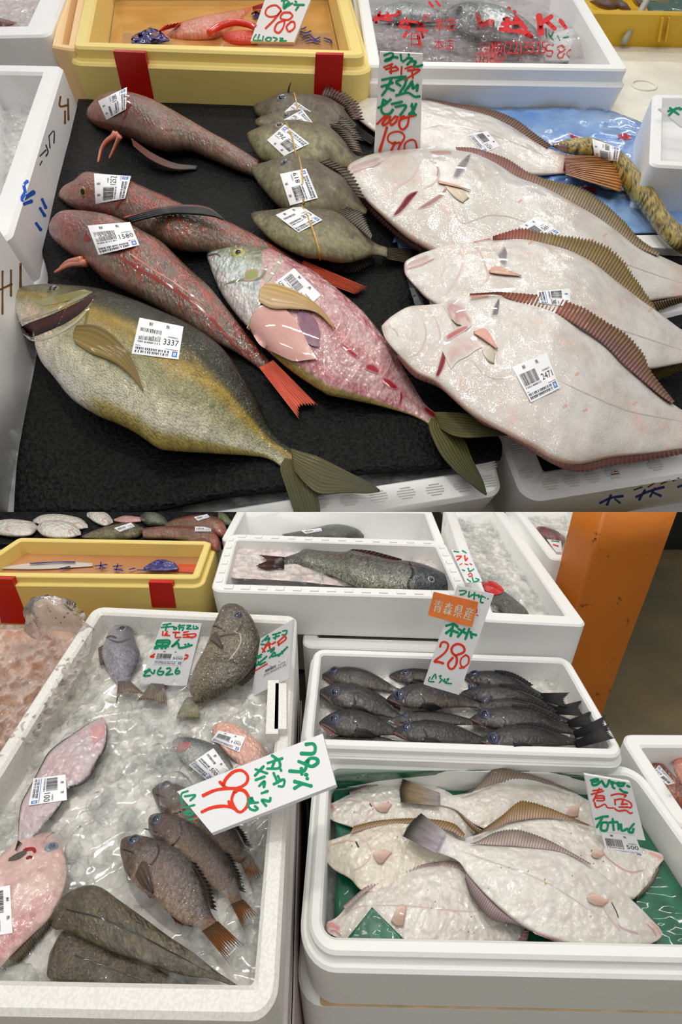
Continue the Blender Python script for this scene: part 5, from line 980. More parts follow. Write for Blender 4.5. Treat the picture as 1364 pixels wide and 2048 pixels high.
for f, xs, ys, k in ((c5_, (960, 1200), (1720, 1860), 8), (c6_, (1040, 1240), (1650, 1740), 7), (c4_, (760, 960), (1770, 1880), 6), (c3_, (680, 820), (1670, 1740), 3), (c1_, (700, 860), (1580, 1650), 3)):
    for _ in range(k): x, y = rr.uniform(*xs), rr.uniform(*ys); line(f, 'speck', [(x, y), (x+2, y+1)], 3, (120, 100, 60))
OP = lambda s, t: mix((224, 198, 184), (206, 166, 150), s)*(.92+.1*np.cos(t*40))[..., None]
for f, g in ((c1_, ([(750, 1614), (766, 1606), (784, 1608)], [(784, 1608), (774, 1624)], [(752, 1618), (762, 1624), (774, 1624)], [(750, 1614), (752, 1618)])), (c2_, ([(1136, 1616), (1144, 1612), (1158, 1616)], [(1158, 1616), (1156, 1632)], [(1134, 1630), (1144, 1634), (1156, 1632)], [(1136, 1616), (1134, 1630)])), (c3_, ([(746, 1708), (762, 1700), (784, 1704)], [(784, 1704), (766, 1726)], [(748, 1714), (756, 1726), (766, 1726)], [(746, 1708), (748, 1714)])), (c4_, ([(796, 1814), (804, 1808), (813, 1814)], [(813, 1814), (806, 1852)], [(782, 1842), (792, 1852), (806, 1852)], [(796, 1814), (782, 1842)])), (c5_, ([(1174, 1794), (1190, 1788), (1218, 1802)], [(1218, 1802), (1206, 1812)], [(1176, 1802), (1190, 1810), (1206, 1812)], [(1174, 1794), (1176, 1802)])), (c6_, ([(1184, 1702), (1196, 1700), (1208, 1708)], [(1208, 1708), (1200, 1716)], [(1182, 1710), (1190, 1716), (1200, 1716)], [(1184, 1702), (1182, 1710)]))): layfin(f, 'pectoral_fin', coons(*g, 8, 12), OP, 3)
for i in range(12):
    a = np.array([806+i*15, 1826+i*1.5]); line(c4_, 'rib_line', [a, a+[-4, 14], a+[-12, 28]], 2.4, (208, 202, 200))
    if i < 10: line(c4_, 'rib_line', [a+[10, -16], a+[6, -30]], 2.4, (214, 208, 204))
line(c5_, 'blood_edge', [(1066, 1864), (1088, 1872), (1120, 1884)], 4, (212, 150, 146))
G = coons([(744, 1814), (744.5, 1814.5)], [(744.5, 1814.5), (780, 1850), (818, 1888)], [(688, 1884), (750, 1890), (818, 1888)], [(744, 1814), (716, 1850), (688, 1884)], 14, 14)
tag(sheet('green_flap', L, G, gb+.034+.002*fbm(G[..., 0]/20, G[..., 1]/20, 3), M_GREEN, None, .0012), 'green triangular corner of sheet folded over the front left flatfish', 'plastic sheet')
# 煮魚 sign
sp = signplane(L, (1240, 1676), gb+.035, 20)
Z = (1160, 1540, 9.093)
sg = board('price_sign', 'white sign with red characters and green writing standing in the flatfish box', sp, [(1170, 1550), (1261, 1565), (1291, 1681), (1193, 1670)], .004, Z,
 [(GRN, 44, [(190, 190), (300, 160), (330, 180), (280, 210), (220, 220), (230, 270), (300, 265), (370, 210)], [(390, 190), (470, 300), (540, 180)], [(510, 200), (620, 230), (560, 250)], [(590, 210), (590, 300), (630, 335)], [(650, 240), (820, 240)], [(700, 220), (690, 280), (780, 285), (790, 230)], [(720, 340), (780, 390), (860, 415)], [(850, 280), (900, 305)]),
  (RDK, 30, [(230, 375), (400, 350)], [(200, 440), (430, 380)], [(350, 330), (240, 560)], [(290, 470), (420, 470), (430, 550), (300, 555)], [(280, 510), (420, 510)], [(260, 580), (290, 670), (360, 660), (450, 620), (500, 680), (600, 690)], [(560, 460), (690, 430), (830, 455), (800, 490)], [(630, 530), (640, 630)], [(640, 540), (760, 525), (900, 580), (940, 650), (900, 690)], [(780, 540), (760, 620)], [(740, 620), (860, 615)], [(700, 670), (880, 670)], [(620, 690), (700, 740), (830, 730), (900, 780), (950, 775)]),
  (GRN, 42, [(280, 890), (400, 850), (510, 840)], [(400, 870), (300, 1040)], [(390, 960), (380, 1080), (480, 1090), (500, 960), (400, 950)], [(530, 950), (680, 940)], [(590, 880), (610, 1090)], [(690, 960), (700, 1080)], [(740, 980), (760, 1100), (860, 1060)], [(980, 970), (880, 1100), (950, 1130), (970, 1060)])])
sticker(sg, [(1202, 1664), (1271, 1672), (1289, 1719), (1214, 1710)], 500, order=3, off=1.2)
# ---- right edge box R
openbox('foam_box', L, [(1360, 1660), (1680, 1680), (1500, 1468), (1237, 1467)], -.02, .34, .022, .09, M_FOAM, 'white foam box of reddish fish at the right edge', 'foam box', r=.02, taper=.006)
f = fish('spotted_red_fish', 'orange and brown spotted fish with a 603 label at the right edge', L, [(1276, 1508), (1288, 1500), (1310, 1512), (1336, 1538), (1370, 1575), (1400, 1620)], [(1278, 1518), (1290, 1545), (1312, 1580), (1340, 1610), (1372, 1640), (1400, 1650)], lambda u, v, x, y: mix(mix((176, 84, 50), (120, 70, 56), ss(.45, .6, fbm(x*6, y*6, 3))), (206, 150, 116), ss(.62, .7, fbm(x*9, y*9, 5))), M_GURN, .45, -.075, 70, 14)
sticker(f, [(1336, 1570), (1302, 1548), (1318, 1530), (1350, 1566)], 603); eye(f, 1292, 1514, 5, (200, 150, 50))
f = fish('red_fish', 'long salmon red fish standing up at the right edge', L, [(1352, 1484), (1362, 1482), (1380, 1520), (1392, 1570)], [(1346, 1488), (1344, 1520), (1350, 1550), (1370, 1580)], lambda u, v, x, y: mix((206, 104, 88), (230, 150, 130), ss(.3, .7, v)), M_GURN, .5, -.06, 40, 12)
G = coons([(1338, 1530), (1400, 1520)], [(1400, 1520), (1410, 1600)], [(1330, 1590), (1410, 1600)], [(1338, 1530), (1330, 1590)], 20, 20)
tag(sheet('plastic_bag', L, G, -.03+crump(G, 3, .012), M_FILM), 'clear crumpled bag over the fish at the right edge', 'plastic bag')
# ---- trim the stall and pillar where they pass under the rear display
for o in [o for o in bpy.data.objects if (o not in LOW0 or o is pil) and o.type == 'MESH']:
    org = wloc(o); V = np.array([v.co[:] for v in o.data.vertices])+org
    if ((V-CAM)@UPV).max() > 1e-5: cut(o, False)

# ================================================================== REAR DISPLAY (sloping)
UP0 = set(bpy.data.objects)
# --- the display itself: sloping bench, back boxes
Q = U.loc(U.at(np.array([(-260, 1024), (1760, 1024), (1600, -110), (-40, -110)], float), 0))
BH = -0.30
V = [U.wld(Q[k], BH) for k in (0, 1, 2, 3)]+[U.wld(Q[k], BH-.12) for k in (0, 1, 2, 3)]
bench = mk('trim_1', np.array(V), [[0, 1, 2, 3], [7, 6, 5, 4], [0, 4, 5, 1], [1, 5, 6, 2], [2, 6, 7, 3], [3, 7, 4, 0]], plainmat('bench_board', (205, 206, 204), .5, 0, .1, 20), None, False)
struct(bench, 'white sloping bench board under the rear trays')
for x_, y_ in ((-1.3, 2.2), (-.2, 2.2), (1.35, 2.2), (-1.3, 4.2), (.2, 4.2), (1.7, 4.2)):
    o_ = U.o+U.n*(BH-.12); z_ = o_[2]-((y_-o_[1])*U.n[1])/U.n[2]; boxmesh('support_post', (x_-.03, y_-.03, 0), (x_+.03, y_+.03, z_), M_STEEL, bench)
yh = hup(U, 440, 205, 0, 104)
ybin = openbox('yellow_bin', U, [(145, 93), (731, 112), (676, -78), (186, -78)], yh, yh+.30, .075, .42, M_YEL, 'pale yellow foam bin with red fish and a 980 sign, behind the black mat', 'foam bin', r=.05, ledge=(.04, .055), taper=.012, bev=.01)
fp = o_front[ybin.name]; tp = Pl(fp.o+fp.n*.042, fp.n)
for q in ([(226, 103), (290, 106), (308, 202), (248, 199)], [(631, 109), (687, 110), (681, 205), (627, 203)]):
    o = mk('red_tape', np.vstack([tp.at(np.array(q, float)), tp.at(np.array(q, float))-tp.n*.03]), [[0, 1, 2, 3], [0, 4, 5, 1], [1, 5, 6, 2], [2, 6, 7, 3], [3, 7, 4, 0]], M_RED, ybin, False)
def watermat(name, c, c2):
    m, nt, b, N, Lk = nm(name); n = N.new('ShaderNodeTexNoise'); n.inputs['Scale'].default_value = 3; n.inputs['Detail'].default_value = 5
    Lk.new(texc(N, Lk, 1.0), n.inputs[0]); Lk.new(ramp(N, Lk, n.outputs[0], .35, .7, lc(c), lc(c2)), b.inputs['Base Color'])
    n2 = N.new('ShaderNodeTexNoise'); n2.inputs['Scale'].default_value = 14; Lk.new(texc(N, Lk, 1.0), n2.inputs[0]); bump(N, Lk, b, n2.outputs[0], .15, .01)
    setp(b, Roughness=.06, Coat_Weight=.5); return m
M_WAT = watermat('orange_tinted_water', (200, 142, 78), (232, 178, 108))
wq = U.loc(U.at(np.array([(145, 93), (731, 112), (676, -78), (186, -78)], float), yh)); wl = rounded(wq, .085, .04)
o = mk('bin_water', U.wld(wl, yh-.17), [list(range(len(wl)))], M_WAT, None, False); tag(o, 'orange tinted water in the yellow bin behind the black mat', 'water', None, 'stuff')
wh = yh-.17
def c_pink(u, v, x, y):
    n = fbm(x*3, y*3, 4); c = mix((226, 92, 66), (236, 150, 128), ss(.2, .6, v)); c = mix(c, (240, 180, 160), ss(.5, .7, n)*.5); return mix(c, (226, 70, 40), ss(.75, 1, u))
f = fish('red_fish', 'pink red fish lying in the water of the yellow bin by the 980 sign', U, [(316, 66), (345, 50), (400, 34), (450, 24), (500, 14), (520, 10)], [(318, 74), (350, 84), (400, 86), (440, 80), (480, 50), (520, 16)], c_pink, M_GURN, .4, wh-.03, 60, 12)
fin(f, 'tail_fin', [(505, 12), (505, 20)], [(560, -8), (556, 14)], wh+.03, wh+.03, fincol((226, 80, 50), (236, 110, 80), (240, 150, 120)), 5)
fin(f, 'dorsal_fin', [(316, 62), (350, 52)], [(330, 50), (362, 44)], wh+.05, wh+.06, fincol((226, 70, 40), (236, 90, 60), (200, 50, 30)), 5)
f = fish('red_fish', 'bright red fish mostly behind the 980 sign in the yellow bin', U, [(440, 76), (452, 66), (480, 60), (510, 62), (530, 72)], [(440, 82), (465, 92), (490, 94), (512, 92), (530, 82)], lambda u, v, x, y: mix((226, 50, 24), (236, 84, 60), fbm(x*3, y*3, 2)), M_GURN, .4, wh-.02, 40, 10)
tube('fin_ray', U.at(np.array([(418, 66), (440, 52), (470, 45), (500, 50), (515, 58)], float), wh+.06), .018, M_WETC, f.o, cols=(222, 60, 36))
G = coons([(264, 72), (285, 62), (300, 54)], [(300, 54), (320, 62), (338, 78)], [(262, 86), (300, 88), (338, 84)], [(264, 72), (262, 80), (262, 86)], 10, 12)
o = sheet('navy_packet', U, G, wh+.02+.05*fbm(G[..., 0]/9, G[..., 1]/7, 5), plainmat('navy_plastic', (44, 32, 110), .15, .8), None, .01); tag(o, 'crumpled navy plastic packet at the front of the yellow bin', 'packet')
pr = Print()
for pts in ([(503, 28), (512, 24), (520, 30)], [(506, 34), (516, 31), (522, 38)], [(512, 22), (511, 36)], [(598, 62), (610, 66), (622, 62)], [(604, 76), (618, 70), (630, 78), (640, 74)], [(612, 82), (626, 80), (640, 84)], [(648, 76), (660, 80), (664, 86)], [(595, 52), (604, 58), (612, 54)]): pr.stroke(pts, 3.2, (44, 40, 120))
V, Fc, C = pr.arr(); o = mk('floating_print', U.at(V, wh+.012), Fc, M_INK, None, False, C); tag(o, 'navy printed film floating on the water right of the 980 sign', 'film')
sp = signplane(U, (545, 84), wh+.02, 52)
Z = (450, 0, 2.965)
board('price_sign', 'white sign with red 980 standing in the yellow foam bin', sp, [(531, -4), (622, -2), (588, 84), (501, 82)], .02, Z,
      [(GRN, 12, [(335, 5), (372, 0)], [(352, -8), (350, 50), (385, 20)], [(380, 12), (352, 44), (400, 20)], [(408, 28), (470, 30)], [(440, 30), (420, 62)], [(415, 8), (425, 14)]),
       (RDK, 11, [(330, 55), (300, 32), (255, 45), (240, 80), (265, 100), (310, 92), (335, 62), (290, 120), (240, 170)], [(385, 75), (345, 78), (330, 110), (375, 118), (400, 95), (385, 75)], [(355, 120), (310, 140), (295, 180), (320, 195), (345, 165), (355, 120)], [(390, 130), (365, 160), (380, 188), (412, 165), (410, 132), (390, 130)]),
       (GRN, 8, [(185, 205), (168, 238), (215, 240)], [(205, 205), (195, 230)], [(228, 215), (222, 245)], [(255, 222), (240, 236), (262, 246), (275, 228), (255, 222)], [(285, 222), (310, 232), (292, 246)], [(325, 228), (345, 230), (325, 244), (365, 242)])], colour=plainmat('sign_board', (238, 238, 240), .5))
# white box with bagged fish
wbh = hup(U, 985, 206, 0, 131)
WQ = [(736, 131), (1257, 139), (1133, -60), (708, -60)]
wbox = openbox('foam_box', U, WQ, wbh, wbh+.3, .07, .34, M_FOAMU, 'white foam box of ice and bagged silver fish behind the pale flatfish', 'foam box', r=.03, ledge=(.02, .06), taper=.05, bev=.008)
iq = [(752, 131), (1215, 136), (1120, -50), (716, -50)]
ih = wbh-.2
ice('ice_bed', 'pinkish crushed ice in the white box with red lettered bags', U, iq, ih, 260, .07, seed=11, bedmat_=bedmat('pinkish_ice', (186, 168, 172), (226, 212, 216), 24))
def c_silver(u, v, x, y):
    n = fbm(x*4, y*4, 6); c = mix((88, 96, 84), (150, 156, 150), ss(.12, .4, v)); c = mix(c, (206, 210, 212), ss(.4, .8, v)); return c*(.8+.4*n)[..., None]
M_SILV = fishmat('silver_skin', 40, .12, .2, .22, .8, 8, .4, .45)
f = fish('silver_fish', 'large silver fish under film in the white ice box, nearer the 580 sign', U, [(886, 32), (896, 14), (930, 4), (985, 10), (1040, 32), (1075, 62), (1092, 84)], [(888, 40), (910, 58), (950, 76), (1000, 92), (1050, 100), (1082, 102), (1092, 96)], c_silver, M_SILV, .45, ih+.01, 70, 14)
eye(f, 919, 23, 8, (150, 150, 140)); line(f, 'gill_edge', [(948, 10), (960, 34), (955, 62)], 4, (120, 124, 120))
f = fish('silver_fish', 'silver fish at the far left under film in the white ice box', U, [(742, 30), (760, 14), (800, 4), (840, 8), (880, 22), (900, 34)], [(744, 36), (770, 44), (810, 46), (860, 48), (900, 42)], c_silver, M_SILV, .45, ih+.01, 60, 12)
eye(f, 797, 28, 5, (150, 150, 140))
for (nm_, G, sd) in (('lettered_bag', coons([(735, 2), (860, 0), (960, 2)], [(960, 2), (985, 50), (975, 122)], [(755, 118), (880, 122), (975, 122)], [(735, 2), (742, 60), (755, 118)], 40, 60), 3), ('lettered_bag', coons([(880, -20), (1000, -10), (1085, 10)], [(1085, 10), (1150, 60), (1170, 118)], [(905, 112), (1040, 124), (1170, 118)], [(880, -20), (890, 50), (905, 112)], 40, 60), 8)):
    def hf(p, sd=sd): r = 1-np.abs(fbm(p[..., 0]/46, p[..., 1]/26, sd)-.5)*4; return ih+.13+.035*np.clip(r, -1, 1)+.03*np.sin(p[..., 0]/60+sd)
    bag = sheet(nm_, U, G, hf(G), M_FILM)
    tag(bag, 'clear bag printed with red letters lying %s in the white ice box' % ('to the left' if sd == 3 else 'under the 580 sign'), 'plastic bag')
    pr = Print(); RB = (206, 26, 30)
    if sd == 3:
        for pts in ([(745, 40), (760, 33), (790, 30), (800, 22)], [(750, 34), (780, 40)], [(760, 24), (752, 46)], [(775, 26), (782, 42)], [(805, 44), (800, 52), (818, 56)], [(808, 74), (814, 64)]): pr.stroke(pts, 6, RB)
        pr.text('本店', 868, 34, 912, 62, RB); pr.text('本店', 868, 78, 908, 100, RB); pr.text('日', 822, 66, 838, 92, RB); pr.text('町', 846, 28, 862, 44, RB)
        for pts in ([(800, 42), (830, 44), (850, 52)], [(812, 36), (820, 60)], [(840, 50), (846, 76)], [(832, 58), (856, 62)], [(836, 70), (842, 92)], [(858, 4), (866, 14)], [(872, 2), (880, 12)]): pr.stroke(pts, 5, RB)
    else:
        pr.text('0880(22)3535', 958, 82, 1092, 116, RB); pr.text('0880', 950, 104, 1006, 128, RB)
        for w, pts in ((11, [(956, 26), (962, 50), (984, 40)]), (8, [(984, 36), (982, 52)]), (9, [(1000, 34), (1030, 24)]), (9, [(1018, 16), (1012, 62)]), (8, [(1004, 48), (1044, 44)]), (9, [(1030, 34), (1052, 58)]), (8, [(1000, 58), (1060, 66)]), (9, [(1036, 60), (1064, 74)]), (12, [(1078, 30), (1082, 68)]), (9, [(1080, 48), (1104, 32)]), (9, [(1092, 42), (1110, 58)]), (8, [(1120, 40), (1132, 56)])): pr.stroke(pts, w, RB)
    V, Fc, C = pr.arr(); ro = mk('red_lettering', U.at(V, hf(V)+.012), Fc, M_INK, bag, False, C); ro['kind'] = 'stuff'
sp = signplane(U, (1120, 122), ih+.02, 60)
board('price_sign', 'small white sign reading 580 under film in the white ice box', sp, [(1078, 56), (1150, 58), (1164, 121), (1090, 121)], .012, (904, 0, 2.965),
      [(GRN, 9, [(555, 170), (560, 225)], [(570, 200), (600, 240)], [(600, 190), (590, 215)], [(625, 215), (640, 240)], [(660, 225), (690, 220)]), (RDK, 10, [(600, 268), (565, 270), (560, 300), (595, 305), (585, 335), (560, 330)], [(650, 270), (625, 285), (645, 310), (670, 290), (650, 270)], [(640, 310), (625, 335), (650, 345), (665, 320)], [(700, 295), (680, 320), (700, 340), (725, 318), (700, 295)])])
# yellow crate at the back with dark fish, and the white table top
ch = hup(U, 1290, 86, 0, 24)
tt = slab('white_table_top', U, U.loc(U.at(np.array([(1180, 420), (1700, 420), (1480, 60), (1150, 60)], float), -.02)), -.16, -.02, plainmat('worn_white_plastic', (232, 228, 214), .4, .2, .1, 4, .06), None, .05)
tag(tt, 'worn white plastic top behind the blue sheet at the right', 'table top')
ring = [U.wld(U.loc(U.at(np.array([1288, 172.]), -.02))+np.array([.07*math.cos(a), .07*math.sin(a)]), -.018) for a in np.linspace(0, 2*np.pi, 24)]
tube('moulded_ring', ring, .006, MATS['worn_white_plastic'], tt)
ybox = openbox('yellow_crate', U, [(1175, 24), (1520, 30), (1440, -90), (1130, -90)], ch, ch+.02, .05, .25, plainmat('yellow_plastic', (226, 180, 20), .3, .3), 'bright yellow plastic crate of dark fish at the top right', 'crate', r=.03, taper=.03, bev=.008)
fp = o_front[ybox.name]; tp = Pl(fp.o+fp.n*.005, fp.n)
for x0, x1 in ((1322, 1326), (1336, 1339)):
    q = tp.at(np.array([(x0, 34), (x1, 34), (x1-8, 82), (x0-8, 82)], float)); V = np.vstack([q+tp.n*.02, q-tp.n*.04]); mk('rib', V, [[0, 1, 2, 3], [0, 4, 5, 1], [1, 5, 6, 2], [2, 6, 7, 3], [3, 7, 4, 0]], MATS['yellow_plastic'], ybox, False)
for i, (a, b) in enumerate((((1180, 2), (1235, 16)), ((1215, 0), (1262, 18)), ((1262, -6), (1290, 14)))):
    a = np.array(a, float); b = np.array(b, float); d = unit(b-a); nn = np.array([d[1], -d[0]]); w = 9
    f = fish('dark_fish', 'dark fish in the bright yellow crate, %s of three' % ('leftmost', 'middle', 'rightmost')[i], U, [a, a+(b-a)*.35+nn*w, a+(b-a)*.7+nn*w, b], [a-nn*2, a+(b-a)*.35-nn*w, a+(b-a)*.7-nn*w, b-nn*3], lambda u, v, x, y: mix((54, 40, 40), (120, 80, 76), ss(.5, .9, v)*.7), M_GURN, .6, ch-.12, 30, 10, group='dark fish in the yellow crate')
G = coons([(1290, 2), (1364, -4)], [(1364, -4), (1400, 24)], [(1300, 24), (1400, 24)], [(1290, 2), (1300, 24)], 6, 10)
o = sheet('green_film', U, G, ch-.06+.03*fbm(G[..., 0]/12, G[..., 1]/8, 4), plainmat('dark_green_plastic', (30, 84, 66), .3, .5), None, .008); tag(o, 'dark green film over the fish in the bright yellow crate', 'film')
a, b = U.at(np.array([1298, -6.]), ch+.02), U.at(np.array([1248, 84.]), ch*.1)
tube('packing_strap', np.array([a, (a+b)/2+U.n*.01, b]), .022, plainmat('grey_strap', (170, 170, 160), .4), None); tag(bpy.data.objects['packing_strap'], 'pale grey strap running down in front of the yellow crate', 'strap')
# right-hand panel with the green-lettered sign
rb = openbox('foam_box', U, [(1300, 330), (1640, 350), (1560, 190), (1306, 188)], .18, .3, .05, .08, M_FOAMU, 'white foam box cut off by the right edge above the blue sheet', 'foam box', r=.03, taper=.02, bev=.008)
sp = signplane(U, (1364, 240), .2, 40, -20)
board('price_sign', 'white sign with green writing at the right edge by the blue sheet', sp, [(1317, 217), (1400, 204), (1420, 262), (1364, 254)], .012, (904, 0, 2.965), [(GRN, 13, [(1280, 660), (1350, 640)], [(1290, 640), (1345, 680)], [(1330, 640), (1285, 685)], [(1350, 650), (1375, 640)])])
# boxes along the left edge
l1h = hup(U, 50, 126, .1, 72)
openbox('foam_box', U, [(-210, 76), (99, 70), (150, -60), (-60, -60)], l1h, l1h+.28, .15, .2, M_FOAMU, 'white foam box of ice at the top left corner', 'foam box', r=.05, taper=.03, bev=.01)
ice('ice_bed', 'pinkish crushed ice in the top left foam box', U, [(-160, 62), (84, 60), (124, -50), (-40, -50)], l1h-.07, 160, .06, seed=5, bedmat_=bedmat('pink_white_ice', (206, 186, 184), (240, 226, 224), 24))
f = fish('red_fish', 'dark red fish end poking from the ice in the top left box', U, [(-40, 26), (-10, 32), (20, 40), (34, 45)], [(-40, 50), (-10, 52), (18, 52), (34, 48)], lambda u, v, x, y: mix((120, 70, 64), (150, 110, 100), v), M_GURN, .5, l1h-.07, 30, 10)
openbox('orange_lit_box', U, [(102, 92), (152, 100), (182, -70), (140, -70)], l1h-.02, l1h+.25, .05, .1, M_ORG, 'added foam box coloured as orange light between the top left box and the yellow bin', 'foam box', r=.02, taper=.01, bev=.008)  # added box; its colour paints the bin's orange light on the corner box wall
l2h = hup(U, 155, 207, 0, 131)
q2 = raised(U, [(-40, 560), (70, 560), (156, 207), (-30, 203)], l2h)
l2 = openbox('foam_box', U, q2, l2h, l2h+.28, .10, .26, M_FOAMU, 'white foam box with ice along the left edge, marked in black and blue', 'foam box', r=.04, taper=.004, bev=.012)
ice('ice_bed', 'crushed ice in the marked white box along the left edge', U, raised(U, [(-36, 540), (62, 540), (148, 216), (-30, 212)], l2h-.16), l2h-.16, 260, .07, seed=6, bedmat_=M_BEDU)
l3h = .34
q3 = raised(U, [(-330, 1100), (-38, 1100), (72, 562), (-120, 562)], l3h)
l3 = openbox('foam_box', U, q3, l3h, l3h+.28, .12, .2, M_FOAMU, 'white foam box at the left edge beside the open-mouthed amberjack, marked in brown', 'foam box', r=.04, taper=.004, bev=.012)
# --- marks drawn on the side walls of the left boxes
def wallmarks(o, strokes, name='marker_writing'):
    me = o.data; org = wloc(o); V = [np.array(v.co)+org for v in me.vertices]; bv = BVHTree.FromPolygons([tuple(v) for v in V], [list(p.vertices) for p in me.polygons])
    for c, w, pts in strokes:
        pr = Print(); pr.stroke(pts, w, c); P2, Fc, C = pr.arr(); t, d = hits(bv, P2); ok = ~np.isnan(t)
        if not ok.any(): continue
        t[~ok] = np.nanmedian(t); mk(name, CAM+d*(t*(1-.6/F))[:, None], Fc, M_INK, o, False, C)
BK = (60, 58, 66); BR = (120, 84, 44); BL = (28, 92, 190)
wallmarks(l2, [(BR, 4, [(121, 193), (120, 212), (137, 210)]), (BR, 4, [(136, 198), (137, 240)]), (BR, 4, [(130, 222), (130, 247)]), (BK, 3, [(80, 312), (92, 300)]), (BK, 3, [(92, 290), (96, 304), (92, 312)]), (BK, 2.5, [(98, 272), (100, 296)]), (BK, 2.5, [(98, 272), (108, 262), (108, 286)]), (BK, 2.5, [(84, 322), (80, 330)]),
               (BL, 7, [(55, 362), (48, 370), (50, 384), (44, 396)]), (BL, 9, [(44, 400), (68, 384)]), (BL, 7, [(48, 408), (64, 402)]), (BL, 6, [(84, 398), (92, 416)]), (BL, 6, [(80, 416), (90, 432)]), (BL, 6, [(72, 446), (82, 460)])])
wallmarks(l3, [(BR, 4, [(47, 472), (56, 466)]), (BR, 5, [(48, 502), (58, 490)]), (BR, 5, [(41, 527), (41, 575)]), (BR, 4, [(5, 542), (5, 628)]), (BR, 4, [(22, 540), (22, 592)]), (BR, 4, [(-2, 580), (24, 568)])])
# --- trays
TQ = [(-180, 1178), (1008, 986), (820, 250), (150, 215)]
tray1 = openbox('foam_tray', U, TQ, -.02, .28, .10, .16, M_FOAMU, 'long white foam tray under the black mat', 'foam tray', r=.05, taper=.03, bev=.012)
tray2 = openbox('foam_tray', U, [(1050, 1004), (1760, 890), (1640, 520), (930, 690)], -.02, .28, .10, .16, M_FOAMU, 'white foam tray with blue lettering under the front pale flatfish', 'foam tray', r=.06, taper=.03, bev=.012)
def pad(o, P, c, h, a, ang):
    """little moulded patch of grooves on a rim"""
    q = P.loc(P.at(np.array(c, float), h)); V = []; Fc = []
    for i in range(5):
        y = (i-2)*.009; k = len(V); w = a*math.sqrt(max(.2, 1-(i-2)**2/6.))
        for (dx, dy, dz) in ((-w, -.0025, 0), (w, -.0025, 0), (w, .0025, 0), (-w, .0025, 0), (-w, 0, .003), (w, 0, .003)):
            V.append(P.wld(q+np.array([dx*math.cos(ang)-(y+dy)*math.sin(ang), dx*math.sin(ang)+(y+dy)*math.cos(ang)]), h+dz))
        Fc += [[k, k+1, k+5, k+4], [k+3, k+4, k+5, k+2]]
    mk('rim_grooves', np.array(V), Fc, plainmat('groove_grey', (205, 205, 200), .5) if 'groove_grey' not in MATS else MATS['groove_grey'], o, False)
for c in ((640, 1006), (698, 1000), (757, 993), (812, 986), (870, 979), (925, 972), (978, 962), (976, 930)): pad(tray1, U, c, -.0195, .028, .16)
for c in ((1032, 898), (1052, 946), (1100, 968), (1144, 962), (1184, 954), (1225, 946), (1310, 930)): pad(tray2, U, c, -.0195, .024, .16)
fp = o_front[tray2.name]; BLU = (36, 52, 150)
wallmarks(tray2, [(BLU, 5, [(1200, 1006), (1222, 996), (1246, 992)]), (BLU, 5, [(1222, 990), (1214, 1010)]), (BLU, 4, [(1230, 998), (1240, 1006)]), (BLU, 5, [(1272, 994), (1300, 982), (1328, 974)]), (BLU, 5, [(1290, 980), (1278, 1000)]), (BLU, 5, [(1304, 984), (1322, 992)]), (BLU, 4, [(1310, 976), (1300, 994)]), (BLU, 5, [(1356, 974), (1372, 968)]), ((110, 50, 44), 3, [(1268, 980), (1284, 974)]), ((110, 50, 44), 3, [(1296, 974), (1310, 966)]), ((110, 50, 44), 3, [(1322, 968), (1340, 960)]), ((110, 50, 44), 3, [(1346, 962), (1358, 956)])])
wallmarks(tray2, [((150, 96, 44), 8, [(1224, 948), (1236, 946)]), ((120, 40, 28), 4, [(1230, 942), (1232, 950)])], 'rust_stain')
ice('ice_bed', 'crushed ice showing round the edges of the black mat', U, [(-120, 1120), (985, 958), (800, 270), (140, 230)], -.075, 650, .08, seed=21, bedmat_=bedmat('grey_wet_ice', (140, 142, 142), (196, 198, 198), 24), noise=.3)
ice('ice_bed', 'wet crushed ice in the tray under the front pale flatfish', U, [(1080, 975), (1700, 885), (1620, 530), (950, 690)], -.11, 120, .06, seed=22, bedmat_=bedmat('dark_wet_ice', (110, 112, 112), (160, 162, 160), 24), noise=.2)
# --- mats and the blue sheet
G = coons([(157, 198), (250, 200), (360, 196), (470, 190), (530, 194), (640, 205), (745, 220)], [(745, 220), (760, 330), (790, 470), (840, 640), (900, 770), (985, 860), (1003, 884), (1003, 914)],
          [(27, 1030), (150, 1026), (297, 1018), (450, 990), (578, 976), (706, 946), (860, 935), (1003, 914)], [(157, 198), (138, 262), (118, 335), (94, 430), (84, 500), (96, 560), (80, 660), (70, 730), (50, 830), (34, 925), (27, 1030)], 70, 70)
mat1 = sheet('rubber_mat', U, G, .012*(fbm(G[..., 0]/120, G[..., 1]/90, 9)-.5), M_MAT, None, .02); tag(mat1, 'black textured mat covering the big tray on the left', 'mat')
G = coons([(740, 240), (1000, 240), (1480, 260)], [(1480, 260), (1560, 560), (1640, 880)], [(1075, 935), (1160, 962), (1360, 930), (1640, 880)], [(740, 240), (830, 560), (960, 760), (1075, 935)], 40, 40)
mat2 = sheet('rubber_mat', U, G, -.03, M_MAT, None, .02); tag(mat2, 'black textured mat under the pale flatfish on the right', 'mat')
G = coons([(900, 214), (1000, 216), (1187, 217), (1250, 231), (1300, 255), (1340, 292), (1366, 330)], [(1366, 330), (1400, 400), (1420, 470)], [(780, 500), (960, 492), (1150, 480), (1270, 466), (1420, 470)], [(900, 214), (840, 330), (780, 500)], 60, 70)
hb = -.01+.05*(1-np.abs(fbm(G[..., 0]/45, G[..., 1]/28, 4)-.5)*4)*.35+.05*ss(.75, 1, np.linspace(0, 1, 70))[None]*ss(.2, .0, np.linspace(0, 1, 60))[:, None]
mb, nt, b, N, Lk = nm('blue_plastic'); n = N.new('ShaderNodeTexNoise'); n.inputs['Scale'].default_value = 5; n.inputs['Detail'].default_value = 5; Lk.new(texc(N, Lk, 1.0), n.inputs[0])
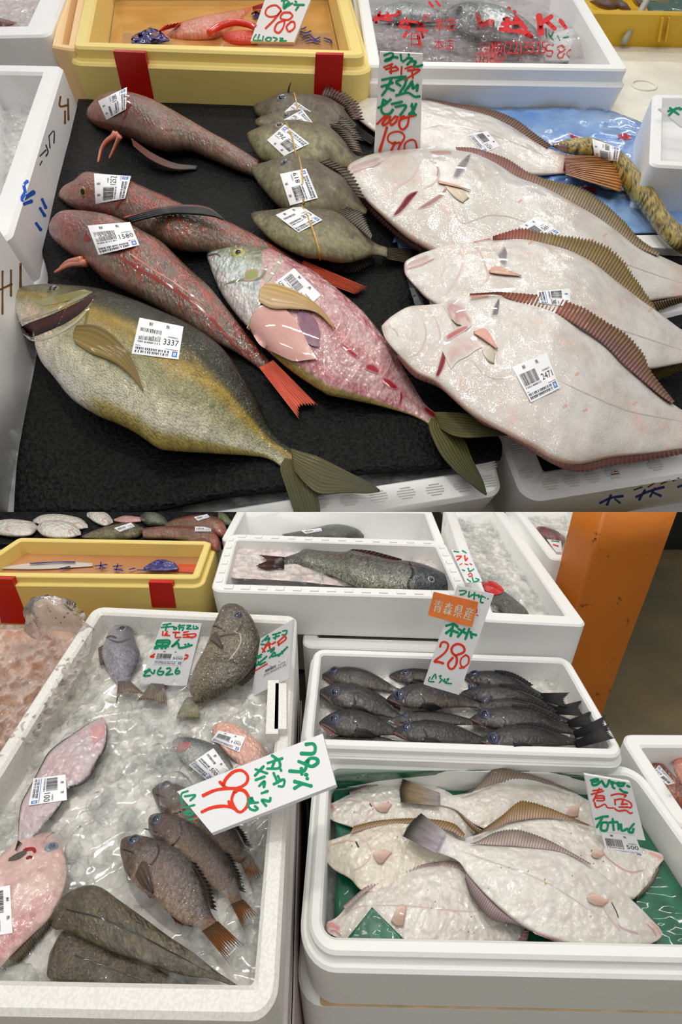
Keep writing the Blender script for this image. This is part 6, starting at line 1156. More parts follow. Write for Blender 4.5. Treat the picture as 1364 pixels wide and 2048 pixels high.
Lk.new(ramp(N, Lk, n.outputs[0], .3, .72, lc((98, 146, 214)), lc((156, 186, 226))), b.inputs['Base Color']); setp(b, Roughness=.22, Coat_Weight=.7); bump(N, Lk, b, n.outputs[0], .35, .03)
blue = sheet('blue_sheet', U, G, hb, mb, None, .004); tag(blue, 'crinkled pale blue plastic sheet under the mottled yellow fish', 'plastic sheet')
Fs = Fish(); Fs.o = blue; Fs.P = U; Fs.hm = 0
bv = BVHTree.FromPolygons([tuple(np.array(v.co)+wloc(blue)) for v in blue.data.vertices], [list(p.vertices) for p in blue.data.polygons])
for A, B in (([(1236, 270), (1248, 266), (1262, 272)], [(1236, 276), (1250, 280), (1264, 278)]), ([(1140, 262), (1146, 270), (1158, 274)], [(1140, 272), (1150, 278), (1160, 278)]), ([(1160, 368), (1176, 372), (1192, 380)], [(1162, 374), (1178, 382), (1194, 390)])): strip(Fs, 'blood_stain', A, B, (190, 40, 60), 14, 4, 1.0, bvh=bv)
ws = slab('foam_offcut', U, U.loc(U.at(np.array([(1250, 492), (1400, 500), (1400, 468), (1262, 470)], float), 0)), -.05, .0, M_FOAMU, None, .01); tag(ws, 'strip of white foam below the blue sheet at the right edge', 'foam piece')

# --- gurnards
def feelers(f, lines, r=.012):
    for q in lines: tube('feeler', U.at(np.array(q, float), np.linspace(.10, .012, len(q))), r, M_WETC, f.o, cols=(226, 140, 112), taper=.6)
g1 = fish('red_gurnard', 'mottled red gurnard nearest the yellow bin, its tail under the filefish', U, [(173, 230), (180, 216), (194, 203), (212, 190), (253, 183), (304, 194), (345, 214), (385, 238), (425, 262), (465, 284), (524, 322)], [(174, 236), (182, 250), (204, 263), (232, 278), (265, 291), (290, 303), (326, 310), (374, 307), (408, 319), (460, 340), (512, 358)], c_gurn(1, .35), M_GURN, .62, .0, 110, 20, group='red gurnards on the black mat')
feelers(g1, [[(236, 268), (214, 282), (202, 300), (196, 325)], [(240, 272), (230, 294), (218, 318)], [(230, 266), (216, 286), (208, 298)]])
lobe(g1, 'pectoral_fin', [(262, 276), (305, 306), (350, 326), (394, 331)], [(266, 290), (302, 318), (345, 336), (392, 337)], .07, .01, fincol((130, 72, 60), (66, 76, 76), (140, 100, 90)), 4)
line(g1, 'gill_edge', [(250, 186), (258, 200), (256, 218)], 6, (120, 24, 26)); line(g1, 'gill_edge', [(256, 218), (244, 244), (236, 270)], 3, (128, 52, 42))
sticker(g1, [(213, 240), (196, 202), (254, 174), (252, 218)], 1280)
g2 = fish('red_gurnard', 'red gurnard in the middle with its dark long fin over its back', U, [(117, 390), (124, 380), (136, 370), (158, 360), (178, 346), (200, 345), (260, 357), (300, 374), (340, 392), (376, 409), (446, 436), (503, 464), (565, 500), (618, 530)], [(118, 396), (126, 406), (144, 420), (200, 444), (280, 480), (350, 506), (415, 508), (480, 520), (540, 536), (612, 548)], c_gurn(5, .7), M_GURN, .6, .0, 120, 20, group='red gurnards on the black mat')
eye(g2, 167, 384.5, 7.5, (150, 120, 50), (16, 16, 14), (120, 84, 60))
fin(g2, 'tail_fin', [(606, 520), (598, 546)], [(731, 573), (706, 586)], .05, .02, fincol((190, 66, 42), (206, 96, 66), (226, 140, 100), .4), 8, 12, jag=.04)
line(g2, 'gill_edge', [(262, 362), (246, 396), (228, 424)], 3.5, (110, 44, 36)); line(g2, 'mouth', [(122, 398), (140, 400), (150, 408)], 2.5, (100, 44, 38))
sticker(g2, [(191, 408), (188, 347), (262, 352), (250, 397)], 1252)
g3 = fish('red_gurnard', 'largest red gurnard, lying between the two amberjacks, priced 1580', U, [(100, 462), (104, 448), (118, 433), (142, 421), (185, 422), (236, 431), (272, 445), (306, 465), (338, 484), (362, 509), (390, 539), (426, 573), (454, 610), (480, 645), (505, 680), (548, 730)], [(100, 470), (104, 480), (113, 495), (132, 516), (158, 533), (180, 558), (202, 576), (270, 606), (338, 638), (405, 676), (441, 692), (477, 710), (513, 734), (526, 744)], c_gurn(9, .55), M_GURN, .6, [.02, .02, .0], 130, 22, group='red gurnards on the black mat')
fin(g3, 'tail_fin', [(518, 734), (532, 728), (546, 720)], [(596, 835), (600, 811), (633, 808)], .05, .02, fincol((196, 76, 56), (214, 104, 82), (236, 150, 120), .45), 10, 14, jag=.03)
lobe(g3, 'pectoral_fin', [(246, 434), (304, 417), (371, 409), (418, 415), (446, 436)], [(262, 443), (310, 431), (354, 425), (420, 430), (446, 438)], .17, .15, lambda s, t, r: mix(mix((176, 96, 80), (22, 26, 30), ss(.1, .35, s)), (16, 18, 20), ss(.0, .3, t)*.5), 4)
strip(g3, 'gill_opening', [(172, 462), (176, 470), (180, 480)], [(166, 478), (172, 484), (178, 482)], (150, 20, 22), 10, 4)
line(g3, 'dorsal_groove', [(225, 505), (290, 545), (350, 580), (410, 625), (460, 680), (484, 706)], 5, (150, 52, 42)); line(g3, 'dorsal_groove', [(250, 500), (300, 535), (356, 570), (420, 618)], 2.5, (196, 130, 116))
feelers(g3, [[(172, 526), (140, 530), (110, 545)], [(164, 520), (138, 524), (120, 536)]], .014)
sticker(g3, [(175, 451), (260, 444), (279, 490), (197, 510)], 1580)
# --- filefish
def filefish(label, top, bot, e, seed, dark, base, er=7, iris=(90, 96, 104)):
    f = fish('filefish', label, U, top, bot, c_file(seed, dark), M_FILE, .34, base, 90, 16, group='filefish in a row on the black mat')
    eye(f, e[0], e[1], er, iris, (10, 12, 18), (70, 64, 52)); return f
DF = fincol((92, 80, 66), (110, 100, 88), (60, 50, 42), .7)
x1 = filefish('darkest filefish at the back of the row, beside the yellow bin', [(506, 215), (512, 207), (530, 202), (551, 191), (571, 185), (590, 185), (610, 189), (640, 191), (666, 199), (686, 213), (700, 233), (716, 252)], [(508, 222), (514, 232), (540, 252), (580, 270), (620, 280), (660, 282), (690, 276), (712, 268)], (563, 197), 1, .6, 0., 8)
fin(x1, 'tail_fin', [(702, 244), (700, 262)], [(750, 276), (744, 288)], .03, .02, fincol((70, 62, 60), (84, 78, 76), (50, 44, 42)), 6)
fin(x1, 'dorsal_fin', [(642, 192), (664, 197), (690, 214), (704, 238)], [(652, 172), (682, 186), (712, 208), (722, 238)], .08, .1, fincol((92, 70, 64), (130, 100, 92), (60, 44, 40), .8), 16, 6, jag=.3)
tube('dorsal_spine', U.at(np.array([(576, 186), (578, 176), (582, 165)], float), np.array([.1, .13, .16])), .007, M_WETC, x1.o, cols=(90, 80, 62), taper=.7)
sticker(x1, [(600, 232), (566, 226), (592, 203), (622, 223)], 766)
x2 = filefish('filefish second from the yellow bin, mostly covered by its neighbours', [(511, 240), (524, 232), (540, 228), (568, 219), (612, 217), (652, 233), (686, 256), (706, 280), (722, 296)], [(510, 250), (524, 258), (560, 275), (620, 300), (670, 306), (700, 306), (718, 304)], (573, 231), 2, .25, .02, 6)
fin(x2, 'dorsal_fin', [(640, 226), (676, 248), (704, 276)], [(660, 222), (698, 246), (722, 280)], .08, .09, DF, 14, 6, jag=.3)
sticker(x2, [(596, 252), (561, 243), (605, 219), (626, 246)], 766)
x3 = filefish('third filefish of the row, pale eyed with a spotted cheek', [(493, 268), (504, 261), (538, 250), (561, 244), (595, 241), (625, 246), (652, 251), (673, 263), (694, 287), (710, 308), (726, 316)], [(494, 276), (501, 293), (514, 317), (534, 330), (580, 346), (630, 350), (680, 342), (722, 330)], (559, 251), 3, 0., .04, 7, (150, 150, 120))
fin(x3, 'tail_fin', [(716, 310), (714, 330)], [(750, 306), (748, 322)], .05, .04, DF, 5)
fin(x3, 'dorsal_fin', [(650, 250), (676, 264), (704, 300)], [(672, 246), (704, 268), (722, 304)], .1, .11, DF, 14, 6, jag=.25)
sticker(x3, [(568, 312), (534, 280), (570, 249), (619, 287)], 766)
x4 = filefish('fourth filefish of the row with an upright label and a string round it', [(502, 334), (518, 328), (540, 323), (568, 315), (598, 310), (614, 318), (639, 324), (666, 340), (693, 357), (713, 387), (728, 410), (736, 420)], [(502, 342), (512, 364), (528, 387), (548, 412), (580, 432), (630, 440), (680, 436), (732, 428)], (570, 326), 4, .2, .05, 8, (70, 76, 84))
fin(x4, 'dorsal_fin', [(640, 324), (680, 346), (716, 392)], [(656, 318), (700, 346), (728, 396)], .12, .12, DF, 14, 6, jag=.25)
sticker(x4, [(580, 411), (560, 348), (612, 337), (636, 396)], 819)
x5 = filefish('front filefish of the row, its whole body and tail showing', [(501, 428), (514, 423), (555, 419), (605, 412), (639, 416), (673, 424), (703, 445), (730, 468), (750, 486), (774, 495)], [(502, 434), (508, 447), (524, 466), (544, 485), (578, 505), (612, 518), (639, 520), (666, 526), (700, 526), (740, 513), (756, 512), (774, 516)], (512, 430), 5, 0., .04, 3)
fin(x5, 'tail_fin', [(768, 494), (768, 516)], [(828, 498), (820, 526)], .04, .02, fincol((100, 92, 74), (84, 76, 62), (56, 50, 42), .7), 8)
fin(x5, 'dorsal_fin', [(664, 421), (705, 446), (742, 478)], [(690, 414), (722, 428), (744, 470)], .1, .1, fincol((112, 104, 90), (130, 124, 112), (52, 48, 42), .9), 18, 6, jag=.15)
fin(x5, 'anal_fin', [(655, 523), (700, 526), (744, 512)], [(668, 541), (712, 541), (750, 522)], .02, .01, fincol((100, 88, 78), (120, 110, 104), (56, 48, 44), .8), 18, 6, jag=.2)
sticker(x5, [(551, 430), (598, 409), (645, 440), (597, 465)], 833)
for f, q in ((x1, [(588, 186), (592, 200), (596, 225)]), (x3, [(572, 246), (584, 275), (592, 310)]), (x4, [(597, 310), (604, 345), (607, 406)]), (x5, [(605, 413), (622, 450), (638, 500), (640, 520)])):
    t, d = hits(f.bvh, np.array(q, float)); t = np.where(np.isnan(t), np.nanmean(t), t); tube('string', CAM+d*(t*(1-2.5/F))[:, None], .0045, M_WETC, f.o, cols=(196, 160, 80))
# --- amberjacks
jk = fish('amberjack', 'whole olive amberjack with its mouth open, priced 3337', U, [(30, 602), (32, 585), (44, 574), (101, 568), (152, 572), (209, 579), (270, 598), (337, 627), (391, 654), (446, 694), (484, 745), (515, 798), (542, 858), (570, 889), (606, 912)], [(30, 612), (36, 640), (47, 668), (67, 692), (78, 732), (102, 763), (135, 804), (182, 834), (228, 852), (268, 872), (306, 897), (330, 902), (410, 906), (493, 911), (534, 917), (560, 932), (574, 950)], c_jack, M_JACK, .4, .0, 150, 28, disp=lambda u, v, x, y: -.03*gau(u, .225+.02*np.sin(v*3), .008)*ss(.3, .4, v))
strip(jk, 'mouth', [(42, 654), (60, 645), (100, 630), (140, 612), (172, 597), (192, 588)], [(44, 658), (60, 674), (90, 664), (130, 646), (165, 622), (192, 590)], lambda s, t: mix((70, 14, 20), (26, 6, 9), np.abs(t-.4)*2*np.ones_like(s)), 40, 10, 1.4, M_INK)
line(jk, 'upper_jaw', [(36, 643), (60, 636), (110, 618), (150, 600), (180, 586)], 5, (150, 144, 112), 1.0); line(jk, 'lower_jaw', [(46, 668), (70, 680), (110, 669), (150, 645), (178, 616)], 4, (176, 172, 150), 1.0)
line(jk, 'cheek_band', [(70, 606), (110, 600), (150, 590), (184, 584)], 12, (132, 124, 62), .8); line(jk, 'gill_edge', [(192, 586), (178, 610), (172, 640), (164, 668)], 4, (110, 96, 50))
eye(jk, 107, 579, 11, (96, 92, 56), (14, 16, 20), (70, 66, 40))
G = coons([(152, 650), (195, 650), (238, 681), (268, 725), (287, 782)], [(287, 782), (286, 783)], [(149, 684), (182, 706), (232, 727), (266, 756), (286, 783)], [(152, 650), (146, 668), (149, 684)], 12, 40)
layfin(jk, 'pectoral_fin', G, lambda s, t: mix(mix((104, 84, 36), (150, 128, 70), t), (120, 100, 52), s)*(.85+.3*(np.cos(t*6*2*np.pi)*.5+.5))[..., None], 4.0)
TF = fincol((86, 78, 34), (60, 62, 40), (40, 42, 26), .5)
lobe(jk, 'tail_fin', [(580, 896), (606, 904), (640, 915), (706, 948), (745, 968), (760, 980)], [(588, 940), (612, 968), (640, 987), (690, 985), (735, 986), (759, 983)], .06, .03, TF, 9)
lobe(jk, 'tail_fin', [(570, 915), (560, 936), (568, 965), (578, 995), (592, 1036)], [(606, 925), (622, 960), (634, 990), (640, 1015), (640, 1040)], .055, .02, TF, 9)
sticker(jk, [(279, 635), (367, 653), (357, 719), (263, 707)], 3337)
def c_cut(u, v, x, y):
    n = fbm(x*3, y*3, 3); m = fbm(x*12, y*5, 8); e = np.minimum(v, 1-v)
    fl = mix((180, 126, 130), (206, 164, 163), ss(.35, .7, n)); fl = mix(fl, (196, 92, 104), (gau(v, .12, .06)+gau(v, .9, .05))*.5); fl = mix(fl, (232, 200, 198), ss(.5, .62, m)*.5)
    fl = mix(fl, (200, 110, 112), gau(v, .5, .06)*ss(.4, .6, u)*.6); fl = mix(fl, (238, 196, 186), (1-ss(.38, .5, u))*ss(.5, .7, v)*.9)
    hd = mix((92, 100, 60), (150, 158, 130), ss(.1, .35, v)); hd = mix(hd, (196, 206, 202), ss(.35, .6, v)); hd = mix(hd, (214, 200, 196), ss(.7, .9, v)*.7); hd = hd*(.75+.5*fbm(x*5, y*5, 5))[..., None]
    ed = .235+.10*ss(.45, .95, v)-.02*np.sin(v*9); c = mix(hd, fl, ss(ed-.004, ed+.004, u))
    c = mix(c, (96, 92, 60), (1-ss(.03, .05, v))*ss(.24, .25, u)); c = mix(c, (150, 132, 66), ss(.955, .972, v)*ss(.4, .42, u)); c = mix(c, (120, 122, 80), ss(.955, 1, u))
    return c
cj = fish('cut_amberjack', 'amberjack slit open to pink flesh, its tail hanging over the tray rim', U, [(416, 500), (424, 490), (450, 487), (504, 493), (548, 499), (602, 528), (640, 549), (686, 586), (732, 627), (766, 670), (788, 697), (814, 747), (848, 804), (872, 826), (892, 836)], [(413, 506), (416, 526), (436, 582), (462, 624), (493, 660), (513, 686), (549, 720), (590, 752), (641, 784), (656, 791), (703, 800), (753, 811), (804, 825), (830, 834), (852, 846), (864, 860)], c_cut, fishmat('cut_flesh', 26, .08, .2, .3, .9, 14, .5, 0, 1, .15, .16, .05, 1.7), .3, .0, 150, 26)
cj.skin = (196, 150, 150); cj.crisp = ('belly_organ', 'gill_cavity', 'gill_edge', 'mouth', 'cheek_line')
strip(cj, 'belly_organ', [(505, 630), (520, 612), (560, 612), (590, 640), (618, 690), (632, 716)], [(498, 655), (520, 690), (550, 706), (586, 722), (612, 720), (630, 718)], lambda s, t: mix((206, 150, 140), (232, 184, 176), fbm(s*4, t*4, 3)), 30, 12, 6.0)
strip(cj, 'belly_organ', [(596, 622), (612, 624), (632, 640), (640, 664)], [(598, 650), (608, 676), (622, 690), (638, 694)], lambda s, t: mix((120, 84, 104), (170, 130, 140), fbm(s*5, t*5, 6)), 24, 8, 5.0)
strip(cj, 'gill_cavity', [(494, 658), (506, 636), (520, 612), (530, 600)], [(500, 660), (516, 650), (528, 634), (530, 606)], (120, 80, 46), 16, 5, 2.0)
BLD = (150, 22, 34)
for A, B in (([(682, 683), (700, 697), (718, 712)], [(680, 688), (696, 705), (714, 718)]), ([(732, 728), (748, 728), (760, 742)], [(730, 738), (742, 744), (756, 748)]), ([(764, 752), (780, 758), (798, 775)], [(766, 766), (778, 776), (792, 780)]), ([(850, 812), (866, 822), (880, 834)], [(846, 818), (860, 832), (874, 838)]), ([(800, 782), (800, 796), (796, 812)], [(804, 784), (806, 796), (798, 812)])):
    strip(cj, 'blood_line', A, B, lambda s, t: mix((176, 40, 54), BLD, fbm(s*6, t*6, 3)), 16, 5, 1.2)
for i in range(9):
    a = np.array([620+i*20, 640+i*17.]); line(cj, 'rib_line', [a, a+[16, -22], a+[24, -48]], 2.2, (214, 176, 176), .8)
for i in range(8):
    a = np.array([650+i*17, 702+i*13.]); q_ = 1-i/8.5; line(cj, 'rib_line', [a, a+np.array([-2, 22])*q_, a+np.array([0, 46])*q_], 2.2, (206, 164, 166), .8)
line(cj, 'gill_edge', [(562, 506), (556, 530), (530, 570), (512, 620), (494, 656)], 5, (176, 180, 160), 1.2); line(cj, 'cheek_line', [(452, 568), (480, 560), (520, 556), (536, 530)], 4, (120, 130, 96)); line(cj, 'mouth', [(415, 512), (432, 508), (442, 514)], 3, (120, 100, 96))
strip(cj, 'cheek_patch', [(490, 544), (505, 536), (518, 540)], [(488, 562), (504, 562), (516, 554)], (150, 160, 90), 10, 8, .8)
eye(cj, 477, 507, 13, (176, 168, 90), (12, 14, 16), (60, 64, 50), .4, .5)
G = coons([(531, 566), (561, 569), (608, 590), (646, 620), (672, 658)], [(672, 658), (670, 659)], [(517, 603), (544, 617), (585, 618), (632, 625), (670, 659)], [(531, 566), (518, 584), (517, 603)], 12, 36)
sticker(cj, [(588, 536), (642, 590), (600, 628), (551, 564)], 1980)
layfin(cj, 'pectoral_fin', G, lambda s, t: mix(mix((196, 160, 96), (206, 180, 150), t), (170, 136, 84), s)*(.85+.25*(np.cos(t*6*2*np.pi)*.5+.5))[..., None], 9.0)
TG = fincol((96, 90, 40), (52, 58, 34), (34, 38, 24), .5)
lobe(cj, 'tail_fin', [(868, 824), (890, 824), (931, 827), (992, 842), (1020, 854), (1036, 866)], [(880, 856), (905, 870), (936, 875), (975, 872), (1010, 870), (1036, 868)], .06, .16, TG, 9)
lobe(cj, 'tail_fin', [(862, 836), (858, 856), (879, 904), (905, 936), (930, 958), (960, 982), (973, 990)], [(894, 846), (915, 866), (931, 884), (946, 920), (958, 944), (968, 966), (974, 988)], .06, .03, TG, 9)
# --- pale flatfish
RF = fincol((150, 110, 92), (120, 86, 60), (86, 62, 50), .7)
PK = (208, 178, 170); GY = (104, 96, 96)
w1 = fish('pale_flatfish', 'pale flatfish at the back, its head behind the tall price sign', U, [(694, 206), (704, 200), (722, 197), (756, 195), (849, 201), (904, 213), (971, 229), (1015, 249), (1052, 272), (1093, 294), (1134, 310)], [(695, 212), (702, 226), (722, 246), (748, 266), (800, 300), (900, 330), (980, 345), (1060, 352), (1132, 348)], c_flat(1, pink=.2), M_FLAT, .14, .0, 110, 20, group='pale flatfish lying belly up on the right')
w1.skin = (220, 214, 207)
fin(w1, 'dorsal_fin', [(849, 201), (904, 213), (971, 229), (1015, 249), (1052, 272), (1093, 294)], [(851, 196), (907, 206), (980, 218), (1034, 240), (1066, 264), (1104, 291)], .04, .03, fincol((140, 104, 84), (104, 76, 50), (80, 58, 40), .7), 50, 7, jag=.06)
fin(w1, 'tail_fin', [(1130, 310), (1132, 348)], [(1205, 312), (1236, 330), (1246, 356), (1240, 382)], .05, .05, fincol((226, 190, 180), (170, 112, 44), (130, 84, 40), .5), 14, 14, jag=.02)
line(w1, 'tail_cut', [(1133, 308), (1131, 326), (1128, 346)], 6, (150, 24, 36), 2.0); line(w1, 'lateral_line', [(846, 258), (872, 252), (900, 250), (960, 262), (1040, 290), (1120, 325)], 1.6, (196, 186, 176))
sticker(w1, [(974, 262), (1000, 292), (968, 306), (934, 270)], 2529)
LB = c_flat(2, pink=.5)
w2 = fish('pale_flatfish', 'largest pale flatfish with a red gash behind its head, under the tall sign', U, [(694, 336), (700, 328), (722, 316), (756, 306), (818, 299), (885, 298), (921, 303), (951, 309), (992, 328), (1033, 354), (1075, 370), (1126, 395), (1203, 441), (1270, 490), (1320, 512), (1400, 548)], [(694, 344), (700, 362), (731, 402), (767, 438), (808, 474), (844, 497), (940, 548), (1050, 590), (1150, 610), (1250, 612), (1320, 600), (1400, 588)], LB, M_FLAT, .15, [.06, .05, .0], 140, 24, group='pale flatfish lying belly up on the right')
w2.skin = (220, 214, 207)
OLF = fincol((166, 146, 130), (120, 104, 52), (84, 74, 60), .75)
fin(w2, 'dorsal_fin', [(915, 302), (951, 309), (992, 328), (1033, 354), (1075, 370), (1126, 395), (1203, 441), (1270, 490), (1316, 511)], [(912, 294), (952, 297), (1013, 317), (1054, 343), (1092, 358), (1157, 374), (1205, 404), (1246, 440), (1278, 476), (1320, 505)], [.10, .09, .06], [.10, .08, .05], lambda s, t, r: mix(fincol((160, 112, 104), (130, 84, 74), (96, 60, 56), .7)(s, t, r), OLF(s, t, r), ss(.25, .45, s)), 80, 8, jag=.06)
fin(w2, 'anal_fin', [(1288, 606), (1330, 600), (1370, 592)], [(1300, 626), (1340, 612), (1372, 602)], .03, .01, OLF, 16, 6, jag=.1)
fin(w2, 'anal_fin', [(700, 362), (731, 402), (767, 438), (808, 474), (844, 497)], [(696, 366), (726, 407), (762, 444), (803, 480), (840, 503)], .07, .05, fincol((176, 120, 110), (130, 84, 80), (110, 70, 66)), 30, 5)
strip(w2, 'gash', [(786, 430), (800, 408), (815, 388), (838, 380)], [(784, 434), (800, 428), (818, 410), (838, 382)], lambda s, t: mix((190, 60, 66), (96, 10, 18), gau(t, .5, .35)), 24, 12)
strip(w2, 'gill_slit', [(905, 354), (914, 330), (930, 314), (942, 306)], [(908, 357), (920, 354), (936, 330), (942, 308)], (124, 112, 114), 14, 5)
strip(w2, 'gill_slit', [(834, 418), (858, 400), (880, 386), (896, 368)], [(834, 420), (862, 412), (888, 392), (898, 370)], (166, 120, 112), 14, 5)
fishlines(w2, [('lips', 9, (208, 176, 170), [(698, 340), (722, 330), (748, 322), (764, 316)]), ('lips', 4, (188, 146, 142), [(700, 347), (726, 339), (752, 331), (770, 318)]), ('gill_edge', 4, PK, [(856, 318), (874, 332), (878, 352), (866, 368), (846, 378)]), ('gill_edge', 3, (160, 120, 90), [(870, 322), (876, 340), (874, 354)]), ('cheek_line', 4, (224, 196, 188), [(820, 306), (836, 330), (822, 356), (796, 372), (778, 392)]), ('lateral_line', 1.8, (190, 182, 172), [(904, 398), (912, 430), (926, 446), (956, 438), (984, 430), (1040, 440), (1150, 490), (1300, 545), (1364, 566)]), ('cheek_line', 3, (228, 204, 196), [(760, 318), (770, 340), (760, 366)])])
strip(w2, 'fin_base', [(858, 302), (880, 300), (905, 301)], [(860, 306), (880, 310), (904, 308)], (206, 156, 138), 10, 4)
layfin(w2, 'pectoral_fin', coons([(876, 360), (900, 366), (942, 380)], [(942, 380), (941, 381)], [(878, 366), (905, 372), (941, 381)], [(876, 360), (876, 363), (878, 366)], 6, 16), lambda s, t: mix((216, 176, 158), (190, 150, 128), s), 5)
layfin(w2, 'pectoral_fin', coons([(890, 372), (915, 368), (938, 396)], [(938, 396), (926, 406)], [(894, 378), (910, 396), (926, 406)], [(890, 372), (892, 375), (894, 378)], 6, 14), lambda s, t: mix((236, 216, 196), (196, 184, 160), s), 1.5)
sticker(w2, [(1037, 452), (1075, 433), (1122, 466), (1082, 487)], 5691)
w3 = fish('pale_flatfish', 'third pale flatfish with a broad olive fin, half under the front one', U, [(808, 530), (814, 520), (844, 506), (904, 488), (948, 481), (988, 478), (1039, 478), (1079, 485), (1140, 502), (1184, 525), (1224, 556), (1275, 596), (1319, 627), (1364, 660), (1410, 680)], [(808, 540), (812, 552), (833, 577), (864, 606), (950, 655), (1060, 700), (1180, 728), (1280, 740), (1340, 732), (1410, 716)], c_flat(3, (225, 219, 212), pink=.4), M_FLAT, .15, [.09, .12, .05], 140, 24, group='pale flatfish lying belly up on the right')
w3.skin = (220, 214, 207)
fin(w3, 'dorsal_fin', [(986, 479), (1039, 478), (1079, 485), (1140, 502), (1184, 525), (1224, 556), (1275, 596), (1319, 628)], [(986, 472), (1040, 457), (1073, 463), (1113, 470), (1167, 478), (1210, 492), (1243, 519), (1270, 556), (1294, 590), (1318, 628)], [.17, .16, .1], [.18, .15, .08], lambda s, t, r: mix(fincol((166, 110, 96), (150, 70, 60), (110, 60, 54), .6)(s, t, r), fincol((150, 128, 100), (126, 104, 46), (92, 78, 40), .75)(s, t, r), ss(.1, .3, s)), 60, 9, jag=.1)
fin(w3, 'anal_fin', [(1290, 740), (1330, 735), (1372, 722)], [(1312, 762), (1345, 748), (1374, 734)], .05, .03, fincol((140, 124, 60), (110, 98, 50), (70, 62, 34), .7), 16, 6, jag=.08)
strip(w3, 'gill_slit', [(993, 505), (1002, 496), (1010, 491)], [(1002, 532), (1014, 534), (1015, 504)], (128, 116, 118), 10, 5)
fishlines(w3, [('lips', 9, (208, 178, 170), [(812, 530), (835, 522), (860, 512)]), ('lips', 4, (196, 146, 142), [(812, 539), (842, 530), (872, 516)]), ('gill_edge', 4, PK, [(944, 486), (962, 508), (972, 536), (976, 556), (960, 574)]), ('cheek_line', 4, (226, 196, 190), [(914, 492), (926, 520), (914, 556), (890, 590)]), ('lateral_line', 1.8, (196, 186, 176), [(1010, 600), (1100, 610), (1220, 652), (1364, 700)]), ('cheek_line', 3, (232, 206, 196), [(880, 500), (890, 530), (880, 556)])])
strip(w3, 'fin_base', [(944, 484), (962, 476), (984, 476)], [(946, 486), (966, 483), (984, 480)], (190, 70, 70), 10, 4)
layfin(w3, 'pectoral_fin', coons([(977, 541), (995, 532), (1044, 551)], [(1044, 551), (1043, 552)], [(979, 545), (1000, 549), (1043, 552)], [(977, 541), (978, 543), (979, 545)], 6, 16), lambda s, t: mix((214, 166, 148), (206, 160, 144), s), 5)
strip(w3, 'fin_shade', [(978, 556), (1002, 552), (1030, 572)], [(982, 580), (1008, 584), (1034, 588)], (206, 196, 186), 12, 5)
sticker(w3, [(1139, 577), (1142, 614), (1080, 606), (1073, 583)], 2980)
w4 = fish('pale_flatfish', 'front pale flatfish with an open gill and a 2471 label', U, [(763, 652), (772, 642), (788, 629), (818, 613), (854, 610), (885, 606), (910, 594), (941, 589), (992, 588), (1023, 598), (1100, 621), (1157, 652), (1208, 688), (1244, 724), (1280, 755), (1321, 790), (1364, 820), (1410, 846)], [(764, 660), (772, 680), (797, 711), (833, 747), (869, 765), (900, 793), (941, 829), (992, 859), (1064, 896), (1105, 920), (1157, 930), (1223, 916), (1305, 907), (1364, 898), (1410, 890)], c_flat(4, (228, 222, 216), pink=.4), M_FLAT, .15, [.10, .14, .04], 150, 26, group='pale flatfish lying belly up on the right')
w4.skin = (220, 214, 207)
fin(w4, 'dorsal_fin', [(940, 590), (992, 588), (1023, 598), (1100, 621), (1157, 652), (1208, 688), (1244, 724), (1280, 755), (1321, 790), (1345, 806)], [(940, 587), (1000, 584), (1066, 589), (1120, 599), (1167, 616), (1203, 638), (1251, 668), (1284, 704), (1304, 745), (1350, 803)], [.19, .2, .1], [.2, .2, .08], lambda s, t, r: mix(fincol((170, 110, 90), (140, 84, 60), (116, 66, 56), .6)(s, t, r), fincol((150, 110, 110), (124, 96, 50), (88, 60, 64), .8)(s, t, r), ss(.3, .6, s)), 64, 9, jag=.06)
fin(w4, 'anal_fin', [(797, 710), (833, 746), (869, 764), (900, 792), (941, 828), (992, 858), (1064, 895), (1105, 918), (1157, 929), (1223, 915), (1305, 906), (1380, 893)], [(793, 712), (828, 752), (880, 776), (930, 818), (976, 858), (1033, 884), (1105, 927), (1157, 943), (1228, 930), (1310, 918), (1384, 904)], [.12, .14, .06], [.1, .11, .03], fincol((190, 146, 144), (150, 96, 90), (140, 96, 100), .5), 70, 7, jag=.05)
strip(w4, 'gill_slit', [(982, 633), (986, 615), (998, 595)], [(997, 632), (1000, 612), (999, 597)], (112, 104, 108), 10, 5)
strip(w4, 'gash', [(869, 755), (878, 722), (886, 698), (896, 692)], [(876, 758), (890, 732), (894, 708), (898, 694)], lambda s, t: mix((190, 60, 66), (112, 14, 24), gau(t, .5, .35)), 22, 12)
strip(w4, 'gill_flap', [(884, 700), (896, 672), (920, 664), (946, 668), (962, 690)], [(902, 738), (916, 722), (936, 712), (952, 700), (964, 694)], lambda s, t: mix((222, 210, 202), (206, 170, 164), t*ss(.3, .6, fbm(s*4, t*4, 2))), 22, 8, 1.6)
strip(w4, 'open_gill', [(886, 612), (900, 600), (924, 604), (944, 640)], [(900, 636), (912, 662), (928, 664), (944, 650)], lambda s, t: mix((214, 196, 188), (198, 150, 146), ss(.4, .7, fbm(s*5, t*5, 7))), 24, 10, 1.6)
strip(w4, 'open_gill', [(890, 672), (905, 662), (925, 652), (938, 650)], [(892, 684), (906, 676), (926, 664), (938, 656)], (196, 112, 110), 14, 5, 2.6)
strip(w4, 'gill_shade', [(900, 634), (912, 644), (924, 650)], [(902, 640), (914, 654), (926, 652)], (80, 40, 40), 10, 4, 2.2)
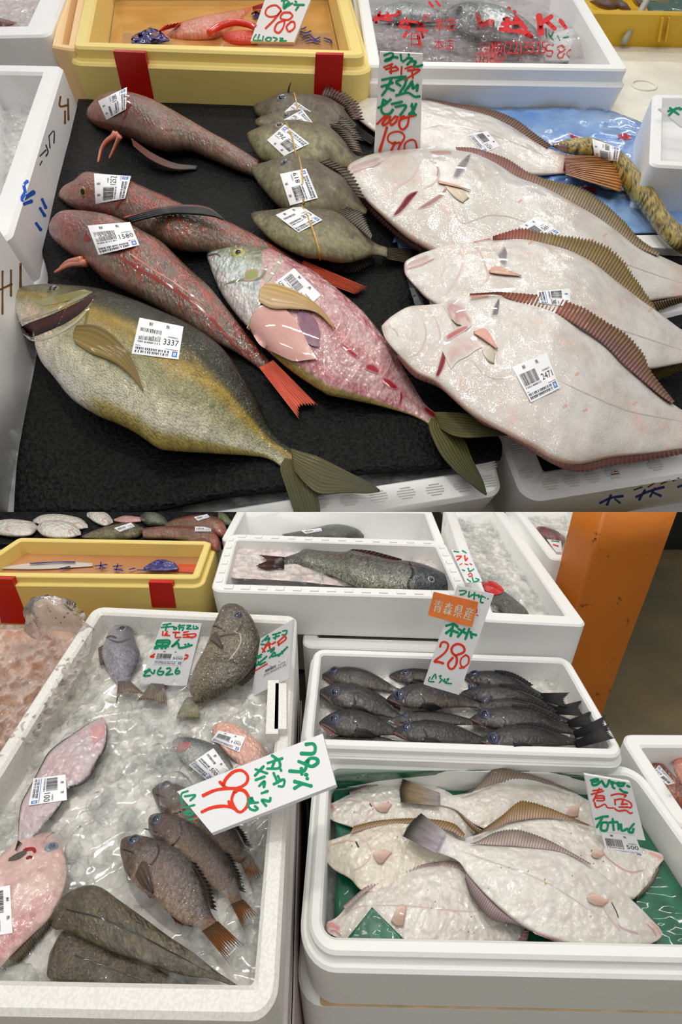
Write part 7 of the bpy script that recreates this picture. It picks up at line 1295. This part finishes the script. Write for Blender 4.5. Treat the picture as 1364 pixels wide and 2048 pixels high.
fishlines(w4, [('cheek_line', 3, (214, 186, 178), [(846, 640), (852, 664), (848, 686), (836, 706), (816, 716)]), ('cheek_line', 3, (220, 190, 182), [(856, 618), (872, 640), (880, 668), (878, 692)]), ('cheek_line', 2.5, (200, 186, 172), [(776, 650), (790, 660), (798, 676)]), ('lateral_line', 2, (190, 182, 170), [(944, 720), (962, 742), (984, 756), (1010, 756), (1030, 748)]), ('lateral_line', 2, (196, 188, 178), [(1120, 762), (1180, 790), (1260, 822), (1364, 842)])])
strip(w4, 'fin_base', [(936, 590), (956, 588), (980, 590)], [(942, 600), (960, 598), (978, 596)], (206, 146, 124), 10, 4)
layfin(w4, 'pectoral_fin', coons([(946, 663), (972, 658), (996, 697)], [(996, 697), (994, 698)], [(948, 666), (968, 680), (994, 698)], [(946, 663), (947, 664), (948, 666)], 6, 16), lambda s, t: mix((226, 170, 156), (214, 160, 146), s), 6)
layfin(w4, 'pectoral_fin', coons([(964, 700), (980, 690), (990, 706)], [(990, 706), (988, 728)], [(966, 706), (976, 722), (988, 728)], [(964, 700), (965, 703), (966, 706)], 6, 12), lambda s, t: mix((226, 216, 200), (190, 180, 164), s), 1.5)
sticker(w4, [(1024, 734), (1093, 705), (1120, 776), (1062, 805)], 2471)
for f, sp_ in ((w4, [(1154, 748), (1270, 806), (1170, 820), (1130, 812)]), (w2, [(1040, 402), (1210, 470), (1184, 480)]), (w3, [(1060, 486), (1300, 620)])):
    for (x, y) in sp_: line(f, 'scuff', [(x-4, y+3), (x, y), (x+5, y-3)], 4, (232, 176, 160), .5)
# --- mottled fish on the blue sheet
def c_mott(u, v, x, y):
    n = fbm(x*4, y*4, 3); m = fbm(x*9, y*9, 12); q = np.abs(fbm(x*6, y*6, 40)-.5)
    c = mix((160, 136, 58), (196, 172, 96), ss(.35, .65, n)); c = mix(c, (44, 38, 20), ss(.56, .64, m)*.85); c = mix(c, (60, 50, 26), (1-ss(.0, .03, q))*.7); c = mix(c, (70, 60, 34), (1-ss(.0, .14, v))*.7); return c
mo = fish('mottled_fish', 'yellow and black mottled fish curving over the blue plastic sheet', U, [(1106, 288), (1126, 280), (1157, 274), (1184, 276), (1220, 291), (1252, 314), (1282, 350), (1313, 392), (1334, 428), (1368, 460), (1410, 490)], [(1104, 293), (1133, 307), (1187, 318), (1220, 330), (1243, 368), (1262, 398), (1283, 420), (1310, 456), (1336, 485), (1366, 508), (1410, 530)], c_mott, fishmat('mottled_skin', 50, .12, .2, .36, .9, 10, .4, 0, 1, .12, .2), .6, .02, 120, 20)
strip(mo, 'head_patch', [(1108, 289), (1120, 286), (1134, 292)], [(1110, 296), (1124, 302), (1136, 306)], (120, 92, 90), 10, 5)  # greyer patch of colour over the snout
sticker(mo, [(1190, 320), (1184, 277), (1241, 297), (1236, 322)], 880)
# --- tall price sign
sp = signplane(U, (815, 300), .10, 8)
Z = (740, 90, 9.307)
board('price_sign', 'tall white sign with green and red brush writing ending in 180', sp, [(760, 104), (846, 108), (840, 312), (748, 312)], .02, Z,
 [(GRN, 42, [(260, 195), (370, 150), (430, 165), (400, 230), (300, 270), (280, 300), (370, 275), (430, 225), (520, 235)], [(570, 175), (585, 290)], [(720, 165), (715, 230), (610, 310)], [(690, 240), (780, 260), (690, 370)], [(750, 300), (850, 310), (820, 380), (880, 400), (980, 370)]),
  (RDK, 36, [(255, 415), (420, 350)], [(290, 450), (470, 410)], [(390, 370), (390, 530)], [(470, 390), (520, 460), (360, 500)], [(590, 400), (580, 550)], [(650, 440), (800, 400), (810, 470), (700, 470)], [(700, 480), (930, 465), (640, 650)], [(780, 510), (800, 620)]),
  (GRN, 46, [(220, 650), (420, 610), (670, 590)], [(210, 775), (430, 700)], [(400, 620), (330, 790), (220, 940)], [(300, 790), (450, 850)], [(480, 700), (570, 760)], [(620, 620), (480, 680)], [(680, 640), (640, 760), (550, 890)], [(790, 670), (650, 860)], [(700, 800), (790, 720), (800, 810), (890, 740), (870, 860)], [(480, 940), (700, 890), (830, 960), (930, 955)]),
  (GRN, 46, [(250, 1010), (210, 1200), (260, 1280), (360, 1280), (430, 1200)], [(150, 1170), (280, 1100), (390, 1010)], [(240, 1020), (330, 1060)], [(400, 1100), (600, 1055)], [(470, 1150), (670, 1130), (560, 1310)], [(780, 1090), (790, 1200), (830, 1300)], [(860, 1090), (800, 1220), (720, 1290)], [(760, 1130), (840, 1180)], [(720, 1295), (860, 1300)]),
  (RDK, 42, [(130, 1470), (290, 1310)], [(350, 1320), (240, 1440), (250, 1490), (340, 1440), (380, 1330)], [(480, 1320), (380, 1430), (400, 1490), (480, 1430), (520, 1330)], [(700, 1340), (560, 1400), (550, 1520), (620, 1570), (700, 1480), (730, 1340), (820, 1320)], [(560, 1360), (640, 1320)]),
  (RDK, 50, [(315, 1530), (180, 1970)]), (RDK, 36, [(560, 1860), (640, 1720), (600, 1640), (500, 1610), (360, 1660), (330, 1770), (420, 1830), (470, 1810), (390, 1960)], [(480, 1830), (560, 1820), (520, 1960)], [(640, 1960), (650, 1840), (740, 1770), (840, 1790), (880, 1960)])], colour=MATS['sign_board'])
# --- trim everything of the rear display at its front edge
for o in [o for o in bpy.data.objects if o not in UP0 and o.type == 'MESH' and not o.name.startswith('support_post')]:
    org = wloc(o); V = np.array([v.co[:] for v in o.data.vertices])+org
    if ((V-CAM)@UPV).min() < -1e-5: cut(o, True)
